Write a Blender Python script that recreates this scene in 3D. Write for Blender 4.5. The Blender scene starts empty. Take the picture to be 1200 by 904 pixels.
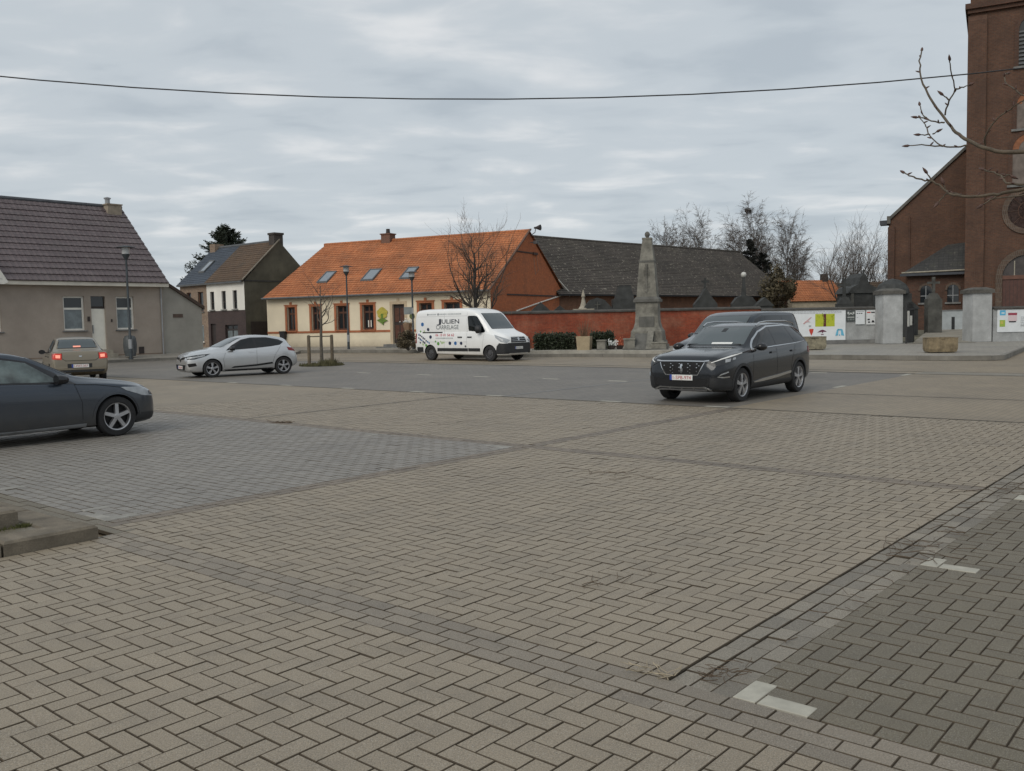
import bpy, bmesh, math, random
from math import sin, cos, pi, radians, sqrt, atan2, hypot
from mathutils import Vector, Matrix
from mathutils.bvhtree import BVHTree
random.seed(7)
S = bpy.context.scene
COL = S.collection

# ---------------------------------------------------------------- camera
CAM_H = 1.75
_p, _r = 0.07033, -0.02022
_f = Vector((0, cos(_p), -sin(_p))); _x = Vector((1, 0, 0)); _u = _x.cross(_f)
_rt = cos(_r) * _x + sin(_r) * _u; _up = -sin(_r) * _x + cos(_r) * _u
cam_d = bpy.data.cameras.new('camera'); cam = bpy.data.objects.new('camera', cam_d); COL.objects.link(cam)
cam_d.sensor_width = 36; cam_d.lens = 36 * 1070 / 1200
cam_d.clip_start = 0.1; cam_d.clip_end = 3000
cam.matrix_world = Matrix(((_rt.x, _up.x, -_f.x, 0), (_rt.y, _up.y, -_f.y, 0), (_rt.z, _up.z, -_f.z, CAM_H), (0, 0, 0, 1)))
S.camera = cam

# ---------------------------------------------------------------- sky, sun, exposure
SUN_EL, SUN_ROT = radians(38), radians(215)     # high soft light from behind the cloud, over the left shoulder
w = bpy.data.worlds.new('World'); S.world = w; w.use_nodes = True
nt = w.node_tree; nt.nodes.clear()
def N(t, kind, **kw):
    n = t.nodes.new(kind)
    for k, v in kw.items():
        if hasattr(n, k): setattr(n, k, v)
    return n
out = N(nt, 'ShaderNodeOutputWorld'); mixs = N(nt, 'ShaderNodeMixShader')
bg1 = N(nt, 'ShaderNodeBackground'); bg2 = N(nt, 'ShaderNodeBackground')
sky = N(nt, 'ShaderNodeTexSky', sky_type='NISHITA', sun_disc=False, sun_elevation=SUN_EL, sun_rotation=SUN_ROT)
bg1.inputs['Strength'].default_value = 0.06
nt.links.new(sky.outputs[0], bg1.inputs['Color'])
# cloud layer: the view direction projected on a flat deck overhead, so the rolls crowd towards the horizon
geo = N(nt, 'ShaderNodeTexCoord'); sep = N(nt, 'ShaderNodeSeparateXYZ')
nt.links.new(geo.outputs['Generated'], sep.inputs[0])
def mth(t, op, a, b=None, c=None):
    n = t.nodes.new('ShaderNodeMath'); n.operation = op
    for i, v in enumerate((a, b, c)):
        if v is None: continue
        if isinstance(v, (int, float)): n.inputs[i].default_value = v
        else: t.links.new(v, n.inputs[i])
    return n.outputs[0]
zz = mth(nt, 'ADD', mth(nt, 'MAXIMUM', sep.outputs[2], 0.0), 0.10)
cx = mth(nt, 'DIVIDE', sep.outputs[0], zz); cy = mth(nt, 'DIVIDE', sep.outputs[1], zz)
comb = N(nt, 'ShaderNodeCombineXYZ')
nt.links.new(mth(nt, 'MULTIPLY', cx, 1.15), comb.inputs[0]); nt.links.new(mth(nt, 'MULTIPLY', cy, 1.55), comb.inputs[1])
def noise(t, vec, scale, detail=4, rough=.5, dist=0):
    n = t.nodes.new('ShaderNodeTexNoise'); n.inputs['Scale'].default_value = scale
    n.inputs['Detail'].default_value = detail; n.inputs['Roughness'].default_value = rough
    n.inputs['Distortion'].default_value = dist
    if vec is not None: t.links.new(vec, n.inputs['Vector'])
    return n.outputs[0]
n1 = noise(nt, comb.outputs[0], 1.85, 5, .5, .3); n2 = noise(nt, comb.outputs[0], .5, 3, .5, .2)
nn = mth(nt, 'ADD', mth(nt, 'MULTIPLY', n1, .6), mth(nt, 'MULTIPLY', n2, .5))
ramp = N(nt, 'ShaderNodeValToRGB'); nt.links.new(nn, ramp.inputs[0])
cr = ramp.color_ramp; cr.interpolation = 'EASE'
cr.elements[0].position = .40; cr.elements[0].color = (.42, .468, .51, 1)
cr.elements[1].position = .71; cr.elements[1].color = (.68, .695, .705, 1)
e = cr.elements.new(.54); e.color = (.50, .545, .58, 1)
nt.links.new(ramp.outputs[0], bg2.inputs['Color']); bg2.inputs['Strength'].default_value = 1.0
mixs.inputs[0].default_value = .9
nt.links.new(bg1.outputs[0], mixs.inputs[1]); nt.links.new(bg2.outputs[0], mixs.inputs[2]); nt.links.new(mixs.outputs[0], out.inputs['Surface'])
sd = bpy.data.lights.new('sun', 'SUN'); sun = bpy.data.objects.new('sun', sd); COL.objects.link(sun)
sd.energy = 1.3; sd.angle = radians(40); sd.color = (1, .93, .82)
# sky sun_rotation is measured from +Y clockwise seen from above
_sdir = Vector((sin(SUN_ROT) * cos(SUN_EL), cos(SUN_ROT) * cos(SUN_EL), sin(SUN_EL)))
sun.rotation_euler = (-_sdir).to_track_quat('-Z', 'Y').to_euler()
S.view_settings.view_transform = 'Standard'; S.view_settings.look = 'None'
S.view_settings.exposure = 0.22; S.view_settings.gamma = 1.0

# ---------------------------------------------------------------- materials
MATS = {}
def srgb(r, g, b):
    f = lambda c: (c / 255 / 12.92) if c <= 10 else ((c / 255 + .055) / 1.055) ** 2.4
    return (f(r), f(g), f(b))
def new_mat(name):
    m = bpy.data.materials.new(name); m.use_nodes = True
    t = m.node_tree; b = t.nodes['Principled BSDF']
    return m, t, b
def mixc(t, fac, a, b, mode='MIX'):
    n = t.nodes.new('ShaderNodeMix'); n.data_type = 'RGBA'; n.blend_type = mode
    for i, v in ((0, fac), (6, a), (7, b)):
        if isinstance(v, (int, float)): n.inputs[i].default_value = v
        elif isinstance(v, tuple): n.inputs[i].default_value = (*v[:3], 1)
        else: t.links.new(v, n.inputs[i])
    return n.outputs[2]
def ramp2(t, v, p0, p1, c0=(0, 0, 0), c1=(1, 1, 1)):
    n = t.nodes.new('ShaderNodeValToRGB'); t.links.new(v, n.inputs[0])
    n.color_ramp.elements[0].position = p0; n.color_ramp.elements[0].color = (*c0, 1)
    n.color_ramp.elements[1].position = p1; n.color_ramp.elements[1].color = (*c1, 1)
    return n.outputs[0]
def bump(t, b, h, strength=.3, dist=.01):
    n = t.nodes.new('ShaderNodeBump'); n.inputs['Strength'].default_value = strength; n.inputs['Distance'].default_value = dist
    t.links.new(h, n.inputs['Height']); t.links.new(n.outputs[0], b.inputs['Normal'])
def coords(t, kind='Object'):
    return t.nodes.new('ShaderNodeTexCoord').outputs[kind]
def wpos(t): return t.nodes.new('ShaderNodeNewGeometry').outputs['Position']

def mat(name, col, rough=.8, metal=0., var=.25, vs=3., fine=0., fs=60., bmp=0., coat=0., world=True, dirt=None, emit=None, spec=None):
    """general material: base colour broken up by two noises (blotches and fine grain), optional bump and low dirt"""
    if name in MATS: return MATS[name]
    m, t, b = new_mat(name)
    v = wpos(t) if world else coords(t)
    c = col
    dark = tuple(x * (1 - var) for x in col); lite = tuple(min(1, x * (1 + var)) for x in col)
    c = mixc(t, ramp2(t, noise(t, v, vs, 5, .6), .3, .7), dark, lite) if var else col
    if fine:
        nf = noise(t, v, fs, 3, .6)
        c = mixc(t, ramp2(t, nf, .3, .7), tuple(x * (1 - fine) for x in (1, 1, 1)), tuple(1 + fine for x in (1, 1, 1)), 'MULTIPLY') if False else mixc(t, mth(t, 'MULTIPLY', ramp2(t, nf, .35, .65), fine), c, dark)
    if dirt:
        # real grime that clings low on the thing: height in the thing's own space
        sp = t.nodes.new('ShaderNodeSeparateXYZ'); t.links.new(coords(t), sp.inputs[0])
        k = t.nodes.new('ShaderNodeMapRange'); t.links.new(sp.outputs[2], k.inputs[0])
        k.inputs[1].default_value = dirt[1]; k.inputs[2].default_value = dirt[0]; k.inputs[3].default_value = 0; k.inputs[4].default_value = dirt[3]
        fac = mth(t, 'MULTIPLY', k.outputs[0], mth(t, 'ADD', noise(t, v, 5, 4), .35))
        c = mixc(t, fac, c, dirt[2])
        rr = t.nodes.new('ShaderNodeMapRange'); t.links.new(fac, rr.inputs[0]); rr.inputs[3].default_value = rough; rr.inputs[4].default_value = .75
        t.links.new(rr.outputs[0], b.inputs['Roughness'])
    if isinstance(c, tuple): b.inputs['Base Color'].default_value = (*c, 1)
    else: t.links.new(c, b.inputs['Base Color'])
    if not dirt: b.inputs['Roughness'].default_value = rough
    b.inputs['Metallic'].default_value = metal
    if spec is not None: b.inputs['Specular IOR Level'].default_value = spec
    if coat: b.inputs['Coat Weight'].default_value = coat; b.inputs['Coat Roughness'].default_value = .05
    if bmp: bump(t, b, noise(t, v, fs, 3), bmp, .01)
    if emit: b.inputs['Emission Color'].default_value = (*emit[0], 1); b.inputs['Emission Strength'].default_value = emit[1]
    MATS[name] = m; return m

def brick_mat(name, c1, c2, mortar, bw=.22, bh=.075, mort=.01, stain=None, big=.35, axes='xz'):
    """brickwork in the wall's own coordinates; x+y runs along any wall that is square to the house"""
    m, t, b = new_mat(name)
    sp = t.nodes.new('ShaderNodeSeparateXYZ'); t.links.new(coords(t), sp.inputs[0])
    cb = t.nodes.new('ShaderNodeCombineXYZ')
    t.links.new(mth(t, 'ADD', sp.outputs[0], sp.outputs[1]), cb.inputs[0]); t.links.new(sp.outputs[2], cb.inputs[1])
    bt = t.nodes.new('ShaderNodeTexBrick'); t.links.new(cb.outputs[0], bt.inputs['Vector'])
    bt.inputs['Scale'].default_value = 1; bt.inputs['Brick Width'].default_value = bw; bt.inputs['Row Height'].default_value = bh
    bt.inputs['Mortar Size'].default_value = mort; bt.inputs['Color1'].default_value = (*c1, 1); bt.inputs['Color2'].default_value = (*c2, 1)
    bt.inputs['Mortar'].default_value = (*mortar, 1)
    v = coords(t)
    c = mixc(t, ramp2(t, noise(t, v, .9, 6, .65), .3, .72), tuple([1 - big] * 3), tuple([1 + big * .4] * 3))
    c = mixc(t, 1.0, bt.outputs[0], c, 'MULTIPLY')
    c2_ = mixc(t, ramp2(t, noise(t, v, 7, 4, .7), .35, .7), (.75, .75, .75), (1.1, 1.1, 1.1))
    c = mixc(t, 1.0, c, c2_, 'MULTIPLY')
    if stain:
        c = mixc(t, mth(t, 'MULTIPLY', ramp2(t, noise(t, v, stain[1], 6, .7), .46, .70), stain[2]), c, stain[0])
    t.links.new(c, b.inputs['Base Color']); b.inputs['Roughness'].default_value = .9
    bump(t, b, bt.outputs['Fac'], -.4, .01)
    MATS[name] = m; return m

# ---------------------------------------------------------------- mesh helpers
class MB:
    def __init__(s): s.v = []; s.f = []; s.m = []
    def add(s, vs, fs, mi=0):
        o = len(s.v); s.v += [tuple(v) for v in vs]; s.f += [tuple(o + i for i in f) for f in fs]; s.m += [mi] * len(fs); return s
    def quad(s, a, b, c, d, mi=0): return s.add((a, b, c, d), ((0, 1, 2, 3),), mi)
    def box(s, x0, x1, y0, y1, z0, z1, mi=0):
        return s.add([(x0, y0, z0), (x1, y0, z0), (x1, y1, z0), (x0, y1, z0), (x0, y0, z1), (x1, y0, z1), (x1, y1, z1), (x0, y1, z1)],
                     [(0, 3, 2, 1), (4, 5, 6, 7), (0, 1, 5, 4), (1, 2, 6, 5), (2, 3, 7, 6), (3, 0, 4, 7)], mi)
    def frust(s, cx, cy, z0, z1, a0, b0, a1, b1, mi=0):
        """four-sided block, half sizes a,b at the foot and the head"""
        return s.add([(cx - a0, cy - b0, z0), (cx + a0, cy - b0, z0), (cx + a0, cy + b0, z0), (cx - a0, cy + b0, z0),
                      (cx - a1, cy - b1, z1), (cx + a1, cy - b1, z1), (cx + a1, cy + b1, z1), (cx - a1, cy + b1, z1)],
                     [(0, 3, 2, 1), (4, 5, 6, 7), (0, 1, 5, 4), (1, 2, 6, 5), (2, 3, 7, 6), (3, 0, 4, 7)], mi)
    def prism(s, poly, axis, t0, t1, mi=0):
        """polygon (2D) pushed along axis 'x','y' or 'z'"""
        f = {'x': lambda p, t: (t, p[0], p[1]), 'y': lambda p, t: (p[0], t, p[1]), 'z': lambda p, t: (p[0], p[1], t)}[axis]
        n = len(poly)
        vs = [f(p, t0) for p in poly] + [f(p, t1) for p in poly]
        fs = [tuple(range(n - 1, -1, -1)), tuple(range(n, 2 * n))] + [(i, (i + 1) % n, n + (i + 1) % n, n + i) for i in range(n)]
        return s.add(vs, fs, mi)
    def tube(s, pts, rad, n=6, mi=0, cap=True):
        pts = [Vector(p) for p in pts]
        if not isinstance(rad, (list, tuple)): rad = [rad] * len(pts)
        vs = []; prev = None
        for i, p in enumerate(pts):
            d = (pts[min(i + 1, len(pts) - 1)] - pts[max(i - 1, 0)])
            d = d.normalized() if d.length > 1e-9 else Vector((0, 0, 1))
            if prev is None:
                a = Vector((1, 0, 0)) if abs(d.x) < .8 else Vector((0, 1, 0)); e1 = d.cross(a).normalized()
            else:
                e1 = (prev - d * prev.dot(d)); e1 = e1.normalized() if e1.length > 1e-6 else d.orthogonal().normalized()
            prev = e1; e2 = d.cross(e1)
            vs += [p + rad[i] * (cos(2 * pi * k / n) * e1 + sin(2 * pi * k / n) * e2) for k in range(n)]
        fs = [(i * n + k, i * n + (k + 1) % n, (i + 1) * n + (k + 1) % n, (i + 1) * n + k) for i in range(len(pts) - 1) for k in range(n)]
        if cap: fs += [tuple(range(n - 1, -1, -1)), tuple(range((len(pts) - 1) * n, len(pts) * n))]
        return s.add(vs, fs, mi)
    def lathe(s, prof, n=20, c=(0, 0, 0), axis='z', mi=0, caps=True):
        """profile (radius, height) turned about an axis"""
        vs = []
        for r, h in prof:
            for k in range(n):
                a = 2 * pi * k / n; x, y = r * cos(a), r * sin(a)
                p = (x, y, h) if axis == 'z' else ((x, h, y) if axis == 'y' else (h, x, y))
                vs.append((p[0] + c[0], p[1] + c[1], p[2] + c[2]))
        fs = [(i * n + k, i * n + (k + 1) % n, (i + 1) * n + (k + 1) % n, (i + 1) * n + k) for i in range(len(prof) - 1) for k in range(n)]
        if caps and prof[0][0] > 1e-4: fs.append(tuple(range(n - 1, -1, -1)))
        if caps and prof[-1][0] > 1e-4: fs.append(tuple(range((len(prof) - 1) * n, len(prof) * n)))
        return s.add(vs, fs, mi)
    def mesh(s, name, mats, smooth=False, fix=True):
        me = bpy.data.meshes.new(name); me.from_pydata(s.v, [], s.f)
        for m in (mats if isinstance(mats, (list, tuple)) else [mats]): me.materials.append(m)
        if any(s.m): me.polygons.foreach_set('material_index', s.m)
        if fix:
            bm = bmesh.new(); bm.from_mesh(me); bmesh.ops.recalc_face_normals(bm, faces=bm.faces); bm.to_mesh(me); bm.free()
        if smooth:
            me.shade_smooth()
            if smooth is not True: me.set_sharp_from_angle(angle=radians(smooth))
        me.update(); return me
    def build(s, name, mats, parent=None, smooth=False, fix=True, loc=None, rz=0):
        o = bpy.data.objects.new(name, s.mesh(name, mats, smooth, fix)); COL.objects.link(o)
        if parent: o.parent = parent
        if loc: o.location = loc
        if rz: o.rotation_euler.z = rz
        return o
def tag(o, label=None, cat=None, group=None, kind=None):
    if label: o['label'] = label
    if cat: o['category'] = cat
    if group: o['group'] = group
    if kind: o['kind'] = kind
    return o
def thing(name, label, cat, loc=(0, 0, 0), rz=0., group=None):
    o = bpy.data.objects.new(name, None); COL.objects.link(o)
    o.empty_display_size = .3; o.location = loc; o.rotation_euler = (0, 0, rz)
    return tag(o, label, cat, group)
def copy_tree(o, parent=None):
    c = o.copy(); COL.objects.link(c)
    if parent: c.parent = parent
    for ch in list(o.children): copy_tree(ch, c)
    return c
def obj(name, me, parent=None, loc=None):
    o = bpy.data.objects.new(name, me); COL.objects.link(o)
    if parent: o.parent = parent
    if loc: o.location = loc
    return o
def text_mb(txt, size, depth=0., shear=0., bold=0.):
    """lettering as flat mesh faces in x,y; origin at the left of the base line"""
    cu = bpy.data.curves.new('lettering', 'FONT'); cu.body = txt; cu.size = size; cu.shear = shear; cu.offset = bold; cu.resolution_u = 2
    o = bpy.data.objects.new('lettering', cu); COL.objects.link(o)
    dg = bpy.context.evaluated_depsgraph_get(); me = bpy.data.meshes.new_from_object(o.evaluated_get(dg))
    mb = MB(); mb.add([tuple(v.co) for v in me.vertices], [tuple(p.vertices) for p in me.polygons])
    bpy.data.objects.remove(o); bpy.data.meshes.remove(me); bpy.data.curves.remove(cu)
    return mb

# the square is laid out on one grid: u runs up its right-hand edge, w across it
SQ = 0.86611                                   # turn of that grid
UX, UY = cos(SQ), sin(SQ)
def P(u, wv, z=0.): return (u * UX - wv * UY, u * UY + wv * UX, z)
# ================================================================ GROUND AND PAVING
def paver_mat(name, tones, island, speck=.5, stain=.3, stain_col=(.05, .045, .04), bumpk=.5):
    """concrete paver: each one its own shade, sandy grain, worn blotches over the whole surface"""
    m, t, b = new_mat(name)
    if island: rnd = t.nodes.new('ShaderNodeNewGeometry').outputs['Random Per Island']
    else: rnd = t.nodes.new('ShaderNodeObjectInfo').outputs['Random']
    r = t.nodes.new('ShaderNodeValToRGB'); t.links.new(rnd, r.inputs[0])
    el = r.color_ramp.elements; el[0].position = 0; el[0].color = (*tones[0], 1); el[1].position = 1; el[1].color = (*tones[-1], 1)
    for i, c in enumerate(tones[1:-1]): e = el.new((i + 1) / (len(tones) - 1)); e.color = (*c, 1)
    v = wpos(t)
    g = noise(t, v, 130, 3, .75)
    c = mixc(t, 1, r.outputs[0], ramp2(t, g, .28, .72, (1 - speck,) * 3, (1 + speck,) * 3), 'MULTIPLY')
    big = noise(t, v, .55, 5, .62); mid = noise(t, v, 3.2, 5, .65)
    c = mixc(t, 1, c, ramp2(t, big, .3, .7, (.9, .9, .91), (1.07, 1.06, 1.05)), 'MULTIPLY')
    c = mixc(t, mth(t, 'MULTIPLY', ramp2(t, mid, .5, .78), stain), c, stain_col)
    # pale worn specks
    sp = noise(t, v, 230, 1, .5); c = mixc(t, mth(t, 'MULTIPLY', ramp2(t, sp, .60, .70), .45), c, (.55, .53, .48))
    t.links.new(c, b.inputs['Base Color']); b.inputs['Roughness'].default_value = .6
    b.inputs['Specular IOR Level'].default_value = .55
    bump(t, b, g, bumpk, .004)
    return m
def tone(c, *ks): return [tuple(x * k for x in c) for k in ks]
BEIGE = (.247, .206, .150); DARKP = (.130, .111, .076); BLUE = (.20, .187, .167); BROWN = (.207, .176, .135); BAND = (.158, .128, .096)
PM = {}
for key, base, ks in (('beige', BEIGE, (.91, .98, 1.01, 1.0, 1.06)), ('dark', DARKP, (.88, .97, 1.01, 1.08)),
                      ('blue', BLUE, (.9, .98, 1.0, 1.1)), ('brown', BROWN, (.84, .97, 1.02, 1.12)), ('band', BAND, (.84, .97, 1.02, 1.12)), ('sett', (.188, .166, .13), (.78, .92, 1.08, 1.22))):
    PM[key] = (paver_mat(key + '_paver', tone(base, *ks), False), paver_mat(key + '_pavers', tone(base, *ks), True))
joint_m = mat('joint_sand', (.078, .061, .041), .95, var=.35, vs=9, fine=.4, fs=120)
white_p = mat('white_paver', (.38, .365, .31), .8, var=.18, vs=8, fine=.35, fs=160)

BL, BW = .226, .113
def brick_geo(lu, lw, jt=.0026, ch=.0034, dep=.012, z=0., tilt=(0, 0)):
    """one paver centred on its own middle: flat top, chamfered arris, sides down into the joint"""
    a, b = lu / 2 - jt, lw / 2 - jt
    ch = min(ch, a * .3, b * .3)
    zt = lambda x, y: z + x * tilt[0] + y * tilt[1]
    ring = lambda p, q, dz: [(x, y, zt(x, y) + dz) for x, y in ((-p, -q), (p, -q), (p, q), (-p, q))]
    vs = ring(a - ch, b - ch, 0) + ring(a, b, -ch * .8) + ring(a, b, -dep)
    fs = [(0, 1, 2, 3)] + [(4 + i, 4 + (i + 1) % 4, (i + 1) % 4, i) for i in range(4)] + [(8 + i, 8 + (i + 1) % 4, 4 + (i + 1) % 4, 4 + i) for i in range(4)]
    return vs, fs
BRICK_MI = [0] + [1] * 8            # the arris and sides hold the dirt of the joint
def in_view(x, y, mx=3.8): return y > 1.2 and abs(x) < .6 * y + mx
def herring(u0, u1, w0, w1, flip=False):
    nu, nw = int((u1 - u0) / BW) + 3, int((w1 - w0) / BW) + 3
    for i in range(-2, nu):
        for j in range(-2, nw):
            k = (i - j) % 4 if not flip else (i + j) % 4
            if k == 0: r = (i, i + 2, j, j + 1)
            elif k == (2 if not flip else 2): r = (i, i + 1, j - 1, j + 1) if not flip else (i, i + 1, j, j + 2)
            else: continue
            yield (u0 + r[0] * BW, u0 + r[1] * BW, w0 + r[2] * BW, w0 + r[3] * BW)
def rows(u0, u1, w0, w1, along='w', ln=BL, wd=BW, vary=0.):
    """stretcher courses in half bond"""
    rng = random.Random(int(u0 * 100 + w0 * 10))
    if along == 'w': a0, a1, b0, b1 = w0, w1, u0, u1
    else: a0, a1, b0, b1 = u0, u1, w0, w1
    n = max(1, round((b1 - b0) / wd)); wd = (b1 - b0) / n
    for k in range(n):
        a = a0 - (k % 2) * ln / 2
        while a < a1:
            l = ln * (1 + rng.uniform(-vary, vary)); q = (max(a, a0), min(a + l, a1), b0 + k * wd, b0 + (k + 1) * wd)
            if q[1] - q[0] > .03: yield (q[2], q[3], q[0], q[1]) if along == 'w' else q
            a += l
MESH_CACHE = {}
def zone(name, u0, u1, w0, w1, key, gen, piece='paver', jit=.0016, dip=None, holes=(), n_obj=300, cull=True):
    """a piece of paving: the bed is the piece of setting, the largest 300 pavers its parts, the rest one part"""
    zb = -.021 if dip else -.0072
    bed = MB().quad((u0, w0, zb), (u1, w0, zb), (u1, w1, zb), (u0, w1, zb)).build(name, joint_m, rz=SQ)
    tag(bed, kind='structure')
    rng = random.Random(name); L = []
    for a, b, c, d in gen:
        a, b, c, d = max(a, u0), min(b, u1), max(c, w0), min(d, w1)
        if b - a < .012 or d - c < .012: continue
        cu, cw = (a + b) / 2, (c + d) / 2
        x, y, _ = P(cu, cw)
        if cull and not in_view(x, y): continue
        if any(max(0, min(b, h[1]) - max(a, h[0])) * max(0, min(d, h[3]) - max(c, h[2])) > .85 * (b - a) * (d - c) for h in holes): continue
        L.append((x * x + y * y + (0 if (abs(x) < .55 * y and y > 3.2) else 1e4), cu, cw, b - a, d - c))
    L.sort()
    if len(L) <= n_obj * 1.05: n_obj = len(L)
    mb = MB()
    for i, (dist, cu, cw, lu, lw) in enumerate(L):
        z = rng.uniform(-jit, jit); tl = (rng.uniform(-jit, jit) * 4, rng.uniform(-jit, jit) * 4)
        if dip: z += dip(cw) 
        if rng.random() < .012: z -= .004
        if i < n_obj:
            k = (round(lu, 3), round(lw, 3), key, rng.randrange(3))
            if k not in MESH_CACHE:
                vs, fs = brick_geo(lu, lw, tilt=tl, dep=.03); q = MB().add(vs, fs); q.m = BRICK_MI[:]; MESH_CACHE[k] = q.mesh(piece, [PM[key][0], joint_m], fix=False)
            o = obj(piece, MESH_CACHE[k], bed, (cu, cw, z)); o.rotation_euler.z = rng.uniform(-.006, .006)
        else:
            vs, fs = brick_geo(lu, lw, z=z, tilt=tl); r = rng.uniform(-.006, .006)
            mb.add([(cu + p[0] - r * p[1], cw + p[1] + r * p[0], p[2]) for p in vs], fs); mb.m[-9:] = BRICK_MI
    if mb.v: tag(mb.build(piece + '_field', [PM[key][1], joint_m], bed, fix=False), kind='stuff')
    return bed
def sheet(name, pts, m, z=0., sub=0):
    return tag(MB().add([(p[0], p[1], z if len(p) < 3 else p[2]) for p in pts], [tuple(range(len(pts)))]).build(name, m), kind='structure')

# earth to the horizon
earth = mat('earth', (.075, .08, .05), .95, var=.4, vs=.08)
tag(MB().quad((-1500, -400, -.06), (1500, -400, -.06), (1500, 2500, -.06), (-1500, 2500, -.06)).build('ground', earth), kind='structure')

HU = 3.76                                   # upper edge of the stretcher courses
zone('front_paving', .257, HU - .339, -6, 7.56, 'beige', herring(.257, HU - .339, -6, 7.56, True))
zone('stretcher_course', HU - .339, HU, -6, 7.62, 'brown', rows(HU - .339, HU, -6, 7.62, 'w'))
zone('square_paving', HU, 9.66, 2.25, 7.93, 'beige', herring(HU, 9.66, 2.25, 7.93, True))
zone('drain_channel', HU, 15.97, 1.91, 2.247, 'sett', rows(HU, 15.97, 1.91, 2.247, 'u', .2, .11, .12), 'sett', .004, dip=lambda w: -.006 - .003 * (1 - abs(w - 2.08) / .17))
worn_p = mat('worn_white_paver', (.27, .26, .235), .85, var=.3, vs=6, fine=.4, fs=120)
WB = []                                      # white pavers that mark the bays
def mark(u0, u1, w0, w1): WB.append((u0, u1, w0, w1))
for u in (3.76, 6.58, 9.42, 12.26):
    mark(u, u + .244, 1.79, 1.905); mark(u, u + .118, 1.545, 1.785)
zone('parking_bay_right', HU, 15.97, -8, 1.91, 'dark', herring(HU, 15.97, -8, 1.91, True), holes=WB[:])
zone('square_paving', 9.92, 15.98, 2.25, 7.93, 'beige', herring(9.92, 15.98, 2.25, 7.93, True))
zone('band_course', 9.66, 9.92, 2.25, 19, 'band', rows(9.66, 9.92, 2.25, 19, 'w'))
zone('band_course', HU, 15.98, 7.93, 8.17, 'band', (q for q in rows(HU, 15.98, 7.93, 8.17, 'u') if not 9.64 < (q[0] + q[1]) / 2 < 9.94))
LM = [(9.3, 9.64, 8.2, 8.32), (9.52, 9.64, 8.32, 8.62), (9.4, 9.64, 10.92, 11.04), (9.4, 9.64, 13.62, 13.74),
      (3.86, 4.2, 8.2, 8.32), (3.86, 3.98, 8.32, 8.62), (3.92, 4.2, 10.78, 10.9), (3.95, 4.2, 8.8, 8.9)]
zone('parking_bay_left', 3.86, 9.66, 8.17, 19, 'blue', rows(3.86, 9.66, 8.17, 19, 'w'), holes=[(a, b, c, d) for a, b, c, d in LM])
zone('square_paving', 9.92, 15.98, 8.17, 19, 'beige', herring(9.92, 15.98, 8.17, 19, True))
for q in LM: mark(*q)
zone('gutter_strip', HU - .1, 3.86, 7.62, 19, 'dark', rows(HU - .1, 3.86, 7.62, 19, 'w', .5, .1))

# --- beyond the reach of single pavers: sheets whose surface carries the same bond
def far_paving(name, tones, col2, bw=.244, bh=.122):
    m, t, b = new_mat(name)
    v = coords(t)
    bt = t.nodes.new('ShaderNodeTexBrick'); t.links.new(v, bt.inputs['Vector']); bt.inputs['Scale'].default_value = 1
    bt.inputs['Brick Width'].default_value = bw; bt.inputs['Row Height'].default_value = bh; bt.inputs['Mortar Size'].default_value = .005
    bt.inputs['Color1'].default_value = (*tones[0], 1); bt.inputs['Color2'].default_value = (*tones[1], 1); bt.inputs['Mortar'].default_value = (*col2, 1)
    w_ = wpos(t)
    c = mixc(t, 1, bt.outputs[0], ramp2(t, noise(t, w_, .45, 6, .65), .3, .7, (.8, .8, .81), (1.12, 1.1, 1.07)), 'MULTIPLY')
    c = mixc(t, mth(t, 'MULTIPLY', ramp2(t, noise(t, w_, 1.3, 6, .7), .5, .8), .35), c, tuple(x * .45 for x in tones[0]))
    t.links.new(c, b.inputs['Base Color']); b.inputs['Roughness'].default_value = .62; b.inputs['Specular IOR Level'].default_value = .55
    return m
fp_beige = far_paving('far_beige_paving', tone(BEIGE, .92, 1.04), (.1, .09, .07))
fp_dark = far_paving('far_dark_paving', tone((.172, .158, .138), .9, 1.07), (.06, .06, .06))
fp_brown = far_paving('far_brown_paving', tone(BROWN, .8, .95), (.06, .055, .045))
def uvsheet(name, u0, u1, w0, w1, m, z=0.):
    return tag(MB().quad((u0, w0, z), (u1, w0, z), (u1, w1, z), (u0, w1, z)).build(name, m, rz=SQ), kind='structure')
uvsheet('square_base', -14, 110, -70, 110, fp_beige, -.055)
uvsheet('far_paving', 16.04, 35.2, -30, 8.17, fp_beige)
uvsheet('far_paving', 27.75, 35.2, 8.17, 60, fp_beige)
uvsheet('far_paving', 9.66, 16.0, 19, 60, fp_beige)
uvsheet('far_paving', 20, 36, -30, 1.9, fp_beige, .004) if False else None
uvsheet('far_bay_paving', 16.04, 27.7, 8.17, 48, fp_dark)
uvsheet('left_bay_paving', 3.86, 9.66, 19, 50, far_paving('far_blue_paving', tone(BLUE, .9, 1.08), (.08, .08, .08)))
gut = mat('gutter_dirt', (.075, .066, .052), .95, var=.4, vs=2)
uvsheet('gutter', 15.97, 16.05, -12, 48, gut, .004)
uvsheet('gutter', 27.42, 27.55, -30, 48, gut, .004); uvsheet('gutter', 28.55, 28.66, -30, 48, gut, .004)
uvsheet('pale_course', 27.55, 28.55, -30, 8.2, mat('pale_course', (.2, .185, .155), .9, var=.2, vs=2), .004)
uvsheet('band_line', 9.95, 15.95, 15.0, 15.12, fp_brown, .004); uvsheet('band_line', 20.0, 20.14, -20, 8.1, fp_brown, .004)
uvsheet('band_line', 16.1, 27.4, 13.9, 14.02, far_paving('far_pale_line', tone((.19, .19, .185), .9, 1.1), (.1, .1, .1)), .004)
for i, wv in enumerate((8.22, 10.72, 14.0, 16.62, 19.4, 22.2, 25.0)):
    mark(16.06, 16.2, wv, wv + .5)
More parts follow.
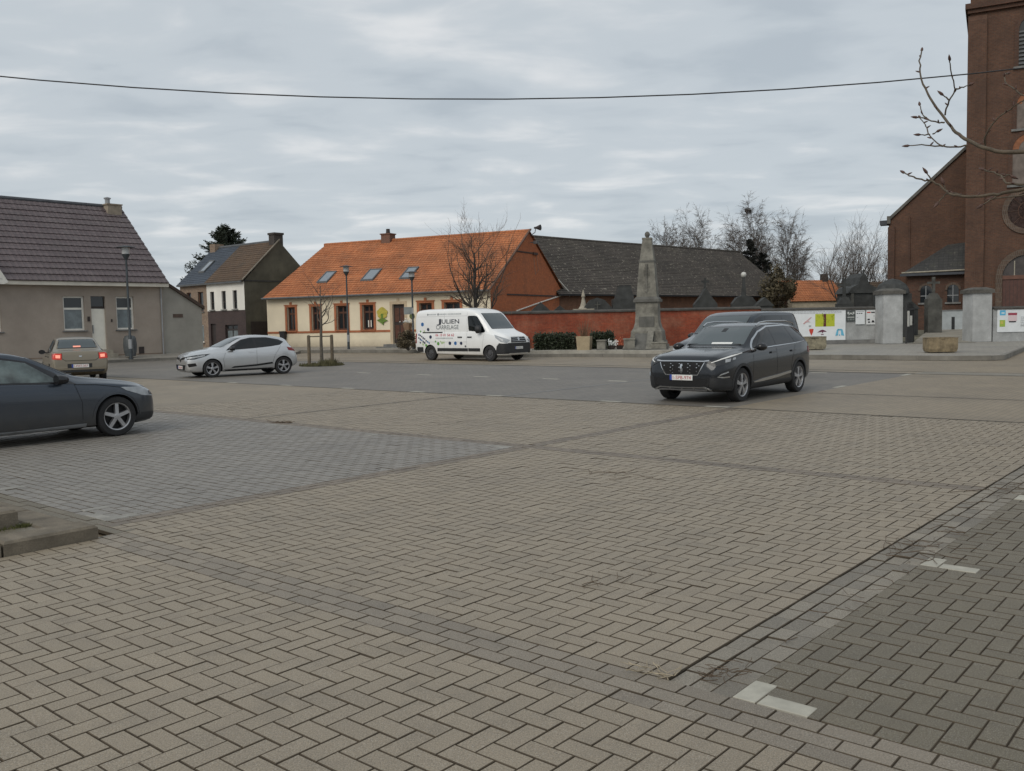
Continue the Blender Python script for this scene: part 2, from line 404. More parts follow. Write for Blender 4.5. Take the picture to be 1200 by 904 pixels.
for wv in (14.1, 16.5, 19.3, 21.9, 25.0): mark(21.5, 21.64, wv, wv + .62)
mark(21.7, 22.35, 8.2, 8.34); mark(26.75, 27.4, 8.2, 8.34); mark(27.1, 27.25, 10.6, 11.1); mark(14.2, 14.5, 8.2, 8.3) if False else None
bed = tag(thing('bay_markers', None, None, rz=SQ), kind='structure')
for a, b, c, d in WB:
    vs, fs = brick_geo(b - a, d - c, z=.0045, dep=.02)
    MB().add(vs, fs).build('white_paver', white_p if (d < 3 or a > 15) else worn_p, bed, fix=False, loc=((a + b) / 2, (c + d) / 2, 0))

# --- stepped kerb island at the left edge
kerb_m = mat('kerb_stone', (.165, .14, .105), .9, var=.45, vs=4, fine=.5, fs=90, bmp=.4)
kerb_d = mat('kerb_stone_dark', (.13, .12, .1), .92, var=.35, vs=4, fine=.5, fs=90, bmp=.4)
isl = tag(MB().box(-3, 3.18, 7.86, 14, -.05, .085).build('kerb_island', PM['dark'][0], rz=SQ), kind='structure')
def kerbstone(u0, u1, w0, w1, z0, z1, m=kerb_m, par=isl, ch=.02):
    mb = MB(); a, b = (u1 - u0) / 2 - .004, (w1 - w0) / 2 - .004; h = z1 - z0
    r = lambda i, z: [(-a + i, -b + i, z), (a - i, -b + i, z), (a - i, b - i, z), (-a + i, b - i, z)]
    mb.add(r(0, 0) + r(0, h - ch) + r(ch, h), [(0, 3, 2, 1)] + [(k * 4 + i, k * 4 + (i + 1) % 4, k * 4 + 4 + (i + 1) % 4, k * 4 + 4 + i) for k in (0, 1) for i in range(4)] + [(8, 9, 10, 11)])
    return mb.build('kerb_stone', m, par, loc=((u0 + u1) / 2, (w0 + w1) / 2, z0))
for u0, u1 in ((2.75, 3.5), (1.75, 2.74), (.75, 1.74), (-.25, .74), (-1.25, -.26)): kerbstone(u0, u1, 7.56, 7.88, -.05, .115)
for w0 in (7.89, 8.89, 9.89, 10.89): kerbstone(3.2, 3.5, w0, w0 + .99, -.05, .09)
for u0, u1 in ((2.3, 3.12), (1.3, 2.29), (.3, 1.29), (-.7, .29)): kerbstone(u0, u1, 8.2, 8.47, .06, .235)
for w0 in (8.48, 9.48, 10.48): kerbstone(2.86, 3.12, w0, w0 + .99, .06, .235)
kerb_w = 0
soil = mat('planting_soil', (.05, .042, .03), .95, var=.4, vs=8, fine=.5, fs=60)
MB().box(-2.9, 2.86, 8.48, 13, .05, .2).build('soil', soil, isl)
# moss and weeds caught at the foot of the upper kerb, and dead twigs swept into the joints
moss = MB(); rng = random.Random(3)
for i in range(420):
    u = rng.uniform(2.2, 3.2) if i % 3 else rng.uniform(3.1, 3.18); w_ = 8.19 - abs(rng.gauss(0, .03)); x, y, z = P(u, w_, .086)
    a = rng.uniform(0, 6.28); l = rng.uniform(.012, .035); moss.add([(x, y, z), (x + .012 * cos(a), y + .012 * sin(a), z), (x + l * cos(a), y + l * sin(a), z + l * 1.2)], [(0, 1, 2)])
tag(moss.build('moss', mat('moss', (.075, .08, .025), .95, var=.4, vs=30)), kind='stuff')
tw = MB(); straw = MB()
def twiglet(mb, u, wv, n, spread, l, r=.0022):
    for i in range(n):
        a = rng.uniform(0, 6.28); x, y, _ = P(u + rng.gauss(0, spread[0]), wv + rng.gauss(0, spread[1])); z = rng.uniform(.004, .018); pts = [(x, y, z)]
        for k in range(4):
            a += rng.uniform(-.5, .5); x += l / 4 * cos(a); y += l / 4 * sin(a); z = max(.003, z + rng.uniform(-.006, .008)); pts.append((x, y, z))
        mb.tube(pts, [r * rng.uniform(.6, 1.3)] * 5, 4)
twiglet(straw, 3.80, 2.32, 16, (.012, .05), .09, .0025); twiglet(tw, 6.9, 2.1, 16, (.12, .1), .3); twiglet(tw, 9.9, 2.05, 14, (.15, .15), .45)
twiglet(tw, 3.95, 2.05, 20, (.1, .03), .1); twiglet(tw, 8.5, 5.7, 9, (.1, .25), .3); twiglet(tw, 5.3, 2.0, 10, (.5, .03), .12); twiglet(tw, 4.9, 3.35, 9, (.12, .12), .14); twiglet(tw, 7.6, 2.02, 14, (.7, .08), .2)
twiglet(tw, 9.8, 13.9, 22, (.04, .16), .16, .004)
twig_m = mat('dead_twig', (.1, .07, .045), .9, var=.3, vs=20)
tag(tw.build('twig_litter', twig_m), kind='stuff'); tag(straw.build('straw_litter', mat('straw', (.33, .28, .2), .9, var=.3, vs=30)), kind='stuff')
# ================================================================ FAR GROUND: pavements and churchyard
def strip(name, front, back, zf, zb, m, kerb=None, kh=.13):
    """pavement between a kerb line and a back line, with a real kerb face"""
    mb = MB(); n = len(front)
    F = [(x, y, zf) for x, y in front]; B = [(x, y, zb) for x, y in back]; D = [(x, y, -.05) for x, y in front]
    mb.add(F + B + D, [(i, i + 1, n + i + 1, n + i) for i in range(n - 1)] + [(2 * n + i, 2 * n + i + 1, i + 1, i) for i in range(n - 1)])
    o = tag(mb.build(name, m), kind='structure')
    if kerb:
        for i in range(n - 1):
            a, b = Vector(front[i]), Vector(front[i + 1]); L = (b - a).length; d = (b - a) / L; nn = Vector((-d.y, d.x)); k = max(1, round(L / 1.0))
            for j in range(k):
                p, q = a + d * (L * j / k + .006), a + d * (L * (j + 1) / k - .006)
                pl = [tuple(p - nn * .012), tuple(q - nn * .012), tuple(q + nn * .16), tuple(p + nn * .16)]
                MB().prism(pl, 'z', -.04, zf + .012).build('kerb_stone', kerb, o)
    return o
pave_m = far_paving('pavement_slabs', tone((.27, .255, .225), .93, 1.06), (.1, .09, .08), .3, .3)
kerb_far = mat('kerb_far', (.17, .16, .14), .9, var=.3, vs=1.5)
strip('pavement', [(-40, 71.5), (-17, 61.2), (-10.9, 58.2), (-5.9, 55.6), (-1.2, 49), (0.6, 46)], [(-36, 76), (-17, 63.95), (-10, 60.4), (-3, 56.8), (.5, 53), (2, 49)], .13, .28, pave_m, kerb_far)
strip('pavement', [(8.4, 39.6), (12.9, 36.9), (16.3, 34.0), (17.6, 33.5), (18.2, 33.7), (23.2, 41.2), (34, 56)], [(9.5, 48.2), (13, 48.2), (16, 48.2), (20, 48.2), (23, 48.2), (27, 48.2), (40, 60)], .12, .2, pave_m, kerb_far)
gdir = (.648, .762); gn = (.762, -.648); g0 = (-19.7, 52.)
def gpt(s, off=0.): return (g0[0] + gdir[0] * s + gn[0] * off, g0[1] + gdir[1] * s + gn[1] * off)
strip('pavement', [gpt(-30, 1.7), gpt(-12, 1.7), gpt(-3, 1.7), gpt(-1.4, 1.9), gpt(.3, 2.6), gpt(3.5, 3.6), gpt(6.5, 3.3), gpt(9, .5)], [gpt(-30, -.1), gpt(-12, -.1), gpt(-3, -.1), gpt(-1.4, -.1), gpt(.3, -.1), gpt(3.5, -.1), gpt(6.5, -.1), gpt(8, -.1)], .13, .32, pave_m, kerb_far)
road_m = mat('asphalt', (.075, .075, .077), .9, var=.25, vs=1.2, fine=.4, fs=40)
yard_m = mat('churchyard_ground', (.13, .12, .085), .95, var=.45, vs=1.2)
sheet('churchyard', [(1, 48.25, .2), (60, 48.25, .18), (60, 58, .6), (60, 75, .7), (0, 75, .7), (0, 58, .5)], yard_m)
sheet('church_path', [(20.4, 46.5, .205), (23.6, 46.5, .205), (27.8, 53.5, .45), (31.5, 60.5, .67), (27.8, 60.5, .67), (23.8, 53, .45)], mat('path_paving', (.24, .22, .18), .9, var=.25, vs=1.5))
sheet('lawn', [(-60, 95, .3), (130, 80, .3), (250, 400, .5), (-250, 400, .5)], mat('grass_far', (.075, .095, .04), .95, var=.4, vs=.2))
sheet('side_road', [(-60, 52, -.008), (-19.5, 55.2, -.008), (-14, 62.8, -.008), (-42, 78, -.008)], road_m) if False else None

# ================================================================ BUILDINGS
glass_d = mat('window_glass', (.018, .021, .024), .06, var=0, spec=.6)
glass_c = mat('window_glass_curtained', (.16, .19, .2), .12, var=.3, vs=2.2)
white_pvc = mat('white_frame', (.72, .70, .64), .45, var=.1, vs=3)
brown_wood = mat('brown_wood', (.085, .034, .02), .5, var=.3, vs=5)
dark_wood = mat('dark_wood', (.03, .022, .02), .6, var=.3, vs=5)
lead = mat('lead', (.09, .095, .10), .6, var=.25, vs=3)
zinc = mat('zinc', (.3, .31, .32), .5, .3, var=.2, vs=3)
stone = mat('blue_stone', (.17, .17, .165), .85, var=.35, vs=3, fine=.4, fs=50, bmp=.3)
pale_stone = mat('pale_stone', (.34, .31, .25), .9, var=.3, vs=3, fine=.4, fs=50, bmp=.3)

def wall(mb, x0, x1, z0, z1, ops, y=0., rev=.16, mi=0, ridx=None):
    """front wall facing -y, cut into cells round its openings, with reveals"""
    xs = sorted({x0, x1, *[o[0] for o in ops], *[o[1] for o in ops]}); zs = sorted({z0, z1, *[o[2] for o in ops], *[o[3] for o in ops]})
    for i in range(len(xs) - 1):
        for j in range(len(zs) - 1):
            cx, cz = (xs[i] + xs[i + 1]) / 2, (zs[j] + zs[j + 1]) / 2
            if any(o[0] < cx < o[1] and o[2] < cz < o[3] for o in ops): continue
            mb.quad((xs[i], y, zs[j]), (xs[i + 1], y, zs[j]), (xs[i + 1], y, zs[j + 1]), (xs[i], y, zs[j + 1]), mi)
    r = mi if ridx is None else ridx
    for a, b, c, d in [o[:4] for o in ops]:
        mb.quad((a, y, c), (a, y, d), (a, y + rev, d), (a, y + rev, c), r); mb.quad((b, y, c), (b, y + rev, c), (b, y + rev, d), (b, y, d), r)
        mb.quad((a, y, d), (b, y, d), (b, y + rev, d), (a, y + rev, d), r); mb.quad((a, y, c), (a, y + rev, c), (b, y + rev, c), (b, y, c), r)
def window(root, a, b, c, d, y=0., rev=.12, fm=white_pvc, gm=glass_d, fr=.07, trans=(), mull=(), sill=None, gm2=None, fr_side=None):
    mb = MB(); y0, y1 = y + rev, y + rev + .07
    mb.box(a, a + fr, y0, y1, c, d); mb.box(b - fr, b, y0, y1, c, d); mb.box(a + fr, b - fr, y0, y1, c, c + fr); mb.box(a + fr, b - fr, y0, y1, d - fr, d)
    for t in trans: mb.box(a + fr, b - fr, y0 + .004, y1 - .004, t - fr * .6, t + fr * .6)
    for t in mull: mb.box(t - fr * .5, t + fr * .5, y0 + .006, y1 - .006, c + fr, d - fr)
    f = mb.build('window', fm, root)
    zs = [c + fr, *trans, d - fr]
    for i in range(len(zs) - 1):
        MB().box(a + fr * .8, b - fr * .8, y1 - .035, y1 - .015, zs[i], zs[i + 1]).build('pane', gm if i == 0 or gm2 is None else gm2, f)
    if sill: MB().prism([(y - .09, c - .07), (y + rev, c - .05), (y + rev, c), (y - .09, c - .015)], 'x', a - .1, b + .1).build('sill', sill, f)
    return f
def tile_slope(el, er, rr, rl, n, cols, lift=.03, wave=.02, sub=4, seed=1, one=False, sag=0.):
    """roof plane from eave-left, eave-right to ridge-right, ridge-left in overlapping courses with a rolled profile"""
    el, er, rr, rl = map(Vector, (el, er, rr, rl)); nrm = (er - el).cross(rl - el).normalized()
    if nrm.z < 0: nrm = -nrm
    rng = random.Random(seed); out = [] ; mb = MB()
    if one: mb = MB()
    for k in range(n):
        if not one: mb = MB()
        t0, t1 = k / n, (k + 1.12) / n; j = rng.uniform(-.006, .006)
        rows_ = []
        for t, h in ((t0, -.01), (t0, lift + j), (min(t1, 1), .004)):
            L, R = el.lerp(rl, t), er.lerp(rr, t)
            rows_.append([L.lerp(R, i / (cols * sub)) + nrm * (h + (wave * abs(sin(pi * i / sub)) if h > -.005 else 0) - sag * sin(pi * i / (cols * sub)) * sin(pi * t * .9)) for i in range(cols * sub + 1)])
        m = cols * sub + 1; vs = sum(rows_, [])
        mb.add(vs, [(r * m + i, r * m + i + 1, (r + 1) * m + i + 1, (r + 1) * m + i) for r in (0, 1) for i in range(m - 1)])
        if not one: out.append(mb)
    return mb if one else out
def roof_tile_mat(name, c1, c2, tw, th, moss_c=(.05, .045, .035), moss=.4, lich=None, lichk=.5, big=.25):
    """every tile its own shade (by cell in the roof's own space) with weathering over it"""
    m, t, b = new_mat(name); v = coords(t)
    sp = t.nodes.new('ShaderNodeSeparateXYZ'); t.links.new(v, sp.inputs[0])
    cb = t.nodes.new('ShaderNodeCombineXYZ'); t.links.new(sp.outputs[0], cb.inputs[0]); t.links.new(mth(t, 'ADD', sp.outputs[2], mth(t, 'MULTIPLY', sp.outputs[1], .02)), cb.inputs[1])
    bt = t.nodes.new('ShaderNodeTexBrick'); t.links.new(cb.outputs[0], bt.inputs['Vector']); bt.offset = 0
    bt.inputs['Scale'].default_value = 1; bt.inputs['Brick Width'].default_value = tw; bt.inputs['Row Height'].default_value = th
    bt.inputs['Mortar Size'].default_value = .012; bt.inputs['Color1'].default_value = (*c1, 1); bt.inputs['Color2'].default_value = (*c2, 1); bt.inputs['Mortar'].default_value = (*[x * .55 for x in c1], 1)
    c = mixc(t, 1, bt.outputs[0], ramp2(t, noise(t, v, .5, 6, .65), .3, .72, (1 - big,) * 3, (1 + big * .5,) * 3), 'MULTIPLY')
    c = mixc(t, mth(t, 'MULTIPLY', ramp2(t, noise(t, v, 1.1, 7, .7), .5, .74), moss), c, moss_c)
    if lich: c = mixc(t, mth(t, 'MULTIPLY', ramp2(t, noise(t, v, 5.2, 3, .6), .615, .67), lichk), c, lich)
    t.links.new(c, b.inputs['Base Color']); b.inputs['Roughness'].default_value = .8
    MATS[name] = m; return m

# ---------------------------------------------------------------- grey rendered house on the left (along the square)
H = thing('grey_house', 'long low house with grey-beige render, white door and brown concrete tile roof', 'house', (g0[0], g0[1], .25), SQ)
render_m = mat('grey_render', (.335, .285, .24), .92, var=.14, vs=.9, fine=.3, fs=14)
EZ, RZ = 4.02, 8.7; DP = 9.2; X0 = -16
ops = [(-5.55, -4.45, 1.48, 3.28), (-4.1, -3.32, .42, 3.28), (-2.72, -1.72, 1.48, 3.28), (-9.6, -8.6, 1.48, 3.28), (-13, -12, 1.48, 3.28)]
mb = MB(); wall(mb, X0, 0, -.3, EZ, ops)
mb.quad((0, 0, -.3), (0, DP, -.3), (0, DP, EZ), (0, 0, EZ)); mb.add([(0, 0, EZ), (0, DP, EZ), (0, DP / 2, RZ - .1)], [(0, 1, 2)])
mb.quad((X0, 0, -.3), (X0, DP, -.3), (X0, DP, EZ), (X0, 0, EZ)); mb.add([(X0, 0, EZ), (X0, DP, EZ), (X0, DP / 2, RZ - .1)], [(0, 1, 2)])
mb.quad((X0, DP, -.3), (0, DP, -.3), (0, DP, EZ), (X0, DP, EZ))
mb.build('wall', render_m, H, fix=False)
MB().box(X0, -4.2, -.02, -.002, -.3, .12).box(-3.25, 0, -.02, -.002, -.3, .12).build('plinth', mat('render_plinth', (.2, .15, .115), .9, var=.3, vs=2), H)
for o in (ops[0], ops[2], ops[3], ops[4]): window(H, *o, gm=glass_c, gm2=glass_d, trans=(2.62,), sill=stone, fr=.09)
dr = MB().box(-4.1, -3.32, .12, .18, .42, 2.62).build('door', mat('white_door', (.78, .75, .66), .4, var=.06), H)
MB().box(-4.02, -3.98, .06, .12, 1.3, 1.75).build('handle', zinc, dr); MB().box(-4.1, -3.32, .1, .19, 2.62, 2.74).build('transom', dark_wood, dr)
MB().box(-4.04, -3.38, .13, .16, 2.74, 3.28).build('fanlight', glass_d, dr)
MB().box(-4.3, -3.1, -.75, 0, -.2, .2).box(-4.2, -3.2, -.4, 0, .2, .4).build('doorstep', pale_stone, H)
MB().box(-4.32, -4.2, -.05, 0, 1.95, 2.2).build('letter_plate', dark_wood, H); MB().box(-3.05, -2.98, -.04, 0, 1.9, 2.05).build('door_bell', dark_wood, H)
MB().box(-1.55, -1.25, -.03, .0, .12, .5).build('vent_grille', dark_wood, H)
fas = MB().box(X0 - .1, .18, -.42, -.02, EZ - .2, EZ + .02).build('eaves_board', mat('eaves_white', (.62, .58, .5), .5, var=.12, vs=1.5), H)
MB().lathe([(.045, -.1), (.045, 3.9)], 8, (-.12, -.06, 0)).build('drainpipe', zinc, H)
rf = MB().add([(X0, -.4, EZ - .02), (.1, -.4, EZ - .02), (.1, DP / 2, RZ - .03), (X0, DP / 2, RZ - .03), (X0, DP + .4, EZ - .02), (.1, DP + .4, EZ - .02)], [(0, 1, 2, 3), (2, 5, 4, 3)]).build('roof', dark_wood, H)
grey_tile = roof_tile_mat('brown_tiles', (.102, .079, .083), (.122, .097, .10), .3, .33, (.16, .15, .14), .25, big=.18)
grey_tile.node_tree.nodes['Principled BSDF'].inputs['Roughness'].default_value = .62
for m_ in tile_slope((X0 - .05, -.48, EZ), (.16, -.48, EZ), (.16, DP / 2, RZ), (X0 - .05, DP / 2, RZ), 14, 54, .055, .022, 4): m_.build('tile_course', grey_tile, rf, fix=False)
tile_slope((.16, DP + .48, EZ), (X0, DP + .48, EZ), (X0, DP / 2, RZ), (.16, DP / 2, RZ), 14, 40, .055, .02, 2, one=True).build('rear_tiles', grey_tile, rf, fix=False)
MB().tube([(X0, DP / 2, RZ + .02), (.18, DP / 2, RZ + .02)], .12, 8).build('ridge_tiles', mat('ridge_dark', (.07, .075, .085), .7, var=.2), rf)
ch = MB().box(-.95, -.12, DP / 2 - .62, DP / 2 + .1, RZ - .9, RZ + .06).box(-1.0, -.07, DP / 2 - .67, DP / 2 + .15, RZ + .06, RZ + .13).build('chimney', mat('chimney_render', (.27, .23, .18), .9, var=.2), rf)
MB().lathe([(.14, 0), (.14, .28), (.2, .3), (.2, .36), (.02, .42)], 10, (-.8, DP / 2 - .3, RZ + .12)).build('chimney_pot', zinc, ch)
# white gable board of the dormer that just enters the frame
MB().prism([(-8.55, EZ - .2), (-8.35, EZ - .1), (-9.3, EZ + 1.5), (-10.6, EZ + 1.5), (-10.6, EZ - .2)], 'y', -.52, .6).build('dormer', white_pvc, H)
# lean-to beyond the right gable
mb = MB(); lx = 2.45
mb.add([(.0, .06, -.3), (lx, .06, -.3), (lx, .06, 2.62), (.0, .06, 4.1), (0, 6, -.3), (lx, 6, -.3), (lx, 6, 2.62), (0, 6, 4.1)], [(0, 1, 2, 3), (1, 5, 6, 2), (5, 4, 7, 6)])
lt = mb.build('lean_to', mat('lean_to_render', (.30, .285, .25), .9, var=.12, vs=1.2), H)
MB().prism([(.0, 4.1), (lx + .12, 2.55), (lx + .12, 2.75), (.0, 4.28)], 'y', -.08, 6.1).build('lean_to_roof', mat('brown_verge', (.06, .04, .03), .8, var=.3), lt)
MB().box(.62, 1.22, .03, .1, 2.1, 2.3).build('vent_bricks', mat('terracotta_vent', (.1, .07, .055), .9), lt)

# ---------------------------------------------------------------- twin house in brick, white and dark cladding
T = thing('twin_house', 'pair of two-storey houses, left of bare brick, right white above dark brick', 'house', (-26.1 + .3, 72 - .26, .1), atan2(-.648, .762))
LT, DT, EH, RH = 8.8, 6.2, 4.95, 7.95; xm = 3.85
br_l = brick_mat('tan_brick', (.30, .20, .135), (.22, .14, .1), (.3, .27, .22), big=.25)
br_d = brick_mat('plum_brick', (.075, .045, .042), (.055, .036, .036), (.09, .075, .07), big=.25)
white_r = mat('white_render', (.72, .70, .65), .85, var=.07, vs=.9)
slate_r = mat('bitumen_wall', (.082, .074, .054), .9, var=.35, vs=.8)
opl = [(.95, 1.6, 3.25, 4.35), (2.55, 3.3, 2.85, 4.35), (2.45, 3.2, .5, 1.85), (.7, 1.4, .1, 2.0)]
opu = [(4.3, 4.85, 2.95, 4.3), (5.85, 6.4, 2.95, 4.3), (7.3, 7.85, 2.95, 4.3)]; opd = [(4.15, 4.85, .02, 1.9), (6.1, 7.75, .75, 1.8)]
mb = MB(); wall(mb, 0, xm, -.2, EH, opl); mb.quad((0, 0, -.2), (0, DT, -.2), (0, DT, EH), (0, 0, EH)); mb.add([(0, 0, EH), (0, DT, EH), (0, DT / 2, RH)], [(0, 1, 2)]); mb.build('wall', br_l, T, fix=False)
mb = MB(); wall(mb, xm, LT, 2.85, EH, opu, y=-.03); mb.build('upper_wall', white_r, T, fix=False)
mb = MB(); wall(mb, xm, LT, -.2, 2.85, opd); mb.build('ground_floor_wall', br_d, T, fix=False)
mb = MB().quad((LT, 0, -.2), (LT, DT, -.2), (LT, DT, EH), (LT, 0, EH)); mb.add([(LT, -.02, EH), (LT, DT, EH), (LT, DT / 2, RH)], [(0, 1, 2)]); mb.quad((0, DT, -.2), (LT, DT, -.2), (LT, DT, EH), (0, DT, EH)); mb.build('gable_wall', slate_r, T, fix=False)
MB().box(LT, LT + .04, -.01, DT, EH - .05, EH + .05).build('gable_band', mat('gable_band', (.045, .043, .04), .9), T)
MB().prism([(0.0, .0), (1.5, .0), (1.5, 2.0), (0, 2.0)], 'x', LT + .01, LT + .05).build('garage_door', dark_wood, T, loc=(0, .4, 0))
for o in opl[:2]: window(T, *o, fm=brown_wood, fr=.08, sill=stone)
window(T, *opl[2], fm=white_pvc, gm=glass_c, fr=.08, sill=stone)
MB().box(.7, 1.4, .1, .16, .1, 2.0).build('door', brown_wood, T)
for o in opu: window(T, *o, y=-.03, fm=dark_wood, gm=glass_d, fr=.07, trans=(3.5,), sill=stone)
window(T, *opd[1], fm=dark_wood, gm=glass_c, gm2=glass_d, fr=.1, trans=(1.45,), mull=(6.9,), sill=stone)
MB().box(4.15, 4.85, .12, .18, .02, 1.9).build('door', dark_wood, T)
slate_t = roof_tile_mat('slate_tiles', (.046, .06, .082), (.058, .073, .096), .25, .16, (.05, .055, .06), .3, big=.2)
old_t = roof_tile_mat('old_brown_tiles', (.115, .072, .042), (.09, .058, .037), .22, .2, (.045, .042, .032), .6, big=.3)
rf = MB().add([(0, -.1, EH - .05), (LT, -.1, EH - .05), (LT, DT / 2, RH - .05), (0, DT / 2, RH - .05), (LT, DT + .1, EH - .05), (0, DT + .1, EH - .05)], [(0, 1, 2, 3), (3, 2, 4, 5)]).build('roof', dark_wood, T)
tile_slope((-.08, -.2, EH), (xm, -.2, EH), (xm, DT / 2, RH), (-.08, DT / 2, RH), 20, 16, .02, .004, 1, one=True).build('slate_courses', slate_t, rf, fix=False)
tile_slope((xm, -.22, EH), (LT + .1, -.22, EH), (LT + .1, DT / 2, RH), (xm, DT / 2, RH), 18, 20, .03, .02, 4, one=True).build('tile_courses', old_t, rf, fix=False)
MB().tube([(-.1, DT / 2, RH + .02), (LT, DT / 2, RH + .02)], .1, 6).build('ridge_tiles', lead, rf)
MB().box(LT + .08, LT + .14, -.22, -.18, 0, 0).build('verge', lead, rf) if False else None
MB().add([(LT + .02, -.22, EH + .02), (LT + .16, -.22, EH + .02), (LT + .16, DT / 2, RH + .06), (LT + .02, DT / 2, RH + .06), (LT + .02, -.22, EH + .1), (LT + .16, -.22, EH + .1), (LT + .16, DT / 2, RH + .14), (LT + .02, DT / 2, RH + .14)], [(0, 1, 2, 3), (4, 5, 6, 7), (0, 1, 5, 4), (1, 2, 6, 5), (2, 3, 7, 6), (3, 0, 4, 7)]).build('verge', mat('verge_mortar', (.17, .15, .12), .9, var=.3), rf)
MB().box(.0, LT, -.3, -.2, EH - .12, EH).build('gutter', lead, rf)
chm = brick_mat('chimney_brick', (.075, .062, .055), (.055, .048, .044), (.07, .065, .06), big=.3)
MB().box(LT - .72, LT - .02, DT / 2 - .38, DT / 2 + .38, RH - .9, RH + .45).box(LT - .78, LT + .04, DT / 2 - .44, DT / 2 + .44, RH + .45, RH + .6).build('chimney', chm, rf)
MB().box(.1, .85, DT / 2 - .4, DT / 2 + .4, RH - .8, RH + .3).build('chimney', br_l, rf)
sk = MB().add([(1.9, .85, EH + .75 + .3), (2.5, .85, EH + .75 + .3), (2.5, 1.75, EH + 1.6 + .3), (1.9, 1.75, EH + 1.6 + .3)], [(0, 1, 2, 3)])
def skylight(rf, x0, x1, ya, yb, fy, lift=.09, par=None):
    """roof window lying in the slope z=fy(y)"""
    fr = MB(); q = lambda a, b, c, d, h0, h1: fr.add([(a, c, fy(c) + h0), (b, c, fy(c) + h0), (b, d, fy(d) + h0), (a, d, fy(d) + h0), (a, c, fy(c) + h1), (b, c, fy(c) + h1), (b, d, fy(d) + h1), (a, d, fy(d) + h1)], [(0, 3, 2, 1), (4, 5, 6, 7), (0, 1, 5, 4), (1, 2, 6, 5), (2, 3, 7, 6), (3, 0, 4, 7)])
    t = .09
    q(x0, x0 + t, ya, yb, -.03, lift); q(x1 - t, x1, ya, yb, -.03, lift); q(x0 + t, x1 - t, ya, ya + t * .8, -.03, lift); q(x0 + t, x1 - t, yb - t * .8, yb, -.03, lift)
    f = fr.build('skylight', lead, rf)
    MB().add([(x0 + t, ya + .05, fy(ya + .05) + lift * .6), (x1 - t, ya + .05, fy(ya + .05) + lift * .6), (x1 - t, yb - .05, fy(yb - .05) + lift * .6), (x0 + t, yb - .05, fy(yb - .05) + lift * .6)], [(0, 1, 2, 3)]).build('pane', mat('skylight_glass', (.2, .23, .26), .04, var=0), f)
skylight(rf, 1.5, 2.3, .75, 1.75, lambda y: EH + .06 + (y + .2) * (RH - EH) / (DT / 2 + .2))

# ---------------------------------------------------------------- cream house with the orange roof
od = Vector((15.8, -8)).normalized(); O_RZ = atan2(od.y, od.x)
O = thing('cream_house', 'long cream house with orange pantile roof, orange window surrounds and red brick gable', 'house', (-17, 64, .25), O_RZ)
LO, DO, EO, RO = 17.7, 11., 3.42, 7.42
cream = mat('cream_render', (.72, .635, .48), .9, var=.09, vs=.7, fine=.2, fs=10, dirt=(0.0, .55, (.3, .25, .18), .7))
cream2 = cream
trim_m = mat('orange_trim', (.36, .13, .06), .85, var=.2, vs=3)
wins = [(1.78, 2.5), (3.9, 4.62), (6.0, 6.9), (8.12, 9.02), (12.55, 13.5), (14.4, 15.55)]
ops = [(a, b, 1.14, 2.76) for a, b in wins] + [(10.5, 11.42, .2, 2.74)]
mb = MB(); wall(mb, 0, LO, -.2, EO, ops, rev=.2)
mb.quad((0, 0, -.2), (0, DO, -.2), (0, DO, EO), (0, 0, EO)); mb.add([(0, 0, EO), (0, DO, EO), (1.05, DO / 2, RO - .1)], [(0, 1, 2)]); mb.quad((0, DO, -.2), (LO, DO, -.2), (LO, DO, EO), (0, DO, EO))
mb.build('wall', cream, O, fix=False)
for a, b in wins:
    s = MB()
    s.box(a - .17, a, -.035, .02, 1.0, 2.9).box(b, b + .17, -.035, .02, 1.0, 2.9).box(a, b, -.035, .02, 2.76, 2.9).box((a + b) / 2 - .09, (a + b) / 2 + .09, -.05, .01, 2.9, 3.1).box(a - .22, b + .22, -.06, -.03, 2.86, 2.93)
    f = window(O, a, b, 1.14, 2.76, rev=.16, fm=brown_wood, gm=glass_d, fr=.1, mull=((a + b) / 2,), trans=(2.3,))
    s.build('surround', trim_m, f)
    MB().box(a - .12, b + .12, -.1, .1, 1.06, 1.14).build('sill', trim_m, f)
MB().box(8.42, 8.7, .19, .2, 1.3, 1.75).build('notice', white_pvc, O)
MB().box(0, 10.3, -.03, -.002, .96, 1.1).box(11.6, LO, -.03, -.002, .96, 1.1).build('string_course', trim_m, O)
s = MB().box(10.3, 10.5, -.02, .02, .1, 2.92).box(11.42, 11.62, -.02, .02, .1, 2.92).box(10.5, 11.42, -.04, .02, 2.74, 2.92).box(10.87, 11.05, -.05, .01, 2.92, 3.12)
dr = MB().box(10.5, 11.42, .16, .22, .2, 2.74).build('door', dark_wood, O); s.build('surround', mat('door_surround', (.5, .4, .28), .85, var=.15), dr)
for i in range(2):
    for k in range(2): MB().box(10.58 + i * .42, 10.92 + i * .42, .14, .16, .5 + k * 1.1, 1.4 + k * 1.1).build('door_panel', brown_wood, dr)
MB().box(11.3, 11.36, .1, .16, 1.2, 1.3).build('handle', zinc, dr)
MB().box(9.9, 12.0, -1.1, 0, -.2, .02).box(10.2, 11.7, -.7, 0, .02, .18).build('doorstep', stone, O)
tile_or = roof_tile_mat('orange_pantiles', (.41, .142, .054), (.49, .185, .075), .24, .18, (.13, .065, .04), .55, (.34, .22, .14), .15, big=.3)
rf = MB().add([(-.02, -.2, EO - .04), (LO, -.2, EO - .04), (LO, DO / 2, RO - .05), (1.1, DO / 2, RO - .05), (LO, DO + .2, EO - .04), (-.02, DO + .2, EO - .04)], [(0, 1, 2, 3), (3, 2, 4, 5)]).build('roof', dark_wood, O)
tile_slope((-.1, -.36, EO - .02), (LO + .12, -.36, EO - .02), (LO + .12, DO / 2, RO), (1.0, DO / 2, RO), 27, 74, .035, .03, 4, one=True, sag=.02).build('tile_courses', tile_or, rf, fix=False)
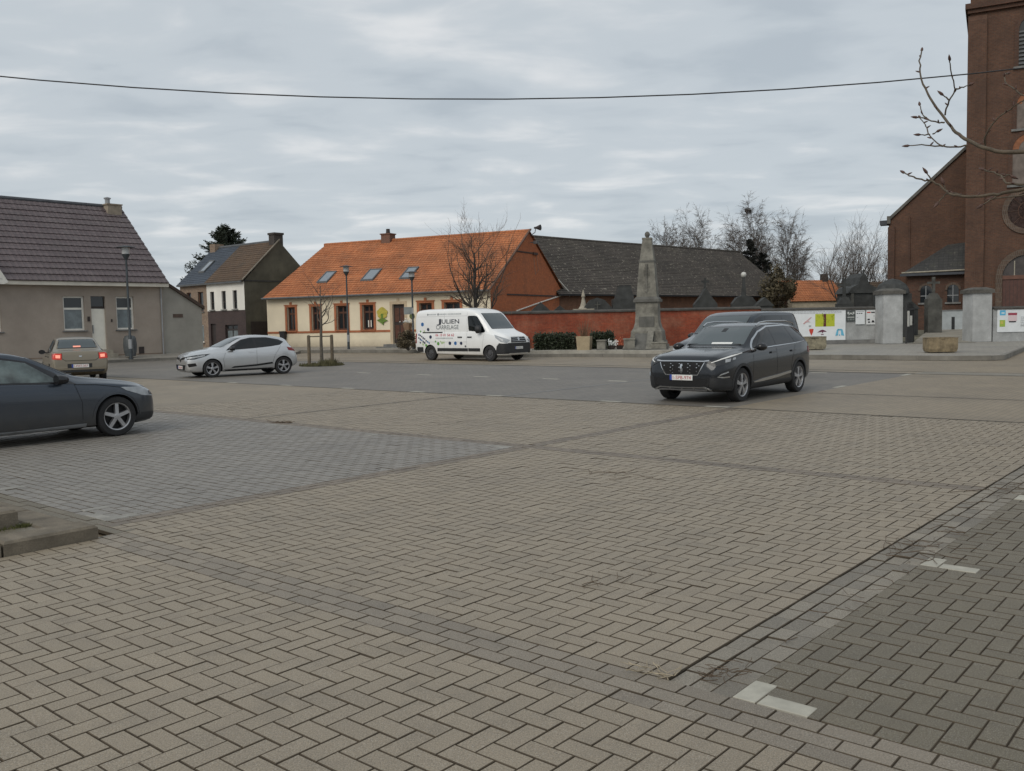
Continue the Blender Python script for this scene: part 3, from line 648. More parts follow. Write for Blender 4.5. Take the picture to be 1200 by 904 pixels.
tile_slope((LO + .12, DO + .36, EO), (-.1, DO + .36, EO), (1.0, DO / 2, RO), (LO + .12, DO / 2, RO), 27, 40, .035, .03, 2, one=True).build('rear_tile_courses', tile_or, rf, fix=False)
for i in range(48):
    x = .9 + i * (LO - .8) / 48
    MB().tube([(x, DO / 2, RO + .0), (x + .37, DO / 2, RO + .02)], [.13, .115], 8).build('ridge_tile', tile_or, rf)
MB().tube([(-.1, -.4, EO - .03), (LO + .1, -.4, EO - .03)], .07, 8).build('gutter', lead, rf)
MB().add([(LO + .1, -.4, EO - .02), (LO + .24, -.4, EO - .02), (LO + .24, DO / 2, RO + .06), (LO + .1, DO / 2, RO + .06), (LO + .1, -.4, EO + .08), (LO + .24, -.4, EO + .08), (LO + .24, DO / 2, RO + .15), (LO + .1, DO / 2, RO + .15)], [(0, 1, 2, 3), (4, 5, 6, 7), (0, 1, 5, 4), (1, 2, 6, 5), (2, 3, 7, 6), (3, 0, 4, 7)]).build('verge', mat('verge_dark', (.12, .07, .05), .9, var=.3), rf)
slope = lambda y: EO - .02 + (y + .36) * (RO - EO) / (DO / 2 + .36) + .05
for a, b in ((3.6, 4.5), (7.3, 8.3), (10.4, 11.25)): skylight(rf, a, b, 1.0, 2.15, slope)
c_ = MB().box(6.2, 6.95, DO / 2 - .35, DO / 2 + .35, RO - .4, RO + .42).box(6.14, 7.01, DO / 2 - .41, DO / 2 + .41, RO + .42, RO + .5).build('chimney', brick_mat('red_chimney', (.22, .085, .05), (.17, .07, .045), (.2, .17, .14)), rf)
MB().lathe([(.16, 0), (.13, .3), (.15, .33)], 10, (6.58, DO / 2, RO + .5)).build('chimney_pot', dark_wood, c_)
gable_br = brick_mat('gable_brick', (.66, .19, .068), (.56, .155, .06), (.46, .2, .1), big=.28, stain=((.09, .05, .035), .9, .55))
mb = MB().quad((LO, 0, -.2), (LO, DO, -.2), (LO, DO, EO), (LO, 0, EO)); mb.add([(LO, -.1, EO), (LO, DO + .1, EO), (LO, DO / 2, RO)], [(0, 1, 2)])
gw = mb.build('gable_wall', gable_br, O, fix=False)
MB().box(LO - .02, LO + .035, 2.2, DO - .2, EO - .28, EO - .17).build('brick_band', mat('sooty_band', (.08, .05, .04), .9, var=.3), gw)
MB().box(LO - .02, LO + .035, 3.7, 6.7, 5.95, 6.04).box(LO - .02, LO + .1, 6.1, 6.75, 5.9, 6.06).build('brick_band', mat('sooty_band', (.08, .05, .04), .9), gw)
MB().tube([(LO + .06, 3.4, 2.15), (LO + .06, 7.5, 2.8), (LO + .06, 10.6, 3.25)], .045, 6).build('white_pipe', white_pvc, gw)
MB().tube([(LO + .09, 10.1, 4.35), (LO + .4, 11.3, 3.5), (LO + .4, 11.35, 3.2)], .045, 6).build('downpipe', white_pvc, gw)
MB().tube([(LO + .04, 6.6, 5.9), (LO + .05, 6.9, 4.9), (LO + .05, 6.4, 4.6), (LO + .05, 6.2, 5.7)], .012, 5).build('cable', mat('grey_cable', (.3, .25, .2), .7), gw)
si = thing('gable_siren', 'small dark siren on a bracket at the top of the brick gable', 'siren', Matrix.Rotation(O_RZ, 3, 'Z') @ Vector((LO + .1, DO / 2 + .1, RO + .0)) + Vector((-17, 64, .25)), O_RZ)
MB().tube([(.0, 0, -.3), (.3, .1, -.1), (.35, .1, .12)], .03, 6).tube([(0, 0, -.75), (.4, .1, -.75)], .03, 6).build('bracket', lead, si)
MB().lathe([(.06, -.05), (.08, .1), (.2, .4)], 12, (.3, .1, .2), 'x').build('horn', dark_wood, si, smooth=40)
MB().box(.2, .5, 0, .2, -.85, -.65).build('driver_box', lead, si)
# on and beside the cream house
loc = lambda x, y, z: Matrix.Rotation(O_RZ, 3, 'Z') @ Vector((x, y, z)) + Vector((-17, 64, .25))
sg = thing('tree_sign', 'painted yellow and green tree sign on the cream wall beside the door', 'sign', loc(9.72, -.03, 2.0), O_RZ)
yel = mat('sign_yellow', (.42, .36, .06), .7, var=.35, vs=9, world=False); grn = mat('sign_green', (.12, .2, .03), .7, var=.3, vs=9, world=False)
rng = random.Random(5); poly = [(.40 * cos(a) * (1 + .1 * sin(7 * a)) + 0, .2 + .36 * sin(a) * (1 + .1 * sin(5 * a))) for a in [2 * pi * i / 28 for i in range(28)]]
MB().prism(poly, 'y', -.03, 0).build('crown_shape', yel, sg)
MB().prism([(-.06, -.28), (.06, -.28), (.1, .15), (-.1, .15)], 'y', -.045, 0).prism([(-.42, -.25), (0, -.12), (.42, -.28), (.1, -.42), (.08, -.58), (-.1, -.45)], 'y', -.05, -.002).build('trunk_shape', grn, sg)
pb = thing('wall_box', 'black box tilted on the cream wall at its left end', 'letter box', loc(1.5, -.02, .55), O_RZ)
b_ = MB().frust(0, -.14, 0, .52, .17, .12, .24, .13).build('bin_body', mat('black_plastic', (.018, .018, .02), .5, var=.2), pb); MB().box(-.25, .25, -.29, .02, .52, .58).build('lid', mat('black_plastic', (.02,) * 3, .5), pb)
pp = thing('flower_box', 'wall flower box with white flowers beside the dark door', 'flower box', loc(11.75, -.2, 1.05), O_RZ)
MB().frust(0, 0, 0, .45, .16, .13, .25, .18).build('pot', mat('terracotta_brown', (.2, .13, .08), .8, var=.3), pp)
fl = MB(); rng = random.Random(9)
for i in range(60):
    x, y, z = rng.gauss(-.05, .2), rng.gauss(0, .1), .5 + abs(rng.gauss(0, .09)); a = rng.uniform(0, 6.3)
    fl.add([(x, y, z), (x + .07 * cos(a), y + .05 * sin(a), z + .02), (x + .02, y + .05, z + .08)], [(0, 1, 2)])
fl.build('flowers', mat('white_flowers', (.6, .62, .6), .8, var=.3, vs=20), pp)
rd = thing('round_plaque', 'small round green plaque on the cream wall right of the door', 'plaque', loc(12.0, -.02, 1.95), O_RZ)
MB().lathe([(.0, -.03), (.17, -.03), (.2, 0)], 16, (0, 0, 0), 'y').build('disc', mat('plaque_green', (.1, .13, .04), .6, var=.3, vs=8), rd)

# ---------------------------------------------------------------- long barn with the dark roof
bd = Vector((17.8, 18)).normalized(); B_RZ = atan2(bd.y, bd.x)
B = thing('long_barn', 'long brick barn with a dark mossy tile roof spotted with lichen', 'barn', (4.2, 66, .3), B_RZ)
EB, RB, DB, XB0, XB1 = 3.32, 7.95, 11., -1.5, 32.3
barn_br = brick_mat('barn_brick', (.27, .115, .062), (.21, .09, .055), (.22, .15, .1), big=.35, stain=((.05, .035, .03), .7, .5))
mb = MB(); opb = [(6.0, 6.6, 1.5, 2.3), (9.8, 10.8, 1.4, 2.3), (16, 16.8, 1.4, 2.3), (22, 23, .2, 2.3)]
wall(mb, XB0, XB1, -.3, EB, opb); mb.quad((XB1, 0, -.3), (XB1, DB, -.3), (XB1, DB, EB), (XB1, 0, EB)); mb.quad((XB0, DB, -.3), (XB1, DB, -.3), (XB1, DB, EB), (XB0, DB, EB)); mb.add([(XB1, 0, EB), (XB1, DB, EB), (XB1, DB / 2, RB - .1)], [(0, 1, 2)]); mb.quad((XB0, 0, -.3), (XB0, DB, -.3), (XB0, DB, EB), (XB0, 0, EB)); mb.add([(XB0, 0, EB), (XB0, DB, EB), (XB0, DB / 2, RB - .1)], [(0, 1, 2)])
mb.build('wall', barn_br, B, fix=False)
for o in opb[:3]: window(B, *o, fm=lead, gm=glass_d, fr=.06, mull=((o[0] + o[1]) / 2,), trans=((o[2] + o[3]) / 2,))
MB().box(22, 23, .1, .16, .2, 2.3).build('door', dark_wood, B)
barn_t = roof_tile_mat('barn_tiles', (.06, .05, .042), (.084, .071, .059), .22, .17, (.06, .055, .04), .5, (.36, .33, .27), .65, big=.4)
xr = XB1 + .25
rf = MB().add([(XB0, -.25, EB - .06), (XB1, -.25, EB - .06), (xr, DB / 2, RB - .06), (XB0, DB / 2, RB - .06), (XB1, DB + .25, EB - .06), (XB0, DB + .25, EB - .06)], [(0, 1, 2, 3), (3, 2, 4, 5)]).build('roof', dark_wood, B)
tile_slope((XB0, -.4, EB - .04), (XB1 + .3, -.4, EB - .04), (xr, DB / 2, RB), (XB0, DB / 2, RB), 36, 150, .03, .022, 2, one=True, sag=.0, seed=4).build('tile_courses', barn_t, rf, fix=False)
tile_slope((XB1 + .3, DB + .4, EB), (XB0, DB + .4, EB), (XB0, DB / 2, RB), (xr, DB / 2, RB), 30, 40, .03, .02, 2, one=True).build('rear_courses', barn_t, rf, fix=False)
MB().tube([(XB0, DB / 2, RB + .02), (10, DB / 2, RB - .03), (xr, DB / 2, RB + .02)], .13, 6).build('ridge_tiles', barn_t, rf)
MB().box(XB0, XB1 + .3, -.46, -.34, EB - .14, EB - .02).build('gutter', mat('gutter_black', (.02, .02, .022), .6), rf)
# ================================================================ CHURCHYARD WALL, GATE, POSTERS
red_br = brick_mat('red_wall_brick', (.34, .066, .028), (.255, .048, .024), (.24, .09, .05), big=.35, stain=((.36, .2, .13), .8, .45))
grey_rd = mat('grey_wall_render', (.34, .35, .35), .9, var=.3, vs=1.3, fine=.4, fs=12)
coping_m = mat('coping', (.06, .056, .05), .9, var=.4, vs=3)
W = thing('churchyard_wall', 'red brick churchyard wall with dark coping, grey rendered towards the gate', 'wall', (0, 48, 0))
mb = MB(); mb.box(-.9, 13.1, 0, .35, .0, 2.12); mb.build('brick_wall', red_br, W)
MB().box(13.1, 19.15, .02, .35, .0, 2.0).build('rendered_wall', grey_rd, W)
for i in range(20):
    a = -.95 + i * 20.1 / 20; z = 2.12 if a < 12.9 else 2.0
    MB().prism([(-.08, z), (.43, z), (.43, z + .07), (.175, z + .15), (-.08, z + .07)], 'x', a + .004, min(a + 1.0, 19.1)).build('coping_stone', coping_m, W)
MB().box(13.1, 19.15, -.03, .02, .1, .42).build('plinth', mat('wall_plinth', (.16, .16, .155), .9, var=.4, vs=2), W)
MB().box(-.3, .9, -.25, -.002, .2, .95).build('buttress', pale_stone, W)
W2 = thing('churchyard_wall', 'pale grey rendered wall with a poster board, right of the gate', 'wall', (0, 47, 0))
MB().box(24.78, 36, .0, .35, -.1, 1.85).build('rendered_wall', grey_rd, W2)
for i in range(11): MB().prism([(-.08, 1.85), (.43, 1.85), (.43, 1.92), (.175, 2.0), (-.08, 1.92)], 'x', 24.8 + i, 25.79 + i).build('coping_stone', coping_m, W2)
pil_m = mat('pillar_render', (.40, .41, .41), .9, var=.25, vs=1.6, fine=.35, fs=12, dirt=(0, 3.0, (.2, .2, .19), .3))
cap_m = mat('pillar_cap', (.095, .09, .08), .92, var=.4, vs=3, fine=.4, fs=30)
def pillar(x0, x1, zt, label):
    p = thing('gate_pillar', label, 'gate pillar', ((x0 + x1) / 2, 47, 0), group='church gate pillars'); a = (x1 - x0) / 2
    MB().box(-a, a, -.1, .95, -.1, zt).build('shaft', pil_m, p)
    MB().box(-a - .1, a + .1, -.2, 1.05, zt, zt + .18).frust(0, .42, zt + .18, zt + .3, a + .08, .6, a * .6, .35).build('cap', cap_m, p)
    MB().box(-a - .03, a + .03, -.13, .98, -.1, .22).build('foot', mat('wall_plinth', (.16,) * 3), p)
pillar(19.1, 20.1, 2.74, 'grey rendered gate pillar on the left of the church gate')
pillar(23.68, 24.66, 2.7, 'grey rendered gate pillar on the right of the church gate')
# posters: flat prints on boards, at their real size
def poster(name, label, cat, x0, x1, z0, z1, base, prints, group=None, y=47.99, th=.03):
    p = thing(name, label, cat, (x0, y, z0), group=group)
    MB().box(0, x1 - x0, -th, 0, 0, z1 - z0).build('board', mat('print_%d_%d_%d' % tuple(int(c * 255) for c in base), base, .6, var=.06, vs=3), p)
    by = {}
    for pts, c in prints:
        if c not in by: by[c] = (MB(), .004 + .002 * len(by))
        by[c][0].prism([(a, b) for a, b in pts], 'y', -th - by[c][1], -th)
    for c, (m_, _o) in by.items(): m_.build('print', mat('print_%d_%d_%d' % tuple(int(k * 255) for k in c), c, .6, var=0), p)
    return p
def R(a, b, c, d): return [(a, c), (b, c), (b, d), (a, d)]
def tx(txt, x, z, size, xscale=1):
    mb = text_mb(txt, size); return [([(mb.v[i][0] * xscale + x, mb.v[i][1] + z) for i in f], None) for f in mb.f]
def lines(x0, x1, z, n, dz, c, h=.03, seed=1):
    r = random.Random(seed); o = []
    for k in range(n):
        x = x0
        while x < x1 - .05:
            l = r.uniform(.05, .16); o.append((R(x, min(x + l, x1), z - k * dz, z - k * dz + h), c)); x += l + .035
    return o
YG, MAR, RED, SKY, BLK, GRY = (.42, .47, .03), (.10, .02, .02), (.50, .05, .03), (.12, .42, .60), (.02, .02, .025), (.35, .37, .38)
pr = [(R(2.84, 3.86, .72, 1.38), YG), (R(3.27, 3.41, .72, 1.38), MAR)]
rr = random.Random(2)
for i in range(22): x, z = rr.uniform(2.88, 3.8), rr.uniform(.76, 1.3); pr.append((R(x, x + .03, z, z + rr.uniform(.04, .12)), (.24, .3, .02)))
pr += [([(2.52, .56), (2.56, .62), (2.62, .6), (2.68, .62), (2.76, .6), (2.72, .44), (2.64, .26), (2.56, .42)], RED)]
pr += [([(2.95, .42), (3.1, .52), (3.22, .56), (3.38, .5), (3.44, .44), (3.26, .45), (3.24, .38), (3.2, .38), (3.2, .44)], (.12, .03, .06)), (R(3.14, 3.28, .29, .33), (.12, .03, .06))]
pr += [([(3.9, .22), (3.98, .55), (4.06, .58), (4.03, .25)], SKY), ([(4.2, .25), (4.18, .58), (4.27, .55), (4.36, .22)], SKY), (R(4.03, 4.2, .5, .58), SKY), (R(4.09, 4.14, .22, .3), SKY)]
pr += [([(2.2, .9), (2.26, .86), (2.66, 1.22), (2.6, 1.22)], (.5, .3, .3)), ([(2.3, 1.0), (2.34, .96), (2.6, .97), (2.4, 1.05)], (.55, .36, .36)), (R(2.5, 2.62, .72, .8), GRY)]
pr += lines(.2, 4.2, 1.5, 2, .07, (.42, .44, .46), .02) + lines(2.9, 3.4, .2, 2, .06, (.45, .45, .46), .02, 3) + [(R(1.9, 1.96, .4, .5), (.1, .3, .12)), (R(1.96, 2.02, .44, .48), SKY)]
pr += [(R(.5, 1.5, .3, 1.1), (.55, .60, .58)), (R(.6, 1.4, .5, .9), (.3, .42, .5))]
poster('sports_board', 'large white board with a yellow-green panel and small logos on the churchyard wall', 'poster board', 13.12, 17.55, .42, 2.0, (.68, .71, .73), pr)
poster('dark_poster', 'small black and white notice beside the large white board', 'poster', 17.6, 18.06, 1.38, 1.92, (.05, .06, .06), [(R(.05, .41, .2, .24), (.5, .52, .5)), ([(.08, .3), (.23, .48), (.38, .3), (.23, .4)], (.5, .52, .5)), (R(.05, .14, .38, .5), (.45, .47, .46)), (R(.32, .41, .38, .5), (.45, .47, .46))] + lines(.06, .4, .12, 2, .05, (.3, .33, .32), .02))
poster('white_poster', 'plain white paper poster between the black notice and the red-topped poster', 'poster', 18.08, 18.56, 1.22, 1.95, (.66, .69, .71), lines(.05, .43, .55, 1, .05, BLK, .045, 4) + lines(.06, .2, .34, 1, .05, GRY, .03) + [(R(.05, .43, .66, .69), GRY)])
poster('red_poster', 'white poster with red heading and two dark pictures, next to the gate pillar', 'poster', 18.64, 19.1, 1.2, 1.96, (.66, .68, .69), [(R(.03, .22, .6, .66), RED), (R(.25, .44, .6, .66), BLK), (R(.06, .18, .22, .3), BLK), (R(.09, .2, .09, .16), BLK), ([(.27, .1), (.29, .18), (.33, .22), (.4, .2), (.44, .1)], BLK), (R(.38, .42, .4, .48), GRY)])
pr = [(R(.12, .42, .86, 1.12), (.1, .4, .62)), (R(.2, .36, .94, 1.02), (.5, .65, .7)), (R(.12, .4, .28, .62), (.3, .42, .06)), (R(.16, .3, .42, .56), (.5, .45, .1)), (R(.55, 1.0, .56, .98), (.62, .5, .52)), (R(.55, 1.0, .86, .98), (.3, .05, .08)), (R(.6, .95, .5, .56), BLK),
      ([(1.4, 1.3), (1.42, 1.08), (1.6, .96), (1.85, .95), (2.1, 1.05), (2.15, 1.3)], (.62, .42, .05)), (R(2.4, 3.6, .3, 1.1), (.5, .58, .62)), (R(1.2, 2.2, .3, .34), GRY)] + lines(1.2, 2.2, .75, 5, .09, (.5, .52, .54), .03)
poster('village_board', 'white board with blue square and yellow sun, right of the gate', 'poster board', 24.98, 29.2, .68, 2.08 - .25, (.66, .69, .71), pr, y=46.99)
# gate leaf standing open, papers hung on it
gl = thing('iron_gate', 'black iron gate leaf standing open beside the left pillar, white papers on it', 'gate', (20.2, 46.75, .12), radians(54))
iron = mat('black_iron', (.018, .019, .02), .55, var=.3, vs=6)
MB().box(0, .07, -.03, .03, 0, 2.3).box(1.68, 1.74, -.03, .03, 0, 1.95).box(.07, 1.68, -.02, .02, .12, .2).box(.07, 1.68, -.02, .02, 1.0, 1.08).box(.07, 1.68, -.02, .02, 1.8, 1.88).build('gate_frame', iron, gl)
for i in range(12): MB().box(.16 + i * .125, .19 + i * .125, -.012, .012, .15, 1.95 + .25 * sin(pi * i / 11 * .5 + .8)).build('bar', iron, gl)
MB().box(.07, 1.68, -.008, .008, .2, 1.0).build('kick_plate', iron, gl)
MB().box(.15, .55, -.045, -.03, .95, 1.75).box(.7, 1.15, -.045, -.03, 1.0, 1.5).build('paper_notice', white_pvc, gl)
wb = thing('wheelie_bin', 'green wheeled bin standing inside the church gate', 'bin', (20.9, 50.6, .28), .2)
MB().frust(0, 0, .1, .95, .22, .25, .29, .34).build('bin_body', mat('bin_green', (.03, .07, .035), .5, var=.25), wb); MB().box(-.31, .31, -.38, .36, .95, 1.03).build('lid', mat('bin_lid', (.09, .16, .06), .5), wb)
MB().lathe([(.1, -.03), (.1, .03)], 12, (-.2, .3, .1), 'x').lathe([(.1, -.03), (.1, .03)], 12, (.2, .3, .1), 'x').build('wheel', iron, wb)
# planters
trough_m = mat('trough_concrete', (.235, .185, .115), .95, var=.45, vs=5, fine=.5, fs=40, bmp=.6)
def trough(x, y, z, a, b, h, rz, label, grp, m=trough_m, flute=11):
    t = thing('stone_planter', label, 'planter', (x, y, z), rz, grp)
    mb = MB(); n = flute * 6; prof = []
    for i in range(n):
        ang = 2 * pi * i / n; k = max(abs(cos(ang)), abs(sin(ang))); r = (1 / k) ** .82 * (1 + (.025 if (i // 2) % 2 else 0)); prof.append((cos(ang) * r, sin(ang) * r))
    R_ = lambda s, zz: [(p[0] * a * s, p[1] * b * s, zz) for p in prof]
    mb.add(R_(.93, .05) + R_(1, .3 * h) + R_(1, h * .93) + R_(1.03, h) + R_(.88, h) + R_(.88, h - .08), [(k * n + i, k * n + (i + 1) % n, (k + 1) * n + (i + 1) % n, (k + 1) * n + i) for k in range(5) for i in range(n)] + [tuple(range(5 * n, 6 * n))])
    mb.build('trough', m, t); MB().box(-a * .8, -a * .5, -b * .7, b * .7, 0, .06).box(a * .5, a * .8, -b * .7, b * .7, 0, .06).build('foot', m, t)
    MB().lathe([(.01, 0), (a * .82, 0)], 12).build('soil', soil, t, loc=(0, 0, h - .06)); return t
t = trough(17.35, 36.95, .125, .58, .44, .62, -.15, 'ribbed brown concrete planter on the pavement in front of the gate', 'concrete planters on the pavement')
trough(13.85, 42.2, .14, .6, .42, .62, 0, 'mossy concrete planter under the large white board, behind the parked cars', 'concrete planters on the pavement', mat('trough_mossy', (.25, .225, .16), .95, var=.45, vs=6, fine=.5, fs=40, bmp=.6))

# ================================================================ CHURCH
ch_br = brick_mat('church_brick', (.135, .06, .034), (.095, .042, .027), (.105, .075, .055), .26, .09, .014, big=.3, stain=((.075, .045, .034), .55, .45))
ch_br2 = brick_mat('church_brick_dark', (.115, .05, .031), (.085, .039, .026), (.09, .066, .05), .26, .09, .014, big=.3)
slate_c = roof_tile_mat('church_slate', (.036, .036, .036), (.048, .047, .046), .3, .2, (.08, .08, .06), .5, (.2, .19, .16), .3)
CH = thing('church', 'brown brick church with a square tower, round window and arched door, behind the gate', 'church', (30.85, 62, .3), radians(-28))
TX0, TX1, TY, TC = 0., 7.1, 0., 3.55
def arch_pts(cx, hw, z0, zs, n=12): return [(cx - hw, z0), (cx - hw, zs)] + [(cx - hw * cos(pi * i / n), zs + hw * sin(pi * i / n)) for i in range(1, n)] + [(cx + hw, zs), (cx + hw, z0)]
mb = MB(); mb.box(TX0, TX1, TY, TY + 7.1, -.5, 33); mb.build('tower', ch_br, CH)
for a, b in ((TX0 - .12, TX0 + 1.0), (TX1 - 1.0, TX1 + .12)):
    MB().box(a, b, TY - .22, TY + 1.2, -.5, 20.6).add([(a, TY - .22, 20.6), (b, TY - .22, 20.6), (b, TY + 1.2, 20.6), (a, TY + 1.2, 20.6), (a, TY, 21), (b, TY, 21), (b, TY + 1.2, 21), (a, TY + 1.2, 21)], [(0, 1, 5, 4), (3, 0, 4, 7), (1, 2, 6, 5), (4, 5, 6, 7)]).build('buttress', ch_br, CH)
MB().box(TX0 - .3, TX1 + .3, TY - .4, TY + 7.4, 21.35, 21.7).box(TX0 - .15, TX1 + .15, TY - .22, TY + 7.2, 21.1, 21.35).build('cornice', ch_br2, CH)
MB().box(TX0 - .14, TX1 + .14, TY - .26, TY + 7.2, -.5, .9).build('plinth', stone, CH)
MB().add([(TX0 - .3, TY - .3, 33), (TX1 + .3, TY - .3, 33), (TX1 + .3, TY + 7.4, 33), (TX0 - .3, TY + 7.4, 33), (TC, TY + 3.55, 44)], [(0, 1, 4), (1, 2, 4), (2, 3, 4), (3, 0, 4)]).build('spire', slate_c, CH)
def ring(mb, cx, cz, r0, r1, y0, y1, a0=0, a1=2 * pi, n=28):
    vs = []
    for i in range(n + 1):
        a = a0 + (a1 - a0) * i / n
        vs += [(cx + r0 * cos(a), y0, cz + r0 * sin(a)), (cx + r1 * cos(a), y0, cz + r1 * sin(a)), (cx + r1 * cos(a), y1, cz + r1 * sin(a)), (cx + r0 * cos(a), y1, cz + r0 * sin(a))]
    mb.add(vs, [(i * 4 + k, i * 4 + (k + 1) % 4, i * 4 + 4 + (k + 1) % 4, i * 4 + 4 + k) for i in range(n) for k in range(4)])
arch_st = brick_mat('arch_brick', (.13, .085, .06), (.1, .065, .048), (.14, .12, .1), .12, .3, .014, big=.3)
RWZ = 8.0
mb = MB(); ring(mb, TC, RWZ, 1.18, 1.52, TY - .1, TY + .02); ro = mb.build('round_window', arch_st, CH)
MB().lathe([(.01, 0), (1.2, 0)], 28, (TC, TY - .03, RWZ), 'y').build('pane', mat('rose_glass', (.06, .028, .02), .35, var=.4, vs=3), ro)
mb = MB(); ring(mb, TC, RWZ, .55, .6, TY - .06, TY - .02)
for k in range(8): a = k * pi / 4; mb.tube([(TC + .57 * cos(a), TY - .05, RWZ + .57 * sin(a)), (TC + 1.2 * cos(a), TY - .05, RWZ + 1.2 * sin(a))], .025, 5)
mb.build('tracery', ch_br2, ro)
mb = MB(); ring(mb, TC, 3.7, 1.42, 1.82, TY - .16, TY + .02, 0, pi, 24); mb.box(TC - 1.82, TC - 1.42, TY - .16, TY + .02, .4, 3.7).box(TC + 1.42, TC + 1.82, TY - .16, TY + .02, .4, 3.7)
da = mb.build('door_arch', arch_st, CH)
MB().prism([(TC - 1.42, 3.8)] + [(TC - 1.42 * cos(pi * i / 16), 3.8 + 1.3 * sin(pi * i / 16)) for i in range(1, 16)] + [(TC + 1.42, 3.8)], 'y', TY - .03, TY + .02).build('fanlight', mat('fan_glass', (.05, .042, .04), .3, var=.4, vs=2), da)
MB().box(TC - 1.42, TC + 1.42, TY - .12, TY, 3.55, 3.8).build('lintel', mat('lintel_red', (.12, .055, .038), .7, var=.2), da)
for x, z in ((0, 5.0), (-.72, 4.75), (.72, 4.75)): MB().box(TC + x - .03, TC + x + .03, TY - .06, TY, 3.8, z).build('glazing_bar', pale_stone, da)
for s in (-1, 1):
    d_ = MB().box(min(0, s * 1.41) + TC + .005, max(0, s * 1.41) + TC - .005, TY - .06, TY, .5, 3.55).build('door', mat('church_door', (.075, .03, .022), .6, var=.25, vs=4), CH)
    for k in range(6): MB().box(TC + s * (.1 + k * .22) - .008, TC + s * (.1 + k * .22) + .008, TY - .07, TY - .06, .6, 3.5).build('board_joint', dark_wood, d_)
nich = mat('niche_plaster', (.15, .125, .11), .9, var=.3, vs=2)
for z0, zs, hw, kind in ((9.7, 12.0, .95, 'niche'), (13.3, 14.9, .75, 'niche'), (17.3, 19.7, .7, 'belfry'), (24, 28, .9, 'belfry')):
    mb = MB(); ring(mb, TC, zs, hw, hw + .25, TY - .07, TY + .02, 0, pi, 18); mb.box(TC - hw - .25, TC - hw, TY - .07, TY + .02, z0, zs).box(TC + hw, TC + hw + .25, TY - .07, TY + .02, z0, zs)
    nn_ = mb.build('arched_niche' if kind == 'niche' else 'belfry_window', ch_br2, CH)
    MB().prism(arch_pts(TC, hw, z0, zs), 'y', TY - .02, TY + .01).build('recess', nich if kind == 'niche' else iron, nn_)
    MB().box(TC - hw - .3, TC + hw + .3, TY - .14, TY, z0 - .14, z0).build('sill', stone, nn_)
    if kind == 'belfry':
        for k in range(9): MB().prism([(TY - .1, z0 + .12 + k * .25), (TY - .025, z0 + .22 + k * .25), (TY - .025, z0 + .26 + k * .25), (TY - .1, z0 + .16 + k * .25)], 'x', TC - hw, TC + hw).build('louvre', lead, nn_)
    else:
        mb = MB(); ring(mb, TC, zs, hw * .62, hw, TY - .04, TY - .021, 0, pi, 14); mb.build('arch_lining', mat('arch_orange', (.24, .1, .05), .9, var=.3), nn_)
MB().lathe([(.0, -.09), (.08, -.05), (.09, 0), (.06, .07), (0, .09)], 12, (TC, TY - .18, 6.0)).build('lamp', white_pvc, CH)
# nave behind, set back, with its raking coping
NX0, NX1, NY = -5.3, 12.4, 4.
NE, SLN = 8.25, .93
poly = [(NX0, -.5), (NX0, NE), (TC, NE + (TC - NX0) * SLN), (NX1, NE), (NX1, -.5)]
MB().prism(poly, 'y', NY, NY + .6).build('nave_front', ch_br, CH)
for x in (NX0, NX1 - .3): MB().box(x, x + .3, NY + .6, NY + 30, -.5, NE - .05).build('nave_wall', ch_br, CH)
MB().add([(NX0 - .3, NY + .5, NE - .1), (TC, NY + .5, NE + (TC - NX0) * SLN - .05), (TC, NY + 30, NE + (TC - NX0) * SLN - .05), (NX0 - .3, NY + 30, NE - .1), (NX1 + .3, NY + .5, NE - .1), (NX1 + .3, NY + 30, NE - .1)], [(0, 1, 2, 3), (1, 4, 5, 2)]).build('nave_roof', slate_c, CH)
cop = mat('coping_stone_grey', (.12, .115, .105), .9, var=.3, vs=2)
for i in range(8):
    a, b = NX0 + i * .79, NX0 + (i + 1) * .79 - .01; f = lambda x: NE + (x - NX0) * SLN
    MB().prism([(a, f(a)), (b, f(b)), (b, f(b) + .26), (a, f(a) + .26)], 'y', NY - .16, NY + .7).build('coping_stone', cop, CH)
dk_lead = mat('dark_lead', (.04, .045, .055), .6)
MB().box(NX0 - .12, NX0 + .12, NY - .2, NY + .75, NE - .2, NE + .35).build('kneeler', cop, CH); MB().box(NX0 - .6, NX0 - .12, NY - .25, NY + .6, NE - .28, NE + .05).build('gutter_end', dk_lead, CH)
MB().box(NX0 - .05, NX0 + .42, NY - .16, NY, -.5, NE - .45).build('pilaster', ch_br2, CH); MB().box(NX0 + 1.35, NX0 + 1.47, NY - .1, NY, -.5, NE + .2).build('pilaster', ch_br2, CH)
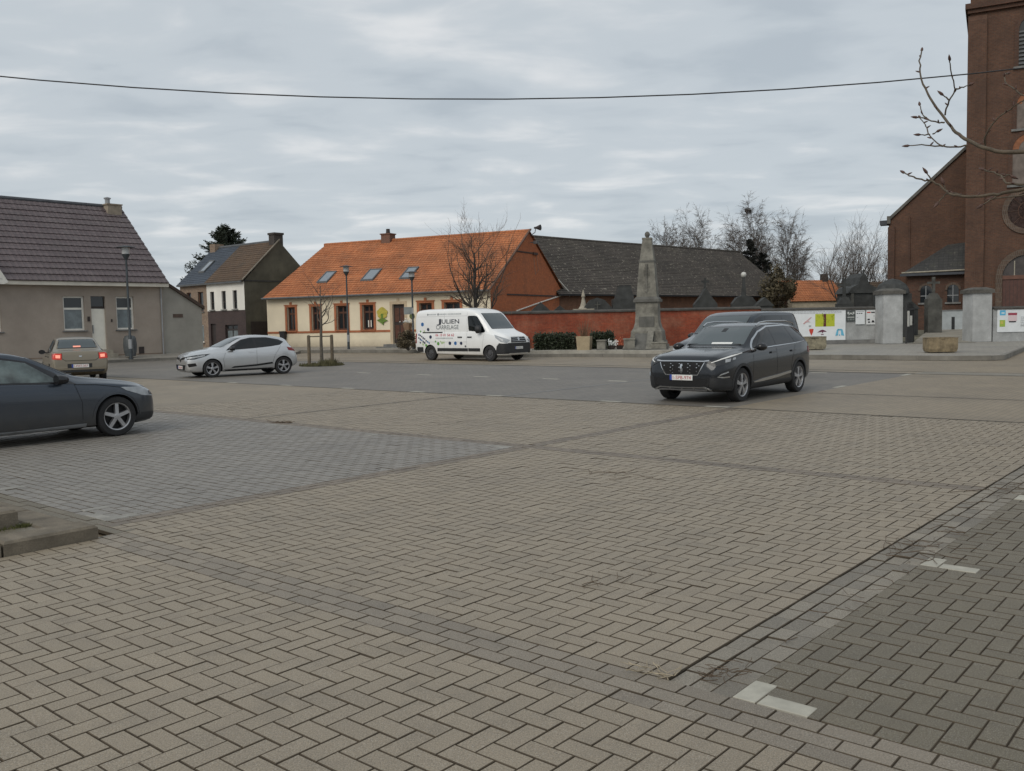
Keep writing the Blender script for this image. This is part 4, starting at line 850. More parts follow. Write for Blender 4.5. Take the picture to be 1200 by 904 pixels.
# low chapel in the angle: pent roof rising to the tower
CX0, CY = -3.75, .9
MB().box(CX0, -.13, CY, NY - .01, -.5, 4.15).build('chapel_wall', ch_br2, CH)
cr_ = MB().add([(CX0 - .35, CY - .35, 4.2), (-.13, CY - .35, 4.25), (-.13, CY + 2.2, 6.35), (CX0 + 2.4, NY - .02, 6.3), (CX0 - .35, NY - .02, 4.2)], [(0, 1, 2), (0, 2, 3), (0, 3, 4)]).build('chapel_roof', slate_c, CH)
MB().box(CX0 - .45, -.14, CY - .5, CY - .3, 4.03, 4.2).build('gutter', dk_lead, cr_); MB().tube([(CX0 - .35, CY - .37, 4.27), (-.14, CY - .37, 4.32)], .05, 5).build('verge', pale_stone, cr_)
for cx in (-2.55, -.85):
    mb = MB(); ring(mb, cx, 3.0, .36, .5, CY - .07, CY + .02, 0, pi, 12); wn = mb.build('window', arch_st, CH)
    MB().prism(arch_pts(cx, .36, 2.15, 3.0), 'y', CY - .04, CY + .01).build('pane', glass_d, wn); MB().box(cx - .5, cx + .5, CY - .12, CY, 2.03, 2.15).build('sill', stone, wn)
    MB().box(cx - .02, cx + .02, CY - .06, CY - .04, 2.15, 3.3).box(cx - .34, cx + .34, CY - .062, CY - .042, 2.6, 2.64).build('glazing_bar', zinc, wn)

lw = thing('low_screen_wall', 'low pale grey wall with a narrow slot at the foot of the chapel', 'wall', (28.0, 59.4, .5))
MB().box(0, 1.55, 0, .2, 0, 1.35).build('rendered_wall', mat('pale_grey_render', (.38, .41, .42), .9, var=.15, vs=2), lw); MB().box(.62, .82, -.02, .0, .05, .95).build('slot', iron, lw)
MB().box(-.04, 1.59, -.04, .24, 1.35, 1.42).build('coping', stone, lw)

# ================================================================ WAR MEMORIAL AND ITS PLATFORM
pl = tag(MB().prism([(3.6 - 6, 44.9), (3.3, 43.0), (8.9, 39.2), (10.4, 41.5), (9.2, 48), (-1.2, 48)], 'z', -.05, .14).build('memorial_step', mat('memorial_paving', (.26, .245, .21), .9, var=.3, vs=1.5)), kind='structure')
tag(MB().prism([(3.6 - 5.6, 45.6), (3.5, 43.7), (8.6, 40.2), (9.6, 41.9), (8.9, 48), (-1.0, 48)], 'z', .10, .29).build('memorial_platform', mat('memorial_paving2', (.29, .275, .24), .9, var=.3, vs=1.5)), kind='structure')
kf = [(3.6 - 6, 44.9), (3.3, 43.0), (8.9, 39.2)]
for i in range(2):
    a, b = Vector(kf[i]), Vector(kf[i + 1]); L = (b - a).length; d = (b - a) / L; n_ = Vector((-d.y, d.x))
    for j in range(int(L)):
        p, q = a + d * (L * j / int(L) + .006), a + d * (L * (j + 1) / int(L) - .006)
        MB().prism([tuple(p - n_ * .02), tuple(q - n_ * .02), tuple(q + n_ * .2), tuple(p + n_ * .2)], 'z', -.03, .155).build('kerb_stone', kerb_far, pl)
granite = mat('memorial_granite', (.2, .192, .165), .88, var=.5, vs=2.5, fine=.45, fs=45, bmp=.3)
granite_d = mat('memorial_granite_dark', (.12, .118, .108), .9, var=.35, vs=2.5, fine=.4, fs=45)
MX, MY = 6.68, 44.5
M_ = thing('war_memorial', 'tall stepped granite obelisk memorial topped by a stone ball', 'memorial', (MX, MY, .29), radians(-16)); M_.scale = (.85, .85, 1)
MB().box(-1.08, 1.08, -1.08, 1.08, 0, .2).box(-.98, .98, -.98, .98, .2, .4).box(-.9, .9, -.9, .9, .4, .6).build('steps', granite, M_)
mb = MB(); prof = [(.88, .6), (.86, .85), (.74, 1.0), (.66, 1.25), (.63, 1.6), (.62, 2.25)]
for (a, z), (b, z2) in zip(prof, prof[1:]): mb.frust(0, 0, z, z2, a, a, b, b)
mb.build('pedestal', granite, M_)
MB().box(-.74, .74, -.74, .74, 2.25, 2.38).frust(0, 0, 2.38, 2.5, .7, .7, .6, .6).build('cornice', granite_d, M_)
sh = MB().frust(0, 0, 2.5, 4.15, .565, .565, .42, .42).build('shaft', granite, M_)
MB().box(-.44, .44, -.44, .44, 4.15, 4.24).build('collar', granite_d, M_)
MB().frust(0, 0, 4.24, 5.3, .40, .40, .24, .24).box(-.27, .27, -.27, .27, 5.24, 5.34).build('upper_shaft', granite, M_)
MB().lathe([(.0, 5.3), (.09, 5.34), (.08, 5.37), (.135, 5.43), (.15, 5.51), (.125, 5.59), (.05, 5.64), (0, 5.65)], 16).build('ball', granite_d, M_, smooth=True)
# relief: wreath, hanging palm and ribbons on the front of the shaft, tablet on the pedestal
mb = MB(); yf = lambda z: -(.565 - (z - 2.5) * .145 / 1.65)
for k in range(9):
    z = 2.75 + k * .15; w_ = .13 + .05 * sin(k * 1.4)
    mb.box(-w_, -.02, yf(z) - .035, yf(z) + .02, z, z + .12).box(.03, w_, yf(z) - .035, yf(z) + .02, z + .03, z + .13)
mb.box(-.025, .025, yf(2.7) - .05, yf(4.0) + .02, 2.68, 4.05); mb.build('carved_relief', mat('memorial_relief', (.15, .145, .128), .9, var=.4, vs=3), sh)
MB().box(-.42, .42, -.74, -.6, 1.05, 1.55).build('tablet', granite_d, M_)
MB().prism([(-1.05, .02), (-2.0, .02), (-1.0, .75), (-.82, .75)], 'x', -.6, .45).build('sloping_slab', granite_d, M_); MB().prism([(-.98, .03), (-2.1, .03), (-1.0, .85), (-.8, .85)], 'x', .12, .45).build('ramp_stone', granite, M_)
for i, (x, y, w_, h, lab) in enumerate(((4.35, 43.9, .2, .42, 'small grey stone block left of the memorial, beside the hedge'), (5.62, 43.3, .26, .48, 'grey stone block at the foot of the memorial, left of its slab'), (6.9, 42.6, .34, .3, 'low grey stone block in front of the memorial'))):
    b_ = thing('stone_block', lab, 'stone block', (x, y, .29), radians(-16)); MB().frust(0, 0, 0, h, w_, .18, w_, .18).box(-w_ * 1.12, w_ * 1.12, -.22, .22, h, h + .06).build('block', granite, b_); MB().box(-w_ * 1.2, w_ * 1.2, -.24, .24, -.01, .05).build('base', granite_d, b_)
# square stone planter and clipped hedge
sp = thing('square_planter', 'tall pale square stone planter with a dry shrub, in front of the hedge', 'planter', (3.55, 44.3, .29), radians(-16))
MB().frust(0, 0, 0, .66, .3, .3, .34, .34).build('stone_box', mat('sandstone', (.36, .29, .19), .9, var=.22, vs=3, fine=.4, fs=40), sp)
tw_ = MB(); rng = random.Random(11)
for i in range(60):
    a, r = rng.uniform(0, 6.28), rng.uniform(.02, .25); tw_.tube([(r * cos(a) * .5, r * sin(a) * .5, .6), (r * 1.2 * cos(a), r * 1.2 * sin(a), .85), (r * 2 * cos(a), r * 2 * sin(a), .85 + rng.uniform(.15, .6))], [.012, .008, .004], 3)
tw_.build('shrub', mat('dry_shrub', (.13, .08, .05), .9, var=.3), sp)
leaf_dk = mat('hedge_leaf', (.022, .03, .012), .6, var=.5, vs=14)
def leaf_box(n, sx, sy, sz, size, seed, fuzz=.05):
    """clipped mass of small leaves, open enough to see into"""
    r = random.Random(seed); mb = MB()
    for i in range(n):
        f = r.randrange(5); x, y, z = r.uniform(-sx, sx), r.uniform(-sy, sy), r.uniform(0, sz)
        if f == 0: z = sz + r.gauss(0, fuzz)
        elif f in (1, 2): y = -sy + r.gauss(0, fuzz)
        elif f == 3: x = (sx if r.random() < .5 else -sx) + r.gauss(0, fuzz)
        d = Vector((r.gauss(0, 1), r.gauss(0, 1), r.gauss(0, 1))).normalized(); e_ = d.orthogonal().normalized(); s_ = size * r.uniform(.6, 1.4); p = Vector((x, y, z))
        mb.add([p, p + e_ * s_ * .5 + d * s_ * .35, p + e_ * s_, p + e_ * s_ * .5 - d * s_ * .35], [(0, 1, 2, 3)])
    return mb
for x, w_, lab, sd in ((2.2, .98, 'low clipped dark hedge against the red wall, left of the square planter', 1), (4.55, .52, 'short clipped dark hedge behind the small stone block', 2)):
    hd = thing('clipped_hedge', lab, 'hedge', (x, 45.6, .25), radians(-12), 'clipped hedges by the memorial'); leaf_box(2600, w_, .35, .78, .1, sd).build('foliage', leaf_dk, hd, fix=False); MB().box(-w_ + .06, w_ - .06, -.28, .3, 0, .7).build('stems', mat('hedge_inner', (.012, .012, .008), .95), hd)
fp = thing('flower_bed', 'pots of white and red flowers on the platform left of the memorial', 'flowers', (5.05, 44.2, .29)); fl = MB(); fr_ = MB(); rng = random.Random(21)
for i in range(160):
    x, y, z = rng.uniform(-.35, .45), rng.gauss(0, .1), .15 + abs(rng.gauss(0, .12)); a = rng.uniform(0, 6.3); q_ = fl if x < .1 else fr_
    q_.add([(x, y, z), (x + .07 * cos(a), y + .05 * sin(a), z + .02), (x + .02, y + .05, z + .09)], [(0, 1, 2)])
fl.build('white_flowers', mat('white_flowers', (.6,) * 3), fp); fr_.build('red_flowers', mat('red_flowers', (.3, .07, .03), .8, var=.5, vs=9), fp)
MB().frust(-.2, 0, 0, .2, .12, .12, .17, .17).frust(.2, 0, 0, .2, .12, .12, .17, .17).build('pot', dark_wood, fp)

# ================================================================ GRAVES SHOWING OVER THE WALL
grave_d = mat('grave_dark', (.035, .037, .036), .75, var=.4, vs=2.5); grave_g = mat('grave_grey', (.075, .074, .066), .85, var=.4, vs=2.5)
def grave(x, y, z0, label, build, m=grave_d):
    g = thing('grave_monument', label, 'grave', (x, y, z0), group='grave monuments behind the wall'); build(g, m); return g
def cross(mb, z, s, t=.07): mb.box(-t, t, -t, t, z, z + s); mb.box(-s * .34, s * .34, -t * .9, t * .9, z + s * .58, z + s * .58 + t * 2)
def g_urn(g, m): MB().box(-.5, .5, -.3, .3, 0, 2.15).build('plinth', m, g); MB().box(-.62, .62, -.4, .4, 2.15, 2.35).build('cap', pale_stone, g); MB().lathe([(.32, 2.35), (.2, 2.5), (.12, 2.8), (.08, 3.0), (.12, 3.1), (.02, 3.5)], 12).build('statue', pale_stone, g)
def g_arch(g, m): MB().prism([(-1.2, 0), (-1.2, 1.75), (-.8, 2.1), (-.45, 2.5), (0, 2.65), (.45, 2.5), (.8, 2.1), (1.2, 1.75), (1.2, 0)], 'y', -.25, .25).build('headstone', m, g); mb = MB(); cross(mb, 1.9, .5, .03); mb.build('cross', grave_g, g, loc=(0, -.27, 0))
def g_tall(g, m): MB().box(-.75, .75, -.5, .5, 0, 2.6).frust(0, 0, 2.6, 3.3, .6, .4, .42, .3).box(-.4, .4, -.3, .3, 3.3, 3.45).build('headstone', m, g); MB().prism([(-1.35, 0), (-1.35, 1.9), (-1.0, 2.3), (-.75, 1.9), (-.75, 0)], 'y', -.3, .3).build('side_stone', m, g)
def g_point(g, m): MB().prism([(-.75, 0), (-.75, 2.2), (-.35, 2.7), (0, 3.3), (.35, 2.7), (.75, 2.2), (.75, 0)], 'y', -.3, .3).build('headstone', m, g); mb = MB(); cross(mb, 3.2, .7); mb.build('cross', m, g)
def g_block(g, m): MB().box(-.5, .5, -.3, .3, 0, 2.0).prism([(-.6, 2.0), (.6, 2.0), (.35, 2.25), (0, 2.55), (-.35, 2.25)], 'y', -.36, .36).build('headstone', m, g)
def g_globe(g, m): MB().prism([(-.8, 0), (-.8, 2.3), (-.5, 2.7), (0, 2.85), (.5, 2.7), (.8, 2.3), (.8, 0)], 'y', -.3, .3).frust(0, 0, 2.8, 4.0, .14, .14, .07, .07).build('headstone', m, g); MB().lathe([(0, 3.98), (.13, 4.03), (.19, 4.17), (.13, 4.31), (0, 4.36)], 12).build('globe', mat('pale_globe', (.5, .5, .47), .6), g, smooth=True)
def g_chapel(g, m):
    MB().box(-.85, .85, 0, 2.2, 0, 2.75).build('vault', m, g); MB().prism([(-.98, 2.75), (.98, 2.75), (.75, 3.1), (.35, 3.3), (.2, 3.75), (0, 4.0), (-.2, 3.75), (-.35, 3.3), (-.75, 3.1)], 'y', -.1, 2.3).build('roof', m, g); mb = MB(); cross(mb, 3.9, .3, .035); mb.build('cross', m, g)
    MB().box(.6, .78, -.08, 0, .2, 2.75).build('column', grave_g, g); MB().box(-.78, -.6, -.08, 0, .2, 2.75).build('column', grave_g, g)
def g_dome(g, m): MB().box(-.9, .9, -.6, .6, 0, 3.0).build('tomb', m, g); MB().lathe([(.95, 3.0), (.92, 3.25), (.75, 3.55), (.4, 3.8), (.0, 3.9)], 14).build('dome', m, g)
def g_cross(g, m): MB().box(-.45, .45, -.3, .3, 0, 2.6).frust(0, 0, 2.6, 3.0, .4, .25, .2, .15).build('base', m, g); mb = MB(); cross(mb, 3.0, 1.15, .08); mb.build('cross', m, g)
grave(4.38, 55, .05, 'pale urn-topped grave plinth seen over the red wall, near the cream house gable', g_urn, grave_g)
grave(5.2, 55, .4, 'dark rounded headstone with a small cross, right of the urn-topped plinth', g_arch)
grave(7.2, 58, .4, 'tall dark block monument just left of the memorial obelisk', g_tall)
grave(12.75, 60, .4, 'dark pointed headstone with a cross right of the memorial obelisk', g_point)
grave(15.28, 60, .3, 'dark rounded monument carrying a pale globe on a stem', g_globe)
grave(16.3, 59, .4, 'small dark gabled headstone right of the globe monument', g_block)
grave(1.8, 55, .3, 'small dark headstone in front of the red brick gable', g_block)
grave(3.0, 56, .1, 'low wide dark stone at the right foot of the brick gable', g_block)
grave(21.95, 57, .3, 'dark burial vault with stepped gable behind the grey wall', g_chapel)
grave(20.4, 56, -.2, 'dark stone cross on a base left of the burial vault', g_cross)
grave(22.5, 54, -.1, 'dark domed tomb just behind the left gate pillar', g_dome)
grave(24.3, 56, .0, 'dark stone tomb seen through the gate opening, left of the grey cross', g_block)
gc = grave(25.85, 56, .35, 'weathered grey cross monument seen through the gate, before the chapel', g_cross, grave_g); gc.scale = (.95, .9, .86)

# ================================================================ STREET LAMPS AND SIGNS
post_m = mat('lamp_post_paint', (.045, .055, .062), .5, .2, var=.2, vs=4)
def lamp(x, y, z, label, first=[]):
    if first: t = copy_tree(first[0]); t.location = (x, y, z); t.scale = (1, 1, .89); t['label'] = label; return t
    t = thing('street_lamp', label, 'street lamp', (x, y, z), group='lamp posts round the square'); first.append(t)
    MB().lathe([(.11, 0), (.11, .05), (.085, .06), (.085, 1.1), (.06, 1.16), (.05, 4.6), (.05, 4.75)], 12).build('post', post_m, t, smooth=40)
    MB().lathe([(.05, 4.7), (.07, 4.74), (.19, 4.95), (.2, 4.98)], 14).build('cup', post_m, t, smooth=40)
    MB().lathe([(.18, 4.98), (.19, 5.28), (.02, 5.29)], 14).build('lantern', mat('lantern_acrylic', (.42, .43, .43), .2, var=.1), t, smooth=40)
    MB().lathe([(.05, 5.38), (.42, 5.31), (.43, 5.29), (.02, 5.29)], 18).build('hat', post_m, t, smooth=40)
    MB().lathe([(.09, .5), (.095, .55), (.095, .9), (.09, .95)], 8).build('hatch', zinc, t); return t
lamp(-10.45, 58.75, .14, 'lamp post in front of the middle windows of the cream house')
lamp(-6.0, 56.2, .14, 'lamp post by the dark door of the cream house, left of the white van')
la = lamp(-19.95, 47.9, .16, 'lamp post in front of the grey house'); la.scale = (1.08, 1.08, 1.1)
ss = thing('street_sign', 'small grey street sign plate on the lamp post by the white van', 'sign', (-6.0, 56.1, .14))
MB().box(-.52, -.04, -.06, -.03, 2.15, 2.6).build('plate', mat('sign_grey', (.2, .22, .22), .6, var=.2), ss); MB().box(-.06, .06, -.05, .0, 2.2, 2.55).build('clamp', zinc, ss)
gb = thing('grey_bin', 'grey barrel-shaped bin against the grey house, by the lamp post', 'bin', (-20.55, 49.3, .28), SQ)
MB().lathe([(.26, 0), (.33, .3), (.35, .6), (.32, .95), (.25, 1.08), (.02, 1.14)], 16).build('bin_body', mat('bin_grey', (.075, .085, .09), .55, var=.3, vs=4), gb, smooth=50); MB().box(-.02, .02, -.36, -.33, .1, .9).build('rib', lead, gb)
# overhead cable strung over the square
cab = MB().tube([(x, 15., 5.32 + .00623 * x * x - .0131 * x) for x in [i * 1.5 - 30 for i in range(41)]], .0105, 6)
tag(cab.build('overhead_cable', mat('black_cable', (.02, .02, .022), .6), smooth=True), 'thin black cable sagging across the whole sky', 'cable')
# ================================================================ TREES AND SHRUBS
bark = mat('bark_grey', (.10, .088, .072), .95, var=.35, vs=12); bark_d = mat('bark_dark', (.055, .048, .042), .95, var=.35, vs=9)
birch_b = mat('birch_bark', (.16, .145, .13), .9, var=.55, vs=3); twig_p = mat('twig_purple', (.125, .108, .098), .95, var=.2, vs=6)
def limb(mb, p, d, l, r, rng, nseg=5, wob=.22, up=.08, taper=.45, sides=5):
    pts = [p.copy()]; rad = [r]; d = d.normalized()
    for i in range(nseg):
        d = (d + Vector((rng.gauss(0, wob), rng.gauss(0, wob), rng.gauss(0, wob) + up)) * .5).normalized()
        p = p + d * (l / nseg); pts.append(p.copy()); rad.append(r * (1 - (1 - taper) * (i + 1) / nseg))
    mb.tube(pts, rad, sides, cap=False); return pts, rad, d
def branch(T, C, p, d, l, r, lev, rng, st):
    """T collects thick wood, C the fine crown; st = style numbers"""
    big = r > st['thick']
    pts, rad, dd = limb(T if big else C, p, d, l, r, rng, 5 if lev > 1 else 3, st['wob'], st['up'] if lev > 1 else st['tipup'], .5, 6 if big else 3)
    if lev == 0: return
    n = st['n'][lev] 
    for k in range(n):
        t = rng.uniform(st['from'], 1.0) if k else 1.0; i = min(int(t * (len(pts) - 1)), len(pts) - 2); f = t * (len(pts) - 1) - i
        q = pts[i].lerp(pts[i + 1], min(f, 1)); ax = (pts[i + 1] - pts[i]).normalized(); o = ax.orthogonal().normalized(); o.rotate(Matrix.Rotation(rng.uniform(0, 2 * pi), 3, ax))
        ang = rng.uniform(*st['ang']) if k else .15
        branch(T, C, q, ax * cos(ang) + o * sin(ang), l * rng.uniform(*st['ls']) * (1.1 - .45 * t * (k > 0)), max(rad[i] * (.62 if k else .8), st['rmin']), lev - 1, rng, st)
def bare_tree(name, label, x, y, z, H, seed, st, mt=bark, mc=twig_p, group=None, lean=(0, 0), trunk_r=.12, lev=4, leader=True, first=.3, cat='tree', nl=9, lr=(.3, .45), la=(.5, .9)):
    t = thing(name, label, cat, (x, y, z), group=group); rng = random.Random(seed); T, C = MB(), MB()
    n = 9; pts = []; p = Vector((0, 0, -.1))
    for i in range(n + 1):
        pts.append(p.copy()); p = p + Vector((rng.gauss(lean[0], .03), rng.gauss(lean[1], .03), 1)) * (H * (.86 if leader else .5) / n)
    rad = [trunk_r * (1 - .82 * (i / n) ** 1.1) if leader else trunk_r * (1 - .35 * i / n) for i in range(n + 1)]; rad[0] *= 1.35
    T.tube(pts, rad, 8, cap=False)
    for k in range(nl):
        f = first + (1 - first) * (k + rng.random() * .7) / nl; i = min(int(f * n), n - 1); q = pts[i].lerp(pts[i + 1], f * n - i)
        a = k * 2.4 + rng.uniform(-.4, .4); el = rng.uniform(*la); d = Vector((cos(a) * sin(el), sin(a) * sin(el), cos(el)))
        branch(T, C, q, d, H * rng.uniform(*lr) * (1.1 - .55 * f if leader else 1), max(rad[i] * .5, st['rmin']), lev - 1, rng, st)
    T.build('trunk', mt, t, smooth=True, fix=False); C.build('crown', mc, t, fix=False); return t
BIRCH = dict(n=[0, 8, 7, 6], wob=.2, up=.16, tipup=-.32, ang=(.3, .75), ls=(.42, .66), rmin=.0095, thick=.035, **{'from': .18})
OPEN = dict(n=[0, 6, 6, 4], wob=.34, up=.22, tipup=.14, ang=(.35, .8), ls=(.5, .72), rmin=.0085, thick=.04, **{'from': .25})
SQT = dict(n=[0, 5, 5, 4], wob=.34, up=.2, tipup=.12, ang=(.4, .85), ls=(.5, .74), rmin=.0038, thick=.02, **{'from': .15})
G = 'bare trees behind the barn'
for i, (x, y, H, lab, lr_) in enumerate(((19.4, 110, 9.4, 'low faint birch between the two leftmost birches', .24), (29.2, 107, 11.6, 'birch filling the gap just right of the tallest birch', .27), (33.2, 106, 10.4, 'low birch between the right-hand birch and the crooked trees', .27), (17.8, 104, 13.4, 'thin bare birch, leftmost of the trees behind the barn roof', .25), (20.5, 106, 11.4, 'short bare birch over the barn roof, between two taller birches', .22), (22.2, 108, 14.2, 'wide bare birch over the barn, left of the dark conifer', .28),
        (26.3, 99, 14.6, 'tallest bare birch with drooping twigs and a dark nest', .27), (25.2, 103, 12.4, 'bare birch standing just behind the dark conifer', .22), (30.4, 101, 13.2, 'bare birch right of the tallest birch, above the dark evergreen', .26))):
    bare_tree('birch_tree', lab, x, y, .2, H * .88, 40 + i, BIRCH, birch_b, twig_p, G, trunk_r=.15, nl=20, first=.18, lr=(lr_, lr_ + .12), la=(.25, .62))
for i, (x, y, H, lab, ld) in enumerate(((31.8, 88, 10.6, 'bare crooked tree in front of the orange-roofed house, left of its twin', .05), (35.0, 92, 10.8, 'bare crooked tree behind the vault, right of its twin', -.02), (41.2, 103, 10.6, 'rounded bare tree near the church wall', 0), (37.6, 108, 10.2, 'slender bare tree between the crooked tree and the rounded one', 0.02))):
    bare_tree('bare_tree', lab, x, y, .2, H * .68, 70 + i, OPEN, bark_d, twig_p, G, lean=(ld, 0), trunk_r=.17, leader=False, first=.45, nl=9, lr=(.42, .6), la=(.25, .8))
ns = thing('bird_nest', 'dark bird nest high in the tallest birch', 'nest', (25.6, 98.6, 13.0)); mb = MB(); rng = random.Random(8)
for i in range(60): a = Vector((rng.gauss(0, 1), rng.gauss(0, 1), rng.gauss(0, .7))).normalized() * .35; b_ = Vector((rng.gauss(0, 1), rng.gauss(0, 1), rng.gauss(0, .7))).normalized() * .35; mb.tube([a, b_], .025, 3)
mb.build('twigs', bark_d, ns)
bare_tree('bare_tree', 'leafless tree in front of the cream house, behind the white van', -1.9, 48.5, 0, 6.4, 8, SQT, bark_d, mat('twig_brown', (.10, .07, .052), .95, var=.2, vs=6), None, trunk_r=.17, nl=17, first=.24, lr=(.27, .42), la=(.45, 1.05))

def needles(mb, p, d, l, rng, n=30, s=.16):
    for i in range(n):
        t = rng.random(); q = p + d * (l * t) + Vector((rng.gauss(0, .05), rng.gauss(0, .05), rng.gauss(0, .04))); o = Vector((rng.gauss(0, 1), rng.gauss(0, 1), rng.gauss(0, .6) - .25)).normalized(); e_ = d.cross(o).normalized() if d.cross(o).length > .01 else d.orthogonal()
        a = s * rng.uniform(.6, 1.4); mb.add([q, q + o * a * .6 + e_ * a * .22, q + o * a + d * a * .5, q + o * a * .6 - e_ * a * .22], [(0, 1, 2, 3)])
def conifer(label, x, y, z, H, R_, seed, m, nlev=24, ragged=.3, base=.05, ex=.75):
    t = thing('conifer_tree', label, 'tree', (x, y, z)); rng = random.Random(seed); C = MB(); T = MB()
    T.tube([(0, 0, -.1), (.05, 0, H * .5), (0, 0, H)], [H * .02 + .05, H * .012 + .03, .01], 7, cap=False)
    for k in range(nlev):
        f = base + (1 - base) * k / nlev; nb = int(5 + 5 * (1 - f))
        for b in range(nb):
            a = rng.uniform(0, 6.28); l = R_ * ((1 - f) ** ex) * rng.uniform(1 - ragged, 1 + ragged) + .12; el = rng.uniform(-.25, .3) + .45 * f
            d = Vector((cos(a) * cos(el), sin(a) * cos(el), sin(el))); p = Vector((0, 0, H * (f + rng.uniform(-.01, .01)))); T.tube([p, p + d * l], [.03, .008], 3, cap=False)
            needles(C, p + d * l * .12, d, l * .95, rng, int(24 + 60 * l), .12 + .06 * H / 10)
            for q in range(3):
                d2 = (d + Vector((rng.gauss(0, .5), rng.gauss(0, .5), rng.gauss(0, .2)))).normalized(); needles(C, p + d * l * rng.uniform(.3, .8), d2, l * .4, rng, 12, .12 + .06 * H / 10)
    T.build('trunk', bark_d, t, fix=False); C.build('crown', m, t, fix=False); return t
fir = mat('conifer_green', (.018, .026, .014), .8, var=.6, vs=1.6); fir2 = mat('dark_fir', (.016, .018, .014), .85, var=.5, vs=1.2)
conifer('dark spreading conifer behind the twin house roof', -25.3, 82, .2, 10.3, 4.1, 3, fir, 40, .32, .3, .6)
conifer('small dark conifer among the bare birches over the barn', 24.6, 94, .2, 9.5, 1.7, 5, fir2, 22, .3, .2)
conifer('small dark tree left of the tallest birch, beside the conifer', 26.2, 95, .2, 8.2, 1.7, 9, fir2, 16, .5, .3)
def bush(name, label, x, y, z, rx, ry, H, n, s, m, seed, cat='shrub', group=None):
    """shrub of many leaves in uneven clumps on real stems"""
    t = thing(name, label, cat, (x, y, z), group=group); r = random.Random(seed); mb = MB(); T = MB(); cl = []
    for i in range(14):
        a, q = r.uniform(0, 6.28), sqrt(r.random()) * .75; cl.append((Vector((rx * q * cos(a), ry * q * sin(a), H * r.uniform(.2, .82))), r.uniform(.24, .42))); T.tube([(0, 0, 0), cl[-1][0] * .6 + Vector((0, 0, .05)), cl[-1][0]], [.035, .02, .01], 4, cap=False)
    for i in range(n):
        c, k = cl[r.randrange(14)]; d = Vector((r.gauss(0, 1), r.gauss(0, 1), r.gauss(0, 1))).normalized(); p = c + Vector((d.x * rx, d.y * ry, d.z * H * .55)) * k * r.uniform(.5, 1.15)
        if p.z < .03: continue
        e_ = d.orthogonal().normalized(); e_.rotate(Matrix.Rotation(r.uniform(0, 6.28), 3, d)); f_ = (d.cross(e_) + d * r.gauss(0, .5)).normalized(); a = s * r.uniform(.6, 1.4)
        mb.add([p, p + e_ * a * .5 + f_ * a * .3, p + e_ * a, p + e_ * a * .5 - f_ * a * .3], [(0, 1, 2, 3)])
    T.build('stems', bark_d, t, fix=False); mb.build('foliage', m, t, fix=False); return t
ever = mat('evergreen_leaf', (.078, .064, .035), .75, var=.5, vs=1.5); brownish = mat('winter_shrub', (.085, .068, .04), .85, var=.4, vs=1.5)
bush('evergreen_shrub', 'big dark evergreen bush left of the orange-roofed house', 24.6, 84, .2, 1.9, 1.5, 6.6, 4600, .22, ever, 3)
bush('evergreen_shrub', 'brown-green bush filling the gap below the crooked bare trees', 30.4, 80, .2, 1.6, 1.2, 3.2, 2600, .2, brownish, 4)
bush('evergreen_shrub', 'low brownish bush between the far house and the burial vault', 33.0, 82, .2, 1.9, 1.2, 3.6, 2600, .2, brownish, 6)
bush('garden_shrub', 'brown shrub just left of the van tail, by the cream house steps', -6.15, 54.6, .13, .8, .5, 1.3, 2200, .1, brownish, 7)
# far background
FH = thing('far_house', 'distant pale house with a bright orange roof between the barn and the vault', 'house', (28.3, 92, .2), radians(8))
mb = MB(); wall(mb, 0, 5.6, 0, 3.0, [(1.6, 2.4, 1.2, 2.3), (3.4, 4.2, 1.2, 2.3)]); mb.quad((0, 0, 0), (0, 6, 0), (0, 6, 3), (0, 0, 3)); mb.quad((5.6, 0, 0), (5.6, 6, 0), (5.6, 6, 3), (5.6, 0, 3)); mb.add([(0, 0, 3), (0, 6, 3), (0, 3, 5.1)], [(0, 1, 2)]); mb.add([(5.6, 0, 3), (5.6, 6, 3), (5.6, 3, 5.1)], [(0, 1, 2)]); mb.build('wall', mat('far_cream', (.48, .43, .34), .9, var=.15), FH, fix=False)
for o in ((1.6, 2.4, 1.2, 2.3), (3.4, 4.2, 1.2, 2.3)): window(FH, *o, fm=white_pvc)
tile_slope((-.2, -.2, 2.95), (5.8, -.2, 2.95), (5.8, 3, 5.15), (-.2, 3, 5.15), 12, 22, .03, .03, 2, one=True).build('roof', tile_or, FH, fix=False)
MB().box(4.6, 5.2, 2.7, 3.3, 4.8, 5.8).build('chimney', chm, FH)
F2 = thing('far_house', 'distant low house with a dull brown roof behind the bare trees, left of the church', 'house', (33.6, 94, .2), radians(-5))
MB().box(0, 9, 0, 6, 0, 2.6).build('wall', barn_br, F2); tile_slope((-.2, -.3, 2.6), (9.2, -.3, 2.6), (9.2, 3, 4.9), (-.2, 3, 4.9), 12, 30, .03, .03, 2, one=True).build('roof', old_t, F2, fix=False)
F3 = thing('far_house', 'sliver of a distant grey house seen between the grey house and the twin house', 'house', (-36, 110, .2), radians(-10))
MB().box(-4, 4, 0, 6, 0, 4).prism([(-4.3, 4), (4.3, 4), (0, 6.5)], 'y', -.2, 6.2).build('wall_and_roof', lead, F3)
r_ = random.Random(12); hz = MB()
for i in range(16000):
    x = r_.uniform(-160, 220); y = r_.uniform(190, 235); z = r_.uniform(-.2, 1) ** 1.0 * (2.2 + 1.3 * sin(x * .05) + .8 * sin(x * .21)); a = r_.uniform(.5, 1.3); q = Vector((x, y, z))
    hz.add([q, q + Vector((a, r_.gauss(0, .3), a * .4)), q + Vector((a * .6, r_.gauss(0, .4), a * 1.1))], [(0, 1, 2)])
tag(hz.build('distant_treeline', mat('distant_trees', (.07, .07, .055), .95, var=.4, vs=.2), fix=False), 'far line of bare trees along the horizon', 'trees', kind='stuff')

